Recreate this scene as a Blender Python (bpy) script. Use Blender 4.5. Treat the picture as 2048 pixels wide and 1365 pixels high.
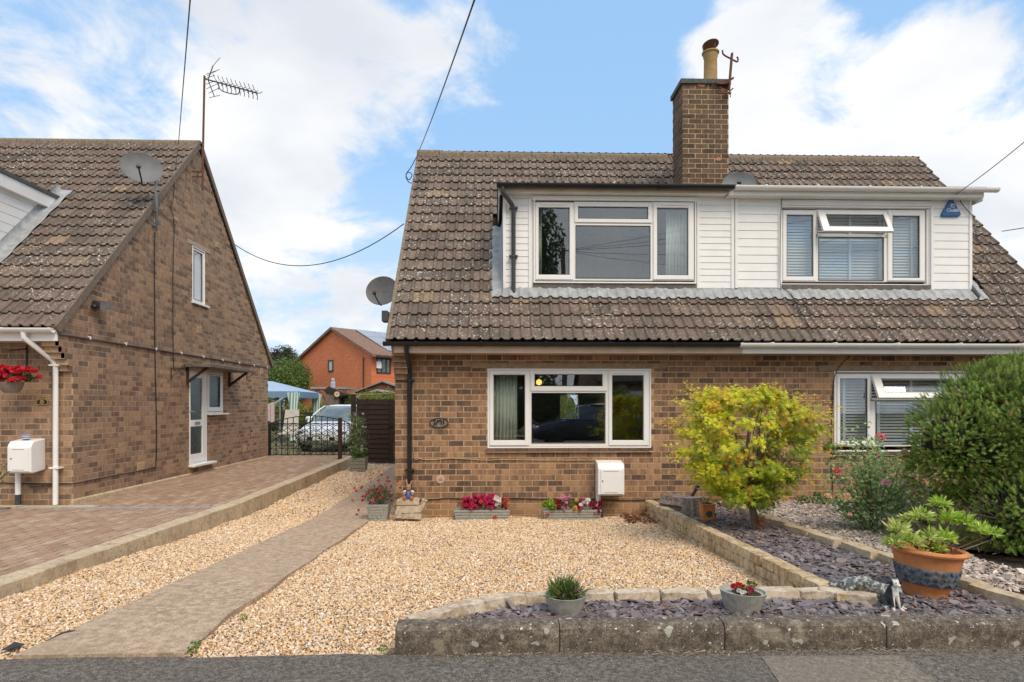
import bpy, math, random
import numpy as np
from mathutils import Vector, Matrix
R = math.radians
sc = bpy.context.scene
for o in list(bpy.data.objects): bpy.data.objects.remove(o)

# ------------------------------------------------------------------ camera
FOC, HOR, CAMZ = 1250.0, 811.0, 1.67
YAW = math.atan(36 / FOC)
cam_d = bpy.data.cameras.new('camera'); cam = bpy.data.objects.new('camera', cam_d)
sc.collection.objects.link(cam); sc.camera = cam
cam_d.sensor_width = 36; cam_d.lens = FOC / 2048 * 36
cam_d.shift_y = (HOR - 682.5) / 2048
cam_d.clip_start = 0.05; cam_d.clip_end = 600
cam.location = (0, 0, CAMZ); cam.rotation_euler = (R(90), 0, -YAW)

# ------------------------------------------------------------------ exposure
sc.view_settings.view_transform = 'Standard'; sc.view_settings.look = 'None'
sc.view_settings.gamma = 1.0; sc.view_settings.use_curve_mapping = False
sc.view_settings.exposure = 1.08
sc.cycles.max_bounces = 8; sc.cycles.transparent_max_bounces = 12
sc.cycles.diffuse_bounces = 4; sc.cycles.use_denoising = True

def ray(u, v):
    a, b = (u - 1024) / FOC, (HOR - v) / FOC
    c, s = math.cos(YAW), math.sin(YAW)
    return Vector((a * c + s, -a * s + c, b))
def at(u, v, Y):
    d = ray(u, v); return Vector((0, 0, CAMZ)) + d * (Y / d.y)
def atX(u, v, X):
    d = ray(u, v); return Vector((0, 0, CAMZ)) + d * (X / d.x)
def atZ(u, v, z):
    d = ray(u, v); return Vector((0, 0, CAMZ)) + d * ((z - CAMZ) / d.z)

# ------------------------------------------------------------------ node helpers
class NT:
    def __init__(s, tree): s.t = tree; s.t.nodes.clear()
    def n(s, typ, **kw):
        nd = s.t.nodes.new(typ)
        for k, v in kw.items():
            if k.startswith('i_'): nd.inputs[k[2:].replace('_', ' ')].default_value = v
            else: setattr(nd, k, v)
        return nd
    def l(s, a, b): s.t.links.new(a, b)
    def val(s, sock, x):
        if hasattr(x, 'is_output'): s.l(x, sock)
        else: sock.default_value = x
    def math(s, op, a, b=None, c=None, clamp=False):
        m = s.n('ShaderNodeMath', operation=op); m.use_clamp = clamp
        s.val(m.inputs[0], a)
        if b is not None: s.val(m.inputs[1], b)
        if c is not None: s.val(m.inputs[2], c)
        return m.outputs[0]
    def mix(s, f, a, b, blend='MIX'):
        m = s.n('ShaderNodeMix', data_type='RGBA', blend_type=blend)
        s.val(m.inputs[0], f); s.val(m.inputs[6], a if hasattr(a, 'is_output') else c4(a)); s.val(m.inputs[7], b if hasattr(b, 'is_output') else c4(b))
        return m.outputs[2]
    def noise(s, vec, scale, detail=4, rough=.55, dist=0):
        n = s.n('ShaderNodeTexNoise'); n.inputs['Scale'].default_value = scale; n.inputs['Detail'].default_value = detail
        n.inputs['Roughness'].default_value = rough; n.inputs['Distortion'].default_value = dist
        if vec is not None: s.l(vec, n.inputs['Vector'])
        return n.outputs['Fac']
    def ramp(s, f, stops, interp='LINEAR'):
        r = s.n('ShaderNodeValToRGB'); e = r.color_ramp.elements; r.color_ramp.interpolation = interp
        while len(e) < len(stops): e.new(0.5)
        for i, (p, c) in enumerate(stops): e[i].position = p; e[i].color = c4(c)
        s.l(f, r.inputs[0]); return r.outputs[0]
    def maprange(s, f, a, b, c=0, d=1):
        m = s.n('ShaderNodeMapRange'); s.val(m.inputs[0], f)
        for i, x in enumerate((a, b, c, d)): m.inputs[i + 1].default_value = x
        return m.outputs[0]
    def mapv(s, vec, sx, sy, sz, loc=(0, 0, 0)):
        m = s.n('ShaderNodeMapping'); s.l(vec, m.inputs[0]); m.inputs['Scale'].default_value = (sx, sy, sz)
        m.inputs['Location'].default_value = loc
        return m.outputs[0]
def c4(c):
    if isinstance(c, (int, float)): return (c, c, c, 1)
    return tuple(c) if len(c) == 4 else (*c, 1)

# ------------------------------------------------------------------ sky and sun
SUN_EL, SUN_AZ = R(52), R(152)     # azimuth clockwise from +Y: light comes from behind the camera, to its right
world = bpy.data.worlds.new('World'); sc.world = world; world.use_nodes = True
w = NT(world.node_tree)
tc = w.n('ShaderNodeTexCoord'); D = tc.outputs['Generated']
sky = w.n('ShaderNodeTexSky', sky_type='NISHITA', sun_disc=False, sun_elevation=SUN_EL, sun_rotation=SUN_AZ)
sky.air_density = 1.3; sky.dust_density = 1.2; sky.ozone_density = 1.6
sep = w.n('ShaderNodeSeparateXYZ'); w.l(D, sep.inputs[0])
up = w.math('ADD', w.math('MAXIMUM', sep.outputs[2], 0.0), 0.30)
cmb = w.n('ShaderNodeCombineXYZ')
w.l(w.math('DIVIDE', sep.outputs[0], up), cmb.inputs[0]); w.l(w.math('DIVIDE', sep.outputs[1], up), cmb.inputs[1]); cmb.inputs[2].default_value = 3.7
n1 = w.noise(cmb.outputs[0], 1.5, 10, .62, .5)
n2 = w.noise(cmb.outputs[0], 4.6, 9, .62, .4)
def blob(u, v, rad_px, amt):
    d = ray(u, v).normalized()
    vm = w.n('ShaderNodeVectorMath', operation='DOT_PRODUCT'); w.l(D, vm.inputs[0]); vm.inputs[1].default_value = d
    c1 = math.cos(math.atan(rad_px / FOC))
    m = w.n('ShaderNodeMapRange', interpolation_type='SMOOTHSTEP'); w.l(vm.outputs['Value'], m.inputs[0])
    m.inputs[1].default_value = c1; m.inputs[2].default_value = 1.0; m.inputs[3].default_value = 0; m.inputs[4].default_value = amt
    return m.outputs[0]
cov = w.math('ADD', n1, w.math('MULTIPLY', w.math('SUBTRACT', n2, .5), .75))
for b in [(300, 40, 430, .15), (430, 300, 300, .11), (60, 420, 300, .10), (600, 560, 260, .10), (560, 330, 200, .12), (130, 215, 190, -.10), (640, 60, 140, .10), (830, 40, 260, .14), (1700, 330, 420, .27), (2000, 330, 400, .26), (1830, 190, 190, .12), (600, 250, 150, .08), (1520, 180, 260, .14),
          (1540, 110, 160, .20), (1010, 60, 330, -.16), (1190, 190, 330, -.18), (1000, 245, 130, .12), (760, 160, 150, .10), (690, 40, 200, -.08), (1900, 30, 330, -.30), (1650, 20, 200, -.2), (760, 420, 330, -.08), (900, 240, 200, .10), (640, 480, 260, .06)]:
    cov = w.math('ADD', cov, blob(*b))
for az_, el_, wd_, am_ in ((200, 18, 45, .22), (150, 22, 50, .18), (240, 30, 35, .16), (90, 25, 40, .12), (290, 20, 40, .10)):   # more cloud behind the camera, as the windows mirror it
    d_ = Vector((math.sin(R(az_)) * math.cos(R(el_)), math.cos(R(az_)) * math.cos(R(el_)), math.sin(R(el_))))
    vm_ = w.n('ShaderNodeVectorMath', operation='DOT_PRODUCT'); w.l(D, vm_.inputs[0]); vm_.inputs[1].default_value = d_
    m_ = w.n('ShaderNodeMapRange', interpolation_type='SMOOTHSTEP'); w.l(vm_.outputs['Value'], m_.inputs[0]); m_.inputs[1].default_value = math.cos(R(wd_)); m_.inputs[2].default_value = 1; m_.inputs[3].default_value = 0; m_.inputs[4].default_value = am_
    cov = w.math('ADD', cov, m_.outputs[0])
dens = w.n('ShaderNodeMapRange', interpolation_type='SMOOTHSTEP'); w.l(cov, dens.inputs[0])
dens.inputs[1].default_value = .50; dens.inputs[2].default_value = .74
horizon = w.maprange(sep.outputs[2], 0.02, .36, .62, 0)
blue = w.mix(.72, w.mix(1.0, sky.outputs[0], (1.35, 1.12, 1.0), 'MULTIPLY'), (2.15, 3.95, 6.35))
blue = w.mix(horizon, blue, (4.6, 5.4, 6.2))
shade = w.ramp(w.noise(cmb.outputs[0], 2.6, 5, .5), [(.30, (4.7, 4.85, 5.15)), (.48, (5.6, 5.65, 5.75)), (.66, (6.5, 6.42, 6.3))])
col = w.mix(w.math('MULTIPLY', dens.outputs[0], .93), blue, shade)
bg = w.n('ShaderNodeBackground'); w.l(col, bg.inputs[0]); bg.inputs[1].default_value = .080
wo = w.n('ShaderNodeOutputWorld'); w.l(bg.outputs[0], wo.inputs[0])

sun_d = bpy.data.lights.new('sun', 'SUN'); sun = bpy.data.objects.new('sun', sun_d); sc.collection.objects.link(sun)
sun_d.energy = 1.3; sun_d.angle = R(34); sun_d.color = (1, .88, .72)
sd = Vector((math.sin(SUN_AZ) * math.cos(SUN_EL), math.cos(SUN_AZ) * math.cos(SUN_EL), math.sin(SUN_EL)))
sun.rotation_euler = sd.to_track_quat('Z', 'Y').to_euler()

# ------------------------------------------------------------------ object helpers
W = {}
def tag(o, label=None, cat=None, group=None, kind=None):
    if label: o['label'] = label
    if cat: o['category'] = cat
    if group: o['group'] = group
    if kind: o['kind'] = kind
    return o
def place(o, parent=None, mw=None):
    sc.collection.objects.link(o)
    mw = mw or Matrix()
    if parent is not None:
        o.parent = parent; o.matrix_parent_inverse = W[parent.name].inverted()
    o.matrix_basis = mw; W[o.name] = mw.copy()
    return o
def thing(name, loc, label, cat, group=None, kind=None):
    o = bpy.data.objects.new(name, None); o.empty_display_size = .1
    place(o, None, Matrix.Translation(Vector(loc)))
    return tag(o, label, cat, group, kind)
def copy_tree(root, mw, label=None):
    """a copy of a thing with copies of its parts and sub-parts"""
    r = root.copy(); sc.collection.objects.link(r); r.matrix_basis = mw; W[r.name] = mw.copy()
    if label: r['label'] = label
    def kids(src, dst):
        for ch in [x for x in sc.objects if x.parent == src]:
            c = ch.copy(); sc.collection.objects.link(c); c.parent = dst; kids(ch, c)
    kids(root, r); return r
class MB:
    def __init__(s): s.v = []; s.f = []; s.m = []; s.mi = 0
    def add(s, vs, fs):
        b = len(s.v); s.v += [tuple(x) for x in vs]; s.f += [tuple(i + b for i in f) for f in fs]; s.m += [s.mi] * len(fs); return s
    def box(s, x0, y0, z0, x1, y1, z1, M=None):
        vs = [Vector(p) for p in ((x0, y0, z0), (x1, y0, z0), (x1, y1, z0), (x0, y1, z0), (x0, y0, z1), (x1, y0, z1), (x1, y1, z1), (x0, y1, z1))]
        if M: vs = [M @ p for p in vs]
        return s.add(vs, [(0, 3, 2, 1), (4, 5, 6, 7), (0, 1, 5, 4), (1, 2, 6, 5), (2, 3, 7, 6), (3, 0, 4, 7)])
    def bar(s, a, b, w, h=None, up=(0, 0, 1)):
        a, b = Vector(a), Vector(b); d = b - a; L = d.length; h = h or w
        x = d.normalized(); up = Vector(up)
        if abs(x.dot(up)) > .99: up = Vector((1, 0, 0))
        y = up.cross(x).normalized(); z = x.cross(y)
        M = Matrix((x, y, z)).transposed().to_4x4(); M.translation = a
        return s.box(0, -w / 2, -h / 2, L, w / 2, h / 2, M)
    def tube(s, pts, r, n=8, cap=True, closed=False):
        pts = [Vector(p) for p in pts]; N = len(pts); rs = r if isinstance(r, (list, tuple)) else [r] * N
        rings = []; prev = None
        for i, p in enumerate(pts):
            if closed: t = pts[(i + 1) % N] - pts[i - 1]
            else: t = pts[min(i + 1, N - 1)] - pts[max(i - 1, 0)]
            t.normalize()
            if prev is None:
                a = Vector((0, 0, 1)) if abs(t.z) < .9 else Vector((1, 0, 0)); x = a.cross(t).normalized()
            else: x = (prev - t * prev.dot(t)).normalized()
            prev = x; y = t.cross(x)
            rings.append([p + (x * math.cos(k * 2 * math.pi / n) + y * math.sin(k * 2 * math.pi / n)) * rs[i] for k in range(n)])
        vs = [q for rg in rings for q in rg]; fs = []
        for i in range(N if closed else N - 1):
            j = (i + 1) % N
            for k in range(n): fs.append((i * n + k, i * n + (k + 1) % n, j * n + (k + 1) % n, j * n + k))
        if cap and not closed: fs += [tuple(range(n))[::-1], tuple(range((N - 1) * n, N * n))]
        return s.add(vs, fs)
    def lathe(s, prof, c=(0, 0, 0), n=24, sx=1, sy=1, M=None):
        vs = []; fs = []
        for r, z in prof:
            for k in range(n):
                a = 2 * math.pi * k / n; p = Vector((r * math.cos(a) * sx, r * math.sin(a) * sy, z))
                if M: p = M @ p
                vs.append(p + Vector(c))
        for i in range(len(prof) - 1):
            for k in range(n): fs.append((i * n + k, i * n + (k + 1) % n, (i + 1) * n + (k + 1) % n, (i + 1) * n + k))
        if prof[0][0] > 1e-6: fs.append(tuple(range(n))[::-1])
        if prof[-1][0] > 1e-6 and prof[-2][1] != prof[-1][1]: fs.append(tuple(range((len(prof) - 1) * n, len(prof) * n)))
        return s.add(vs, fs)
    def prism(s, poly, d):
        """closed polygon of 3-D points swept by the vector d"""
        n = len(poly); d = Vector(d); vs = [Vector(p) for p in poly] + [Vector(p) + d for p in poly]
        return s.add(vs, [tuple(range(n))[::-1], tuple(range(n, 2 * n))] + [(i, (i + 1) % n, n + (i + 1) % n, n + i) for i in range(n)])
    def ell(s, c, rx, ry, rz, n=12, m=8, M=None):
        vs = []; fs = []
        for i in range(m + 1):
            t = math.pi * i / m
            for k in range(n):
                a = 2 * math.pi * k / n; p = Vector((rx * math.sin(t) * math.cos(a), ry * math.sin(t) * math.sin(a), rz * math.cos(t)))
                if M: p = M @ p
                vs.append(p + Vector(c))
        for i in range(m):
            for k in range(n): fs.append((i * n + k, (i + 1) * n + k, (i + 1) * n + (k + 1) % n, i * n + (k + 1) % n))
        return s.add(vs, fs)
    def mesh(s, name, mats, smooth=False):
        me = bpy.data.meshes.new(name); me.from_pydata(s.v, [], s.f)
        for m in (mats if isinstance(mats, (list, tuple)) else [mats]): me.materials.append(m)
        if any(s.m): me.polygons.foreach_set('material_index', s.m)
        if smooth: me.polygons.foreach_set('use_smooth', [True] * len(s.f))
        me.update(); return me
    def build(s, name, mats, parent=None, smooth=False, bevel=0, auto=None):
        me = s.mesh(name, mats, smooth)
        o = place(bpy.data.objects.new(name, me), parent)
        if bevel:
            b = o.modifiers.new('bevel', 'BEVEL'); b.width = bevel; b.segments = 2; b.limit_method = 'ANGLE'; b.angle_limit = R(40)
        if auto and smooth:
            try: me.set_sharp_from_angle(angle=R(auto))
            except Exception: pass
        return o
def scatter(name, mat, tv, tf, pos, rot, scl, col, parent=None, smooth=False):
    """N transformed copies of one small template joined into one mesh, with a colour per copy"""
    tv = np.asarray(tv, float); N = len(pos); T = len(tv); pos = np.asarray(pos, float)
    scl = np.asarray(scl, float)
    if scl.ndim == 1: scl = scl[:, None]
    V = np.einsum('nij,ntj->nti', rot, tv[None] * scl[:, None, :]) + pos[:, None, :]
    me = bpy.data.meshes.new(name); me.vertices.add(N * T); me.vertices.foreach_set('co', V.reshape(-1))
    lens = np.array([len(f) for f in tf]); flat = np.concatenate([np.array(f) for f in tf])
    loops = (flat[None] + (np.arange(N) * T)[:, None]).reshape(-1)
    me.loops.add(len(loops)); me.loops.foreach_set('vertex_index', loops.astype(np.int32))
    L = np.tile(lens, N); me.polygons.add(len(L))
    me.polygons.foreach_set('loop_start', np.concatenate([[0], np.cumsum(L)[:-1]]).astype(np.int32))
    try: me.polygons.foreach_set('loop_total', L.astype(np.int32))
    except Exception: pass
    me.polygons.foreach_set('use_smooth', np.full(len(L), bool(smooth)))
    me.update(calc_edges=True); me.materials.append(mat)
    at_ = me.attributes.new('col', 'FLOAT_COLOR', 'POINT')
    c = np.ones((N, 4)); c[:, :3] = np.asarray(col, float)
    at_.data.foreach_set('color', np.repeat(c, T, axis=0).reshape(-1))
    return place(bpy.data.objects.new(name, me), parent)
rng = np.random.default_rng(7); random.seed(7)
def rot_from(normal, spin=None, rg=None):
    """rotation matrices whose local z follows the given normals, spun at random"""
    rg = rg or rng
    n = normal / np.linalg.norm(normal, axis=1, keepdims=True); N = len(n)
    a = rg.normal(size=(N, 3)); x = a - (a * n).sum(1)[:, None] * n; x /= np.linalg.norm(x, axis=1, keepdims=True)
    y = np.cross(n, x); return np.stack([x, y, n], axis=2)
def rot_dir(d, rg=None):
    """rotation matrices whose local y follows the given directions"""
    rg = rg or rng
    d = d / np.linalg.norm(d, axis=1, keepdims=True); a = rg.normal(size=d.shape)
    x = a - (a * d).sum(1)[:, None] * d; x /= np.linalg.norm(x, axis=1, keepdims=True)
    return np.stack([x, d, np.cross(x, d)], axis=2)

# ------------------------------------------------------------------ materials
def newmat(name):
    m = bpy.data.materials.new(name); m.use_nodes = True; t = NT(m.node_tree)
    b = t.n('ShaderNodeBsdfPrincipled'); o = t.n('ShaderNodeOutputMaterial'); t.l(b.outputs[0], o.inputs[0])
    return m, t, b, o
def pos(t): return t.n('ShaderNodeNewGeometry').outputs['Position']
def bump(t, b, h, strength, dist=.01):
    n = t.n('ShaderNodeBump'); n.inputs['Strength'].default_value = strength; n.inputs['Distance'].default_value = dist
    t.l(h, n.inputs['Height']); t.l(n.outputs[0], b.inputs['Normal'])
def plain(name, col, rough=.6, metal=0, var=.15, scale=12, bmp=.0, spots=None, spec=.5, var2=0):
    m, t, b, o = newmat(name); p = pos(t); n = t.noise(p, scale, 5, .6)
    lo = tuple(x * (1 - var) for x in col); hi = tuple(min(1, x * (1 + var)) for x in col)
    c = t.mix(t.maprange(n, .3, .7), lo, hi)
    if var2:
        c = t.mix(t.math('MULTIPLY', t.maprange(t.noise(p, scale * .12, 4, .65), .45, .7), var2), c, tuple(x * .55 for x in col))
    if spots:
        sc_, thr, sc2 = spots
        c = t.mix(t.maprange(t.noise(p, sc2, 3, .5), thr, thr + .06), c, sc_)
    t.l(c, b.inputs['Base Color']); b.inputs['Roughness'].default_value = rough; b.inputs['Metallic'].default_value = metal
    b.inputs['Specular IOR Level'].default_value = spec
    if bmp: bump(t, b, t.noise(p, scale * 4, 4, .6), bmp * .5, .008)
    return m
def brick_mat(name, src, palette=None, weather=1.0):
    m, t, b, o = newmat(name); p = pos(t)
    rnd = t.n('ShaderNodeObjectInfo').outputs['Random'] if src == 'obj' else t.n('ShaderNodeAttribute', attribute_name='col').outputs['Fac']
    sp = t.n('ShaderNodeSeparateXYZ'); t.l(p, sp.inputs[0])
    h = t.math('ADD', sp.outputs[0], sp.outputs[1])
    cv = t.n('ShaderNodeCombineXYZ'); t.l(t.math('MULTIPLY', h, 14), cv.inputs[0]); t.l(t.math('MULTIPLY', rnd, 40), cv.inputs[1]); t.l(t.math('MULTIPLY', sp.outputs[2], 2.2), cv.inputs[2])
    band = t.noise(cv.outputs[0], 1.0, 3, .6)
    palette = palette or [(0.0, (.078, .050, .040)), (.18, (.125, .078, .056)), (.36, (.22, .125, .076)), (.54, (.32, .175, .098)), (.72, (.41, .235, .13)), (.88, (.48, .285, .155)), (1.0, (.52, .21, .08))]
    key = t.math('ADD', t.math('MULTIPLY', t.math('POWER', rnd, .8), .67), t.math('MULTIPLY', t.math('SUBTRACT', band, .5), 1.3), clamp=True)
    key = t.math('ADD', key, .105, clamp=True)
    c = t.ramp(key, palette)
    fine = t.noise(p, 160, 4, .7)
    c = t.mix(t.maprange(fine, .35, .75, 0, .45), c, t.mix(.5, c, (.02, .015, .012)))
    c = t.mix(t.math('MULTIPLY', t.maprange(t.noise(p, 45, 3, .6), .66, .72), .5), c, (.45, .36, .28))
    big = t.noise(p, .9, 4, .6)
    c = t.mix(t.maprange(big, .35, .7, 0, .30 * weather), c, (.30, .21, .14))
    damp = t.math('MULTIPLY', t.maprange(t.math('ADD', sp.outputs[2], t.math('MULTIPLY', t.noise(p, 2.2, 4, .6), .35)), .36, .50, 1, 0), .55 * weather)
    c = t.mix(damp, c, (.42, .25, .12))
    c = t.mix(t.maprange(t.noise(t.mapv(p, 1, 1, .35), 2.4, 4, .65), .56, .68, 0, .35 * weather), c, (.11, .08, .06))
    t.l(c, b.inputs['Base Color']); b.inputs['Roughness'].default_value = .93; b.inputs['Specular IOR Level'].default_value = .2
    bump(t, b, t.noise(p, 90, 5, .7), .3, .005)
    return m
def tile_mat(name, src):
    m, t, b, o = newmat(name); p = pos(t)
    rnd = t.n('ShaderNodeObjectInfo').outputs['Random'] if src == 'obj' else t.n('ShaderNodeAttribute', attribute_name='col').outputs['Fac']
    c = t.ramp(rnd, [(0, (.15, .118, .098)), (.3, (.19, .148, .120)), (.55, (.225, .175, .140)), (.75, (.215, .155, .128)), (.95, (.25, .19, .148)), (1, (.36, .26, .17))])
    g = t.noise(p, 40, 5, .7)
    c = t.mix(t.maprange(g, .3, .75, 0, .7), c, t.mix(.72, c, (.03, .024, .02)))
    c = t.mix(t.math('MULTIPLY', t.maprange(t.noise(p, 5, 4, .6), .5, .68), .55), c, (.085, .068, .052))
    c = t.mix(t.math('MULTIPLY', t.maprange(t.noise(p, 3.2, 4, .6), .52, .7), .4), c, (.265, .20, .155))
    lich = t.math('MULTIPLY', t.maprange(t.noise(p, 26, 3, .55), .60, .635), t.maprange(t.noise(p, 1.7, 3, .5), .36, .62))
    c = t.mix(t.math('MULTIPLY', lich, .9), c, (.66, .62, .55))
    moss = t.maprange(t.noise(p, 9, 4, .7), .69, .74)
    c = t.mix(t.math('MULTIPLY', moss, .75), c, (.05, .04, .022))
    orange = t.math('MULTIPLY', t.maprange(t.noise(t.mapv(p, 1, 1, 1, (9, 3, 1)), 6, 3, .6), .72, .78), .7)
    c = t.mix(orange, c, (.42, .23, .07))
    t.l(c, b.inputs['Base Color']); b.inputs['Roughness'].default_value = .92; b.inputs['Specular IOR Level'].default_value = .2
    bump(t, b, t.noise(p, 70, 5, .7), .32, .006)
    return m
def rand_mat(name, stops, rough=.8, noise_scale=60, amt=.35, attr=False, bmp=.4, spec=.4):
    m, t, b, o = newmat(name); p = pos(t)
    rnd = t.n('ShaderNodeAttribute', attribute_name='col').outputs['Fac'] if attr else t.n('ShaderNodeObjectInfo').outputs['Random']
    c = t.ramp(rnd, stops); n = t.noise(p, noise_scale, 4, .6)
    c = t.mix(t.maprange(n, .35, .7, 0, amt), c, t.mix(.6, c, (.03, .02, .015)))
    t.l(c, b.inputs['Base Color']); b.inputs['Roughness'].default_value = rough; b.inputs['Specular IOR Level'].default_value = spec
    if bmp: bump(t, b, n, bmp, .004)
    return m
def leaf_mat(name, rough=.55, trans=.38):
    m, t, b, o = newmat(name); p = pos(t)
    c = t.n('ShaderNodeAttribute', attribute_name='col').outputs['Color']
    c = t.mix(t.maprange(t.noise(p, 30, 3, .6), .3, .7, 0, .2), c, t.mix(.6, c, (.02, .03, .01)))
    t.l(c, b.inputs['Base Color']); b.inputs['Roughness'].default_value = rough; b.inputs['Specular IOR Level'].default_value = .35
    tr = t.n('ShaderNodeBsdfTranslucent'); t.l(c, tr.inputs[0]); mx = t.n('ShaderNodeMixShader'); mx.inputs[0].default_value = trans
    t.l(b.outputs[0], mx.inputs[1]); t.l(tr.outputs[0], mx.inputs[2]); t.l(mx.outputs[0], o.inputs[0])
    return m
def glass_mat(name, tint=(.88, .92, .92), ior=2.05, frost=0):
    m, t, b, o = newmat(name); t.t.nodes.remove(b)
    tr = t.n('ShaderNodeBsdfTransparent'); tr.inputs[0].default_value = c4(tint)
    gl = t.n('ShaderNodeBsdfGlossy'); gl.inputs['Roughness'].default_value = frost; gl.inputs[0].default_value = (.95, .97, 1, 1)
    ge = t.n('ShaderNodeNewGeometry'); dt = t.n('ShaderNodeVectorMath', operation='DOT_PRODUCT'); t.l(ge.outputs['Incoming'], dt.inputs[0]); t.l(ge.outputs['Normal'], dt.inputs[1])
    r0 = ((ior - 1) / (ior + 1)) ** 2; ct = t.math('SUBTRACT', 1.0, t.math('ABSOLUTE', dt.outputs['Value']), clamp=True)
    fr = t.math('ADD', r0, t.math('MULTIPLY', t.math('POWER', ct, 5.0), 1 - r0))
    nb = t.n('ShaderNodeBump'); nb.inputs['Strength'].default_value = .03 if not frost else .4; nb.inputs['Distance'].default_value = .02
    t.l(t.noise(pos(t), 1.3 if not frost else 60, 2, .5), nb.inputs['Height']); t.l(nb.outputs[0], gl.inputs['Normal'])
    mx = t.n('ShaderNodeMixShader'); t.l(fr, mx.inputs[0]); t.l(tr.outputs[0], mx.inputs[1]); t.l(gl.outputs[0], mx.inputs[2]); t.l(mx.outputs[0], o.inputs[0])
    return m
def ground_mat(name, stops, scale, rough=.95, big=None, bmp=.5, fscale=None, stains=None, lichen=False):
    m, t, b, o = newmat(name); p = pos(t)
    c = t.ramp(t.maprange(t.math('ADD', t.math('MULTIPLY', t.noise(p, scale, 6, .75), .6), t.math('MULTIPLY', t.noise(p, scale * .22, 4, .7), .4)), .38, .62), stops)
    if fscale: c = t.mix(t.maprange(t.noise(p, fscale, 2, .5), .6, .66, 0, .6), c, (.45, .42, .37))
    if big: c = t.mix(t.maprange(t.noise(p, 1.1, 5, .6), .4, .7, 0, .55), c, big)
    if stains: c = t.mix(t.maprange(t.noise(p, 4.5, 5, .65), .58, .66, 0, .7), c, stains)
    if lichen:
        ln_ = t.noise(p, 13, 2, .45); l2_ = t.noise(t.mapv(p, 1, 1, 1, (5, 2, 7)), 42, 2, .45)
        c = t.mix(t.math('MULTIPLY', t.maprange(ln_, .665, .68), .8), c, (.46, .44, .38)); c = t.mix(t.math('MULTIPLY', t.maprange(l2_, .68, .70), .9), c, (.60, .59, .55))
    t.l(c, b.inputs['Base Color']); b.inputs['Roughness'].default_value = rough; b.inputs['Specular IOR Level'].default_value = .25
    bump(t, b, t.noise(p, scale * .8, 6, .75), bmp * .35, .008)
    return m
M = {}
M['brick'] = brick_mat('brick_face', 'obj'); M['brickj'] = brick_mat('brickwork_face', 'attr')
_pl = [(0, (.11, .08, .068)), (.22, (.21, .14, .105)), (.5, (.36, .23, .155)), (.8, (.47, .31, .20)), (1, (.52, .27, .14))]
M['brickL'] = brick_mat('gable_brick_face', 'obj', _pl); M['brickjL'] = brick_mat('gable_brickwork_face', 'attr', _pl)
_pc = [(0, (.055, .042, .033)), (.4, (.11, .075, .052)), (.8, (.18, .12, .078)), (1, (.25, .15, .09))]
M['brickC'] = brick_mat('chimney_brick_face', 'obj', _pc, .5); M['brickjC'] = brick_mat('chimney_brickwork_face', 'attr', _pc, .5)
M['mortar'] = plain('mortar', (.53, .37, .225), .95, var=.3, scale=30, bmp=.5, var2=.4)
M['tile'] = tile_mat('roof_tile', 'obj'); M['tilej'] = tile_mat('roof_tiles', 'attr')
M['ridge'] = plain('ridge_mortar', (.21, .165, .115), .95, var=.4, scale=25, bmp=.8, spots=((.40, .22, .06), .66, 9))
M['felt'] = plain('roof_underlay', (.03, .025, .02), .95)
M['white'] = plain('white_upvc', (.86, .845, .82), .35, var=.03, scale=3, spec=.5)
M['clad'] = plain('white_cladding', (.86, .85, .83), .42, var=.04, scale=4, spec=.4, var2=.06)
M['cream'] = plain('cream_fascia', (.62, .48, .36), .6, var=.12, scale=6, var2=.5)
M['black'] = plain('black_plastic', (.014, .014, .016), .38, var=.3, scale=6)
M['darkgrey'] = plain('dark_grey_plastic', (.05, .05, .055), .5)
M['lead'] = plain('lead_flashing', (.34, .35, .355), .55, var=.28, scale=9, bmp=.5, var2=.5)
M['felt2'] = plain('felt_edge', (.085, .09, .085), .9, var=.4, scale=30, bmp=.6)
M['cement'] = plain('cement_strip', (.14, .12, .105), .9, var=.3, scale=10, bmp=.4)
M['lintel'] = plain('concrete_lintel', (.30, .215, .135), .9, var=.25, scale=14, bmp=.4, var2=.3)
M['glass'] = glass_mat('window_glass'); M['frost'] = glass_mat('obscure_glass', (.35, .45, .43), 2.0, .12)
M['room'] = plain('room_wall', (.55, .50, .44), .9); M['blind'] = plain('blind_slats', (.74, .76, .80), .5, var=.03)
M['curtain'] = plain('curtain_cloth', (.88, .88, .76), .9, var=.12, scale=6); M['curtainw'] = plain('white_curtain_cloth', (.90, .92, .88), .9, var=.05)
M['rust'] = plain('rusty_steel', (.13, .045, .03), .8, var=.4, scale=30, bmp=.3); M['steel'] = plain('galvanised_steel', (.33, .35, .36), .45, .6)
M['dish'] = plain('grey_dish', (.15, .155, .16), .6, var=.15, scale=8); M['iron'] = plain('black_iron', (.012, .014, .013), .5)
M['pot'] = plain('buff_clay', (.42, .28, .11), .8, var=.2, scale=9, var2=.6)
M['asphalt'] = ground_mat('asphalt', [(.2, (.042, .035, .028)), (.5, (.115, .096, .076)), (.85, (.29, .25, .20))], 170, .9, (.11, .096, .08), .9, 110)
M['patch'] = ground_mat('asphalt_patch', [(.2, (.12, .10, .076)), (.55, (.21, .178, .137)), (.85, (.33, .285, .23))], 150, .95, (.19, .165, .13), .7)
M['concrete'] = ground_mat('path_concrete', [(.10, (.21, .145, .095)), (.5, (.44, .32, .215)), (.9, (.66, .50, .355))], 70, .95, (.43, .31, .21), 1.0, None, (.31, .22, .145))
M['kerb'] = ground_mat('kerb_concrete', [(.15, (.06, .048, .037)), (.55, (.15, .122, .092)), (.9, (.30, .25, .19))], 110, .95, (.085, .068, .052), .9, None, (.33, .285, .21), True)
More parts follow.
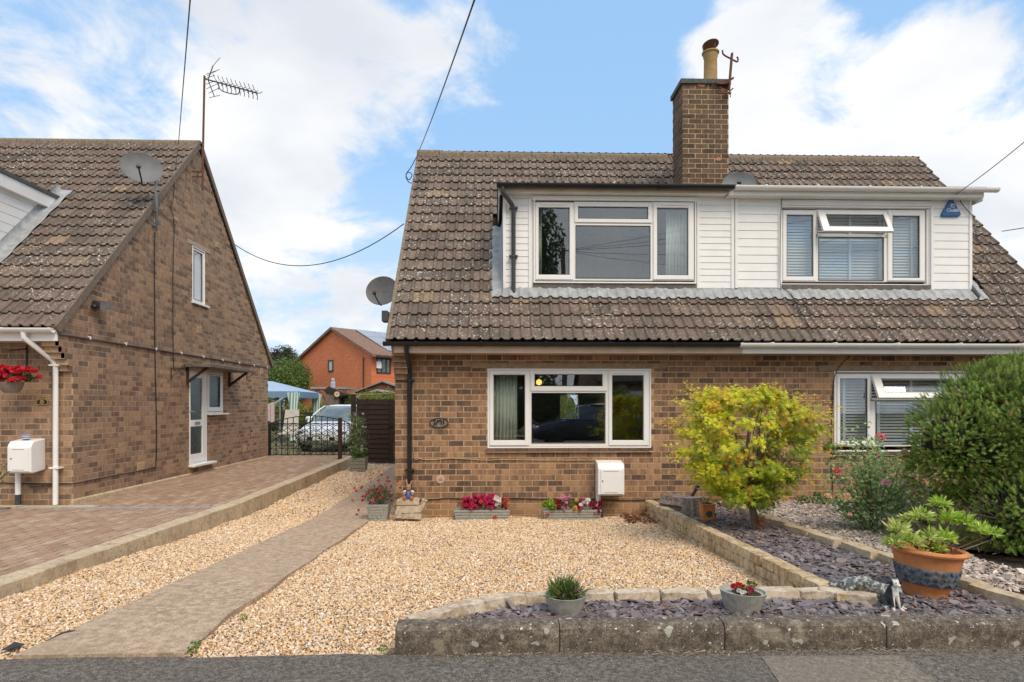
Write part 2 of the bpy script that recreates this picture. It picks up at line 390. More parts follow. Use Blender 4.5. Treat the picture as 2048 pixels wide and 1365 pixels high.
M['edge'] = ground_mat('edging_concrete', [(.1, (.36, .27, .17)), (.5, (.54, .42, .28)), (.9, (.66, .54, .38))], 30, .95, (.46, .35, .22), .4, None, (.30, .22, .13))
M['bedding'] = ground_mat('gravel_bedding', [(.3, (.16, .11, .065)), (.7, (.42, .30, .18))], 60, .95, None, .8)
M['soil'] = ground_mat('soil', [(.3, (.035, .024, .016)), (.7, (.10, .07, .045))], 30, .95, None, .8)
M['grass'] = ground_mat('lawn_turf', [(.3, (.075, .085, .03)), (.7, (.22, .19, .08))], 18, .95, (.20, .15, .08), .6)
M['slatebed'] = ground_mat('slate_bedding', [(.3, (.03, .025, .03)), (.7, (.09, .075, .085))], 30, .95)
M['stone'] = ground_mat('cream_walling_stone', [(.25, (.36, .25, .13)), (.5, (.56, .43, .26)), (.8, (.70, .58, .40))], 16, .95, (.33, .22, .11), .8)
M['stonec'] = ground_mat('pale_cap_stone', [(.25, (.40, .31, .21)), (.5, (.57, .47, .35)), (.8, (.70, .60, .47))], 26, .95, (.42, .32, .21), .8)
M['leaf'] = leaf_mat('leaves'); M['needle'] = leaf_mat('needles', .6, .12); M['petal'] = leaf_mat('petals', .6, .25)
M['bark'] = plain('bark', (.13, .095, .07), .95, var=.4, scale=30, bmp=.8)
M['terra'] = plain('terracotta', (.55, .215, .075), .85, var=.22, scale=9, bmp=.25, var2=.25)
M['greystone'] = plain('grey_cast_stone', (.35, .34, .29), .9, var=.22, scale=28, bmp=.5)
M['brownwood'] = plain('dark_brown_fence_wood', (.034, .017, .012), .8, var=.35, scale=14, bmp=.4)
M['palewood'] = plain('weathered_wood', (.27, .22, .16), .9, var=.25, scale=14, bmp=.4)
M['redbrick'] = None

# ================================================================== ground
def lerp(y, pts):
    if y <= pts[0][0]: return pts[0][1]
    for (a, b), (c, d) in zip(pts, pts[1:]):
        if y <= c: return b + (d - b) * (y - a) / (c - a)
    return pts[-1][1]
zg = lambda y: lerp(y, [(3.45, .285), (9.33, 0), (17.4, .09), (17.8, .27)])
zd = lambda y: lerp(y, [(3.45, .32), (9.33, .215), (17.6, .29)])
zs = lambda y: lerp(y, [(3.57, .395), (9.3, .20)])
def strip(name, mat, ys, xl, xr, zf, parent=None, kind='structure', dx=0):
    m = MB()
    for a, b in zip(ys, ys[1:]):
        l = lambda f, y: f(y) if callable(f) else f
        m.add([(l(xl, a), a, zf(a) + dx), (l(xr, a), a, zf(a) + dx), (l(xr, b), b, zf(b) + dx), (l(xl, b), b, zf(b) + dx)], [(0, 1, 2, 3)])
    o = m.build(name, mat, parent)
    if kind: o['kind'] = kind
    return o
g = MB(); ys = [-90, 3.40, 3.46, 9.3, 17.5, 17.8, 160]; zz = [.27, .27, .20, -.06, .02, .265, .265]
for a, b, za, zb in zip(ys, ys[1:], zz, zz[1:]): g.add([(-120, a, za), (120, a, za), (120, b, zb), (-120, b, zb)], [(0, 1, 2, 3)])
g.build('ground', M['grass'])['kind'] = 'structure'
# road with an irregular tarmac edge
rd = MB(); N = 90; e = []
for i in range(N + 1):
    x = -9 + 18 * i / N; y = 3.455 + .012 * math.sin(x * 5.1) + .008 * math.sin(x * 13.3)
    if x < -2.7: y = 3.45 + (x + 2.7) * -.02
    e.append((x, y))
vs = [(-60, -7, .30), (60, -7, .30), (60, 3.45, .30)] + [(x, y, .30) for x, y in reversed(e)] + [(-60, 3.45, .30)]
rd.add(vs, [tuple(range(len(vs)))]); rd.build('road', M['asphalt'])['kind'] = 'structure'
a = [atZ(u, v, .304) for u, v in ((1522, 1313), (1800, 1311), (1900, 1385), (1572, 1385))]
m = MB(); m.add([(p.x, p.y, .304) for p in a], [(0, 3, 2, 1)]); m.build('road_patch', M['patch'])['kind'] = 'structure'
strip('far_pavement', M['concrete'], [-9, -7], -60, 60, lambda y: .36)
strip('gravel_bed', M['bedding'], [3.46, 5, 7, 9.33, 13, 17.45], -3.72, lambda y: 2.30 if y < 9.4 else -1.2, zg, dx=-.012)
m = MB(); P_SL = [(-.50, 3.58), (5.2, 3.58), (5.2, 9.33), (2.30, 9.33), (2.30, 4.14), (.30, 4.14), (-.05, 3.98), (-.38, 3.66)]
for (xa, xb, ya, yb) in ((-.42, 2.3, 3.57, 3.8), (-.1, 2.3, 3.8, 4.12), (2.3, 3.34, 3.57, 9.33)):
    m.add([(xa, ya, zs(ya) - .012), (xb, ya, zs(ya) - .012), (xb, yb, zs(yb) - .012), (xa, yb, zs(yb) - .012)], [(0, 1, 2, 3)])
m.build('slate_bed', M['slatebed'])['kind'] = 'structure'
strip('neighbour_bed', M['soil'], [3.57, 9.33], 3.34, 9, lambda y: zs(y) + .0)

def rocky(lx, ly, lz, amp=.006, seed=0, n=3):
    """a rough block: box sides subdivided and pushed about"""
    r = random.Random(seed); import mathutils.noise as mn
    me = MB(); idx = {}
    def vid(i, j, k):
        key = (i, j, k)
        if key not in idx:
            p = Vector(((i / n - .5) * lx, (j / 2 - .5) * ly, (k / 2 - .5) * lz))
            cc = sum(1 for q, mx in ((i, n), (j, 2), (k, 2)) if q in (0, mx))
            p = p * (1 - (.045 if cc == 3 else .012 if cc == 2 else 0))
            p += Vector((r.uniform(-1, 1), r.uniform(-1, 1), r.uniform(-1, 1))) * amp
            idx[key] = len(me.v); me.v.append(tuple(p))
        return idx[key]
    for i in range(n):
        for j in range(2):
            me.f.append((vid(i, j, 0), vid(i, j + 1, 0), vid(i + 1, j + 1, 0), vid(i + 1, j, 0))); me.f.append((vid(i, j, 2), vid(i + 1, j, 2), vid(i + 1, j + 1, 2), vid(i, j + 1, 2)))
        for k in range(2):
            me.f.append((vid(i, 0, k), vid(i + 1, 0, k), vid(i + 1, 0, k + 1), vid(i, 0, k + 1))); me.f.append((vid(i, 2, k), vid(i, 2, k + 1), vid(i + 1, 2, k + 1), vid(i + 1, 2, k)))
    for j in range(2):
        for k in range(2):
            me.f.append((vid(0, j, k), vid(0, j, k + 1), vid(0, j + 1, k + 1), vid(0, j + 1, k))); me.f.append((vid(n, j, k), vid(n, j + 1, k), vid(n, j + 1, k + 1), vid(n, j, k + 1)))
    me.m = [0] * len(me.f); return me
def stone_obj(name, meshes, parent, c, ang, pitch=0, scl=(1, 1, 1)):
    o = bpy.data.objects.new(name, random.choice(meshes))
    mw = Matrix.Translation(Vector(c)) @ Matrix.Rotation(ang, 4, 'Z') @ Matrix.Rotation(pitch, 4, 'Y') @ Matrix.Diagonal((*scl, 1))
    return place(o, parent, mw)

# kerb along the road
kb = thing('kerb', (0, 3.5, .3), 'weathered concrete kerb with lichen spots along the road edge', 'kerb', kind='structure')
prof = [(3.455, .285), (3.452, .40), (3.458, .428), (3.472, .444), (3.495, .452), (3.575, .455), (3.575, .285)]
jx = [-.546, .364, 1.289, 2.208, 3.13, 4.05, 4.97, 5.9]
for k, (x0, x1) in enumerate(zip(jx, jx[1:])):
    m = MB(); a_, b_ = x0 + .002, x1 - .002; dz = random.uniform(-.004, .004)
    m.prism([(a_, y, z + dz) for y, z in prof], (b_ - a_, 0, 0)); m.build('kerb_stone', M['kerb'], kb, bevel=.004)
# concrete path of cast slabs
pth = thing('path', (-2.16, 6, .2), 'worn brushed concrete path between the two gravel strips', 'path', kind='structure')
yy = [3.46, 4.62, 6.25, 8.1, 9.95, 11.8, 13.7, 15.6, 17.4]
for y0, y1 in zip(yy, yy[1:]):
    m = MB(); n = 6; top = []; L = []; Rr = []
    for i in range(n + 1):
        y = y0 + .004 + (y1 - y0 - .008) * i / n
        wl = -2.60 + .012 * math.sin(y * 7) ; wr = -1.75 + .014 * math.sin(y * 5.3 + 1) + (.07 * max(0, 4.2 - y))
        z = zg(y) + .030
        L.append((wl, y, z)); Rr.append((wr, y, z + .004))
    poly = L + Rr[::-1]
    m.prism([(p[0], p[1], p[2] - .09) for p in poly], (0, 0, .09)); m.build('path_slab', M['concrete'], pth)
# driveway edging
ke = thing('drive_edging', (-3.8, 9, .2), 'pale concrete edging between the block drive and the gravel', 'edging', kind='structure')
yy = [4.0, 5.05, 6.3, 7.6, 8.9, 10.2, 11.6, 13.2, 14.9, 16.9]
for y0, y1 in zip(yy, yy[1:]):
    m = MB(); n = 6; A = []; B = []
    for i in range(n + 1):
        y = y0 + .002 + (y1 - y0 - .004) * i / n; wv = .012 * math.sin(y * 4.7) + .008 * math.sin(y * 11)
        A.append((-3.90 + wv, y, zd(y) + .028)); B.append((-3.715 + wv * .8, y, zd(y) + .020 + wv * .5))
    poly = A + B[::-1]
    m.prism([(p[0], p[1], p[2] - .25) for p in poly], (0, 0, .25)); m.build('edging_block', M['edge'], ke, bevel=.008)

# block paving, the blocks laid lengthwise
M['paver'] = rand_mat('paving_block', [(0, (.36, .225, .145)), (.3, (.41, .26, .165)), (.6, (.44, .285, .185)), (.85, (.47, .32, .215)), (1, (.52, .39, .28))], .9, 40, .5)
M['paverj'] = rand_mat('paving_blocks', [(0, (.36, .225, .145)), (.3, (.41, .26, .165)), (.6, (.44, .285, .185)), (.85, (.47, .32, .215)), (1, (.52, .39, .28))], .9, 40, .5, attr=True)
dr = thing('driveway', (-5, 8, .25), 'reddish block-paved driveway beside the left house', 'driveway', kind='structure')
strip('joint_sand', plain('joint_sand', (.12, .085, .06), .95), [3.46, 6, 9.33, 13, 17.6], -12, -3.8, zd, dr, None, dx=-.012)
pv = []
for i in range(52):
    x = -3.95 - i * .101
    y = 3.55 + (i % 2) * .1
    while y < 17.5:
        if (y < 8.9 or (x > -6.25 and y > 9.12)) and not (y < 4.0 and False): pv.append((x, y))
        y += .201
def px_of(p):
    d = Vector(p) - Vector((0, 0, CAMZ)); c, s = math.cos(YAW), math.sin(YAW)
    X = d.x * c - d.y * s; Z = d.x * s + d.y * c
    if Z < .1: return None
    return 1024 + FOC * X / Z, HOR - FOC * d.z / Z, Z
def split_by_view(recs, n, key=lambda r: r[0]):
    """the n that show largest first, the rest after"""
    sc_ = []
    for r in recs:
        q = px_of(key(r)); s = -1
        if q and -5 < q[0] < 2053 and -5 < q[1] < 1370: s = r[1] / q[2]
        sc_.append(s)
    idx = sorted(range(len(recs)), key=lambda i: -sc_[i]); big = [i for i in idx[:n] if sc_[i] > 0]; bs = set(big)
    return [recs[i] for i in big], [recs[i] for i in range(len(recs)) if i not in bs]
blk = [rocky(.0945, .1945, .06, .0016, s, 1).mesh('paving_block', M['paver']) for s in range(4)]
recs = [((x, y, zd(y) - .028 + random.uniform(-.002, .003)), 1.0) for x, y in pv]
big, rest = split_by_view(recs, 300)
for c_, _ in big: stone_obj('paving_block', blk, dr, c_, random.uniform(-.008, .008))
tmp = rocky(.0945, .1945, .06, .0016, 9, 1); K = len(rest); a_ = rng.normal(0, .006, K)
rt = np.zeros((K, 3, 3)); rt[:, 0, 0] = np.cos(a_); rt[:, 0, 1] = -np.sin(a_); rt[:, 1, 0] = np.sin(a_); rt[:, 1, 1] = np.cos(a_); rt[:, 2, 2] = 1
scatter('paving_blocks', M['paverj'], tmp.v, tmp.f, [r[0] for r in rest], rt, np.ones(K), np.repeat(rng.random(K)[:, None], 3, 1), dr)['kind'] = 'stuff'
m = MB(); m.box(-6.75, 8.92, .14, -3.9, 9.06, zd(9) + .006); m.build('drain_channel', plain('drain_channel', (.32, .30, .27), .8, bmp=.2), dr)
m = MB(); m.box(-6.75, 9.06, .14, -5.7, 9.22, zd(9) + .004); m.box(-12, 9.02, .14, -6.76, 9.22, zd(9) + .01); m.build('concrete_fillet', M['edge'], dr)
m = MB()
for i in range(9):
    if i % 3 == 0: x0 = -7.35 - i * .45
    m.box(-6.80 - (i + 1) * .45 + .005, 8.56, .14, -6.80 - i * .45 - .005, 9.01, zd(9) + .012)
m.build('grey_paving_slab', plain('grey_slab', (.16, .17, .19), .85, bmp=.3), dr)

# loose stone, instanced on points
def instancer(name, P, rot, scl, meshes, label, cat):
    col = bpy.data.collections.new(name + '_source'); 
    for me in meshes:
        o = bpy.data.objects.new(name + '_piece', me); col.objects.link(o)
    me = bpy.data.meshes.new(name); me.vertices.add(len(P)); me.vertices.foreach_set('co', np.asarray(P, float).reshape(-1))
    for nm, dat in (('rot', rot), ('scl', scl)):
        A = me.attributes.new(nm, 'FLOAT_VECTOR', 'POINT'); A.data.foreach_set('vector', np.asarray(dat, float).reshape(-1))
    A = me.attributes.new('pick', 'INT', 'POINT'); A.data.foreach_set('value', rng.integers(0, len(meshes), len(P)).astype(np.int32))
    me.update(); o = place(bpy.data.objects.new(name, me))
    gt = bpy.data.node_groups.new(name, 'GeometryNodeTree')
    gt.interface.new_socket('Geometry', in_out='INPUT', socket_type='NodeSocketGeometry'); gt.interface.new_socket('Geometry', in_out='OUTPUT', socket_type='NodeSocketGeometry')
    n = gt.nodes; gi = n.new('NodeGroupInput'); go = n.new('NodeGroupOutput'); ip = n.new('GeometryNodeInstanceOnPoints'); ci = n.new('GeometryNodeCollectionInfo')
    ci.inputs['Collection'].default_value = col; ci.inputs['Separate Children'].default_value = True; ci.inputs['Reset Children'].default_value = True
    def na(nm, typ):
        q = n.new('GeometryNodeInputNamedAttribute'); q.data_type = typ; q.inputs[0].default_value = nm; return [s for s in q.outputs if s.enabled][0]
    er = n.new('FunctionNodeEulerToRotation'); gt.links.new(na('rot', 'FLOAT_VECTOR'), er.inputs[0])
    gt.links.new(gi.outputs[0], ip.inputs['Points']); gt.links.new(ci.outputs[0], ip.inputs['Instance']); ip.inputs['Pick Instance'].default_value = True
    gt.links.new(na('pick', 'INT'), ip.inputs['Instance Index']); gt.links.new(er.outputs[0], ip.inputs['Rotation']); gt.links.new(na('scl', 'FLOAT_VECTOR'), ip.inputs['Scale'])
    gt.links.new(ip.outputs[0], go.inputs[0])
    md = o.modifiers.new('scatter', 'NODES'); md.node_group = gt
    return tag(o, label, cat, kind='stuff')
def pebble(seed, s=(1, .8, .62)):
    r = random.Random(seed); import bmesh
    bm = bmesh.new(); bmesh.ops.create_icosphere(bm, subdivisions=1, radius=1)
    for v in bm.verts: v.co = Vector((v.co.x * s[0], v.co.y * s[1], v.co.z * s[2])) * r.uniform(.84, 1.12)
    me = bpy.data.meshes.new('pebble'); bm.to_mesh(me); bm.free(); return me
def grid_pts(x0, x1, y0, y1, d, test):
    xs = np.arange(x0, x1, d); ys_ = np.arange(y0, y1, d); X, Y = np.meshgrid(xs, ys_); X = X.ravel() + rng.uniform(-.5, .5, X.size) * d; Y = Y.ravel() + rng.uniform(-.5, .5, Y.size) * d
    k = test(X, Y); return X[k], Y[k]
vzg = np.vectorize(zg); vzs = np.vectorize(zs)
def in_gravel(X, Y):
    a = (X > -3.70) & (X < -2.59); b = (X > -1.76) & (X < 2.26) & (Y < 9.3)
    # the kerb and the curved edging cut off the front right corner
    c = ~((X > -.60) & (Y < 3.62)) & ~((X > .26) & (Y < 4.18)) & ~((X > -.45) & (X <= .30) & (Y < 3.70 + (X + .40) * .66))
    d_ = (X > -1.9) & (X < -1.40) & (Y > 9.2) & (Y < 13)
    return (a & (Y < 17.3)) | (b & c) | d_
GP = []
for y0, y1, d in ((3.47, 5.2, .0142), (5.2, 7.5, .0160), (7.5, 9.4, .0190), (9.4, 13, .025), (13, 17.4, .032)):
    X, Y = grid_pts(-3.72, 2.3, y0, y1, d, in_gravel); GP.append((X, Y, np.full(X.size, d)))
X = np.concatenate([g[0] for g in GP]); Y = np.concatenate([g[1] for g in GP]); dd = np.concatenate([g[2] for g in GP])
lump = .010 * np.sin(X * 3.1 + 1) * np.sin(Y * 2.3) + .006 * np.sin(X * 7.3) * np.cos(Y * 6.1)
Z = vzg(Y) + rng.uniform(-.004, .008, X.size) + lump
s = dd * .60 * rng.lognormal(0, .27, X.size)
gm = rand_mat('gravel_stone', [(0, (.84, .69, .48)), (.18, (.76, .52, .27)), (.34, (.67, .40, .16)), (.48, (.87, .73, .56)), (.60, (.79, .56, .36)), (.74, (.52, .26, .11)), (.84, (.90, .80, .67)), (.93, (.44, .32, .23)), (1, (.18, .13, .09))], .75, 90, .2, bmp=0, spec=.35)
pm = [pebble(s_, (1, random.uniform(.65, .95), random.uniform(.5, .75))) for s_ in range(8)]
for q in pm: q.materials.append(gm)
instancer('gravel', np.stack([X, Y, Z], 1), rng.uniform(-3.14, 3.14, (X.size, 3)) * np.array([.25, .25, 1]), np.repeat(s[:, None], 3, 1), pm, 'golden gravel spread over the front garden and beside the path', 'gravel')

def in_slate(X, Y):
    a = (X > 2.36) & (X < 3.26) & (Y < 9.3); b = (X > -.34) & (Y < 4.08) & (Y > 3.575) & (Y < 3.66 + (X + .34) * .62) & (X <= 2.4)
    return a | b
def chip(seed):
    r = random.Random(seed); n = r.choice((5, 6, 7)); m_ = MB(); t_ = r.uniform(.08, .16)
    p = [(math.cos(2 * math.pi * k / n + r.uniform(-.3, .3)) * r.uniform(.75, 1.1), math.sin(2 * math.pi * k / n + r.uniform(-.3, .3)) * r.uniform(.4, .75), r.uniform(-.05, .05)) for k in range(n)]
    m_.prism(p, (0, 0, t_)); return m_
sm = rand_mat('slate_chip', [(0, (.10, .080, .083)), (.4, (.165, .132, .138)), (.7, (.225, .185, .19)), (.93, (.28, .235, .235)), (1, (.32, .24, .18))], .6, 40, .3, bmp=.3, spec=.5)
cm = [chip(s_).mesh('slate_chip', sm) for s_ in range(10)]
X1, Y1 = grid_pts(-.5, 3.4, 3.575, 4.8, .021, in_slate); X2, Y2 = grid_pts(2.3, 3.4, 4.8, 9.3, .026, in_slate)
X = np.concatenate([X1, X2]); Y = np.concatenate([Y1, Y2]); Z = vzs(Y) + rng.uniform(-.008, .014, X.size)
s = rng.lognormal(math.log(.026), .36, X.size)
instancer('slate_chippings', np.stack([X, Y, Z], 1), rng.normal(0, 1, (X.size, 3)) * np.array([.26, .26, 3]), np.repeat(s[:, None], 3, 1), cm, 'purple grey slate chippings filling the bed behind the kerb', 'slate chippings')
X, Y = grid_pts(3.36, 5.6, 4.2, 9.3, .030, lambda X, Y: (X < 4.4 + .35 * (Y - 6)) | (X < 4.1)); Z = vzs(Y) + .02 + rng.uniform(-.005, .01, X.size)
s = .0215 * rng.lognormal(0, .3, X.size)
pk = rand_mat('pink_stone', [(0, (.60, .48, .39)), (.3, (.38, .27, .21)), (.55, (.72, .62, .53)), (.8, (.26, .20, .165)), (1, (.78, .70, .61))], .8, 80, .3, bmp=0)
pm2 = [chip(s_ + 40).mesh('pink_chip', pk) for s_ in range(5)]
instancer('pink_chippings', np.stack([X, Y, Z], 1), rng.normal(0, 1, (X.size, 3)) * np.array([.4, .4, 3]), np.repeat(s[:, None] * 1.1, 3, 1) * np.array([1, 1, 2.2]), pm2, 'pale pinkish stone chippings round the rose bushes', 'chippings')

# stone walls and edgings
wall_m = [rocky(.235, .12, .084, .0045, s_).mesh('walling_stone', M['stone']) for s_ in range(6)]
gw = thing('garden_wall', (2.3, 6.6, .1), 'low cream stone wall running from the house to the kerb bed', 'wall')
for k in range(3):
    y = 4.12 + (k % 2) * .12
    while y < 9.22:
        zt = zs(y) + .058 - k * .086
        if zt > zg(y) - .02: stone_obj('walling_stone', wall_m, gw, (2.30 + random.uniform(-.004, .004) - k * .004, y, zt - .042), R(90) + random.uniform(-.02, .02), .036, (random.uniform(.94, 1.0), 1, 1))
        y += .238
m = MB(); m.box(2.27, 4.1, -.05, 2.33, 9.3, .12); m.build('wall_core', M['soil'], gw)
cap_m = [rocky(.29, .125, .10, .006, s_).mesh('edging_stone', M['stonec']) for s_ in range(5)]
fe = thing('stone_edging', (1, 4.1, .4), 'row of pale stones edging the slate bed behind the kerb', 'edging')
path = [(2.18, 4.13), (1.88, 4.14), (1.57, 4.135), (1.26, 4.14), (.95, 4.14), (.64, 4.125), (.34, 4.11), (.06, 4.035), (-.19, 3.905), (-.38, 3.71)]
for k, (x, y) in enumerate(path):
    a_ = path[max(k - 1, 0)]; b_ = path[min(k + 1, len(path) - 1)]; ang = math.atan2(a_[1] - b_[1], a_[0] - b_[0])
    stone_obj('edging_stone', cap_m, fe, (x, y, .385 + random.uniform(-.006, .006)), ang + random.uniform(-.03, .03), 0, (random.uniform(.95, 1.04), 1, 1))
m = MB(); m.add(rocky(.34, .16, .11, .010, 33).v, rocky(.34, .16, .11, .010, 33).f); o = m.build('edging_stone', M['stonec'], fe); o.matrix_basis = Matrix.Translation((2.34, 4.08, .385)) @ Matrix.Rotation(-.5, 4, 'Z')
re_ = thing('kerb_edging', (3.3, 6, .35), 'line of worn concrete edging stones between slate and pink chippings', 'edging')
ed_m = [rocky(.52, .125, .11, .007, s_ + 60).mesh('edging_stone', M['edge']) for s_ in range(4)]
y = 3.95
while y < 9.2:
    stone_obj('edging_stone', ed_m, re_, (3.31 + .04 * math.sin(y * 1.7), y, zs(y) + .018), R(90) + .05 * math.sin(y * 2), .034, (1, 1, 1)); y += .53

# ================================================================== builders for the houses
CH, BH, BL = .0853, .0715, .228
brick_var = {}
def brick_meshes(mat):
    if mat.name not in brick_var:
        out = []
        for s_ in range(4):
            m = MB(); m.box(-.5, -.05, -BH / 2, .5, .004, BH / 2)
            r = random.Random(s_); m.v = [(x + r.uniform(-.006, .006), y + (r.uniform(-.003, .002) if y > 0 else 0), z + r.uniform(-.0016, .0016)) for x, y, z in m.v]
            out.append(m.mesh('brick', mat))
        brick_var[mat.name] = out
    return brick_var[mat.name]
def brick_wall(recs, core, O, ux, nrm, z0, nc, interv, thick=.24, off=0.0, wallref=None):
    """stretcher bond; backing boxes go to `core`, bricks to `recs` as (centre, weight, length, rotation, wallref). Local: x along ux, y outward"""
    ux = Vector(ux); nrm = Vector(nrm); O = Vector(O); MR = Matrix((ux, nrm, Vector((0, 0, 1)))).transposed()
    B4 = MR.to_4x4(); B4.translation = O
    for k in range(nc):
        z = z0 + k * CH
        for a, b in interv(z + CH / 2):
            if b - a < .02: continue
            core.box(a, -thick, z - O.z, b, 0, z - O.z + CH, B4)
            x = math.floor((a - off) / BL) * BL + off + (BL / 2 if k % 2 else 0) - BL
            while x < b:
                p, q = max(x, a), min(x + BL - .0145, b)
                if q - p > .035:
                    c = B4 @ Vector(((p + q) / 2, 0, z - O.z + CH / 2))
                    recs.append((tuple(c), (q - p) * (1.6 if abs(nrm.y) > .5 else 1.0), q - p, MR, wallref))
                x += BL
def lay_bricks(recs, n, mat, matj, fallback, joint_name='brickwork'):
    big, rest = split_by_view(recs, n)
    ms = brick_meshes(mat)
    for c, w_, L, MR, wr in big:
        mw = Matrix.Translation(Vector(c)) @ MR.to_4x4() @ Matrix.Diagonal((L, 1, 1, 1))
        place(bpy.data.objects.new('brick', random.choice(ms)), wr or fallback, mw)
    groups = {}
    for r in rest: groups.setdefault(id(r[4]), []).append(r)
    m = MB(); m.box(-.5, -.05, -BH / 2, .5, .004, BH / 2)
    for gk, rs in groups.items():
        K = len(rs); rt = np.array([[list(row) for row in r[3]] for r in rs]); sc_ = np.stack([[r[2] for r in rs], 1 + rng.normal(0, .10, K), 1 + rng.normal(0, .012, K)], 1)
        scatter(joint_name, matj, m.v, m.f, [r[0] for r in rs], rt, sc_, np.repeat(rng.random(K)[:, None], 3, 1), rs[0][4] or fallback)['kind'] = 'stuff'
TW = .302
def tile_mb():
    p = [(0, 0), (.085, 0), (.098, .010), (.112, .029), (.127, .036), (.142, .029), (.154, .010), (.166, 0), (.236, 0), (.249, .010), (.262, .029), (.276, .036), (.290, .029), (.303, .010)]
    m = MB(); n = len(p)
    for x, z in p: m.v.append((x, 0, z + .046))
    for x, z in p: m.v.append((x, .40, z + .004))
    for x, z in p: m.v.append((x, .006, z + .022))
    for i in range(n - 1): m.f += [(i, i + 1, n + i + 1, n + i), (2 * n + i, 2 * n + i + 1, i + 1, i)]
    m.v += [(0, .4, -.02), (.303, .4, -.02)]
    m.f += [(0, n, 3 * n, 2 * n), (n - 1, 3 * n - 1, 3 * n + 1, 2 * n - 1)]
    m.m = [0] * len(m.f); return m
def lay_tiles(recs, n, roof, mat, matj):
    big, rest = split_by_view(recs, n); tm = tile_mb(); me = tm.mesh('tile', mat)
    for c, w_, MR in big: place(bpy.data.objects.new('tile', me), roof, Matrix.Translation(Vector(c)) @ MR.to_4x4())
    if rest:
        K = len(rest)
        scatter('tiles', matj, tm.v, tm.f, [r[0] for r in rest], np.array([[list(row) for row in r[2]] for r in rest]), np.ones(K), np.repeat(rng.random(K)[:, None], 3, 1), roof)['kind'] = 'stuff'
def tile_recs(O, ax, sl, ncol, nrow, gauge, skip=None, out=None, clip=None):
    O, ax, sl = Vector(O), Vector(ax), Vector(sl); nn = ax.cross(sl); out = out if out is not None else []
    for j in range(nrow):
        for i in range(ncol):
            c = O + ax * (i * TW) + sl * (j * gauge)
            if skip and skip(i, j, c): continue
            r = Matrix.Rotation(random.uniform(-.006, .006), 3, nn) @ Matrix((ax, sl, nn)).transposed()
            out.append((tuple(c + nn * random.uniform(-.003, .004)), 1.0, r))
    return out
def ring(m, o, g, y0, y1):
    (a, b, c, d), (e, f, g_, h) = o, g      # outer x0,z0,x1,z1 ; inner
    m.box(a, y0, b, e, y1, d); m.box(g_, y0, b, c, y1, d); m.box(e, y0, b, g_, y1, f); m.box(e, y0, h, g_, y1, d)
def window(parent, B, outer, cells, mat=None, glass=None, sill=None, vents=(), name='window'):
    """B: local (x right, y into the wall, z up) to world. cells: (cell rect, glass rect, kind)"""
    mat = mat or M['white']; glass = glass or M['glass']
    def T(m): m.v = [tuple(B @ Vector(p)) for p in m.v]; return m
    m = MB(); x0, z0, x1, z1 = outer; e = .022
    ring(m, outer, (x0 + e, z0 + e, x1 - e, z1 - e), -.012, .07)
    for (a, b, c, d), g, kind in cells:
        if kind == 'fixed': ring(m, (a, b, c, d), g, .002, .06)
        else: ring(m, (a, b, c, d), (a + .02, b + .02, c - .02, d - .02), .002, .06)
    wn = T(m).build(name, mat, parent, bevel=.004)
    for (a, b, c, d), g, kind in cells:
        R4 = Matrix()
        if kind == 'open':
            hp = Vector((0, -.02, d - .02)); R4 = Matrix.Translation(hp) @ Matrix.Rotation(R(-27), 4, 'X') @ Matrix.Translation(-hp)
        fr = wn
        if kind != 'fixed':
            m = MB(); ring(m, (a + .013, b + .013, c - .013, d - .013), (g[0] - .012, g[1] - .012, g[2] + .012, g[3] + .012), -.016, .03)
            ring(m, (g[0] - .013, g[1] - .013, g[2] + .013, g[3] + .013), g, -.006, .03)
            m.v = [tuple(R4 @ Vector(p)) for p in m.v]; T(m).build('sash', mat, wn, bevel=.004)
        m = MB(); m.box(g[0] - .005, .012, g[1] - .005, g[2] + .005, .020, g[3] + .005)
        m.v = [tuple(R4 @ Vector(p)) for p in m.v]; T(m).build('pane', glass, wn)
        m = MB(); q = .006; ring(m, (g[0] - q, g[1] - q, g[2] + q, g[3] + q), g, -.0075, .012); m.v = [tuple(R4 @ Vector(p)) for p in m.v]
        T(m).build('gasket', M['black'], wn) if kind != 'x' else None
    for (a, z, c) in vents:
        m = MB(); m.box(a, -.030, z - .010, c, -.013, z + .010); T(m).build('trickle_vent', mat, wn, bevel=.004)
    if sill:
        m = MB(); m.box(x0 - .01, -.05, z0 - sill, x1 + .01, .05, z0 - .001); T(m).build('sill', mat, wn, bevel=.006)
    return wn
def frontB(Y, org=(0, 0)):
    return Matrix.Translation((0, Y, 0))
def rc(u0, v0, u1, v1, Y):
    a = at(u0, v1, Y); b = at(u1, v0, Y); return (a.x, a.z, b.x, b.z)
def gutter(parent, x0, x1, Y, z, mat, r=.055, name='gutter', brackets=None):
    m = MB(); n = 10; out = [(math.cos(math.pi + math.pi * k / n) * r, math.sin(math.pi + math.pi * k / n) * r) for k in range(n + 1)]
    inn = [(x * .93, y * .93) for x, y in out]; pr = out + inn[::-1]
    m.prism([(x0, Y + a, z + b) for a, b in pr], (x1 - x0, 0, 0)); g_ = m.build(name, mat, parent)
    m = MB()
    for x in ([x0 + .015, x1 - .03]): m.prism([(x, Y + a * 1.04, z + b * 1.04) for a, b in out] + [(x, Y + r * 1.04, z + .006), (x, Y - r * 1.04, z + .006)], (.015, 0, 0))
    m.build('gutter_end', mat, g_)
    x = x0 + .45
    while x < x1 - .2:
        m = MB(); m.prism([(x, Y + a * 1.12, z + b * 1.12) for a, b in out] + [(x, Y + r * 1.1, z + .012), (x, Y - r * 1.12, z + .012)], (.03, 0, 0)); m.build('bracket', mat, g_)
        x += brackets or .92
    return g_
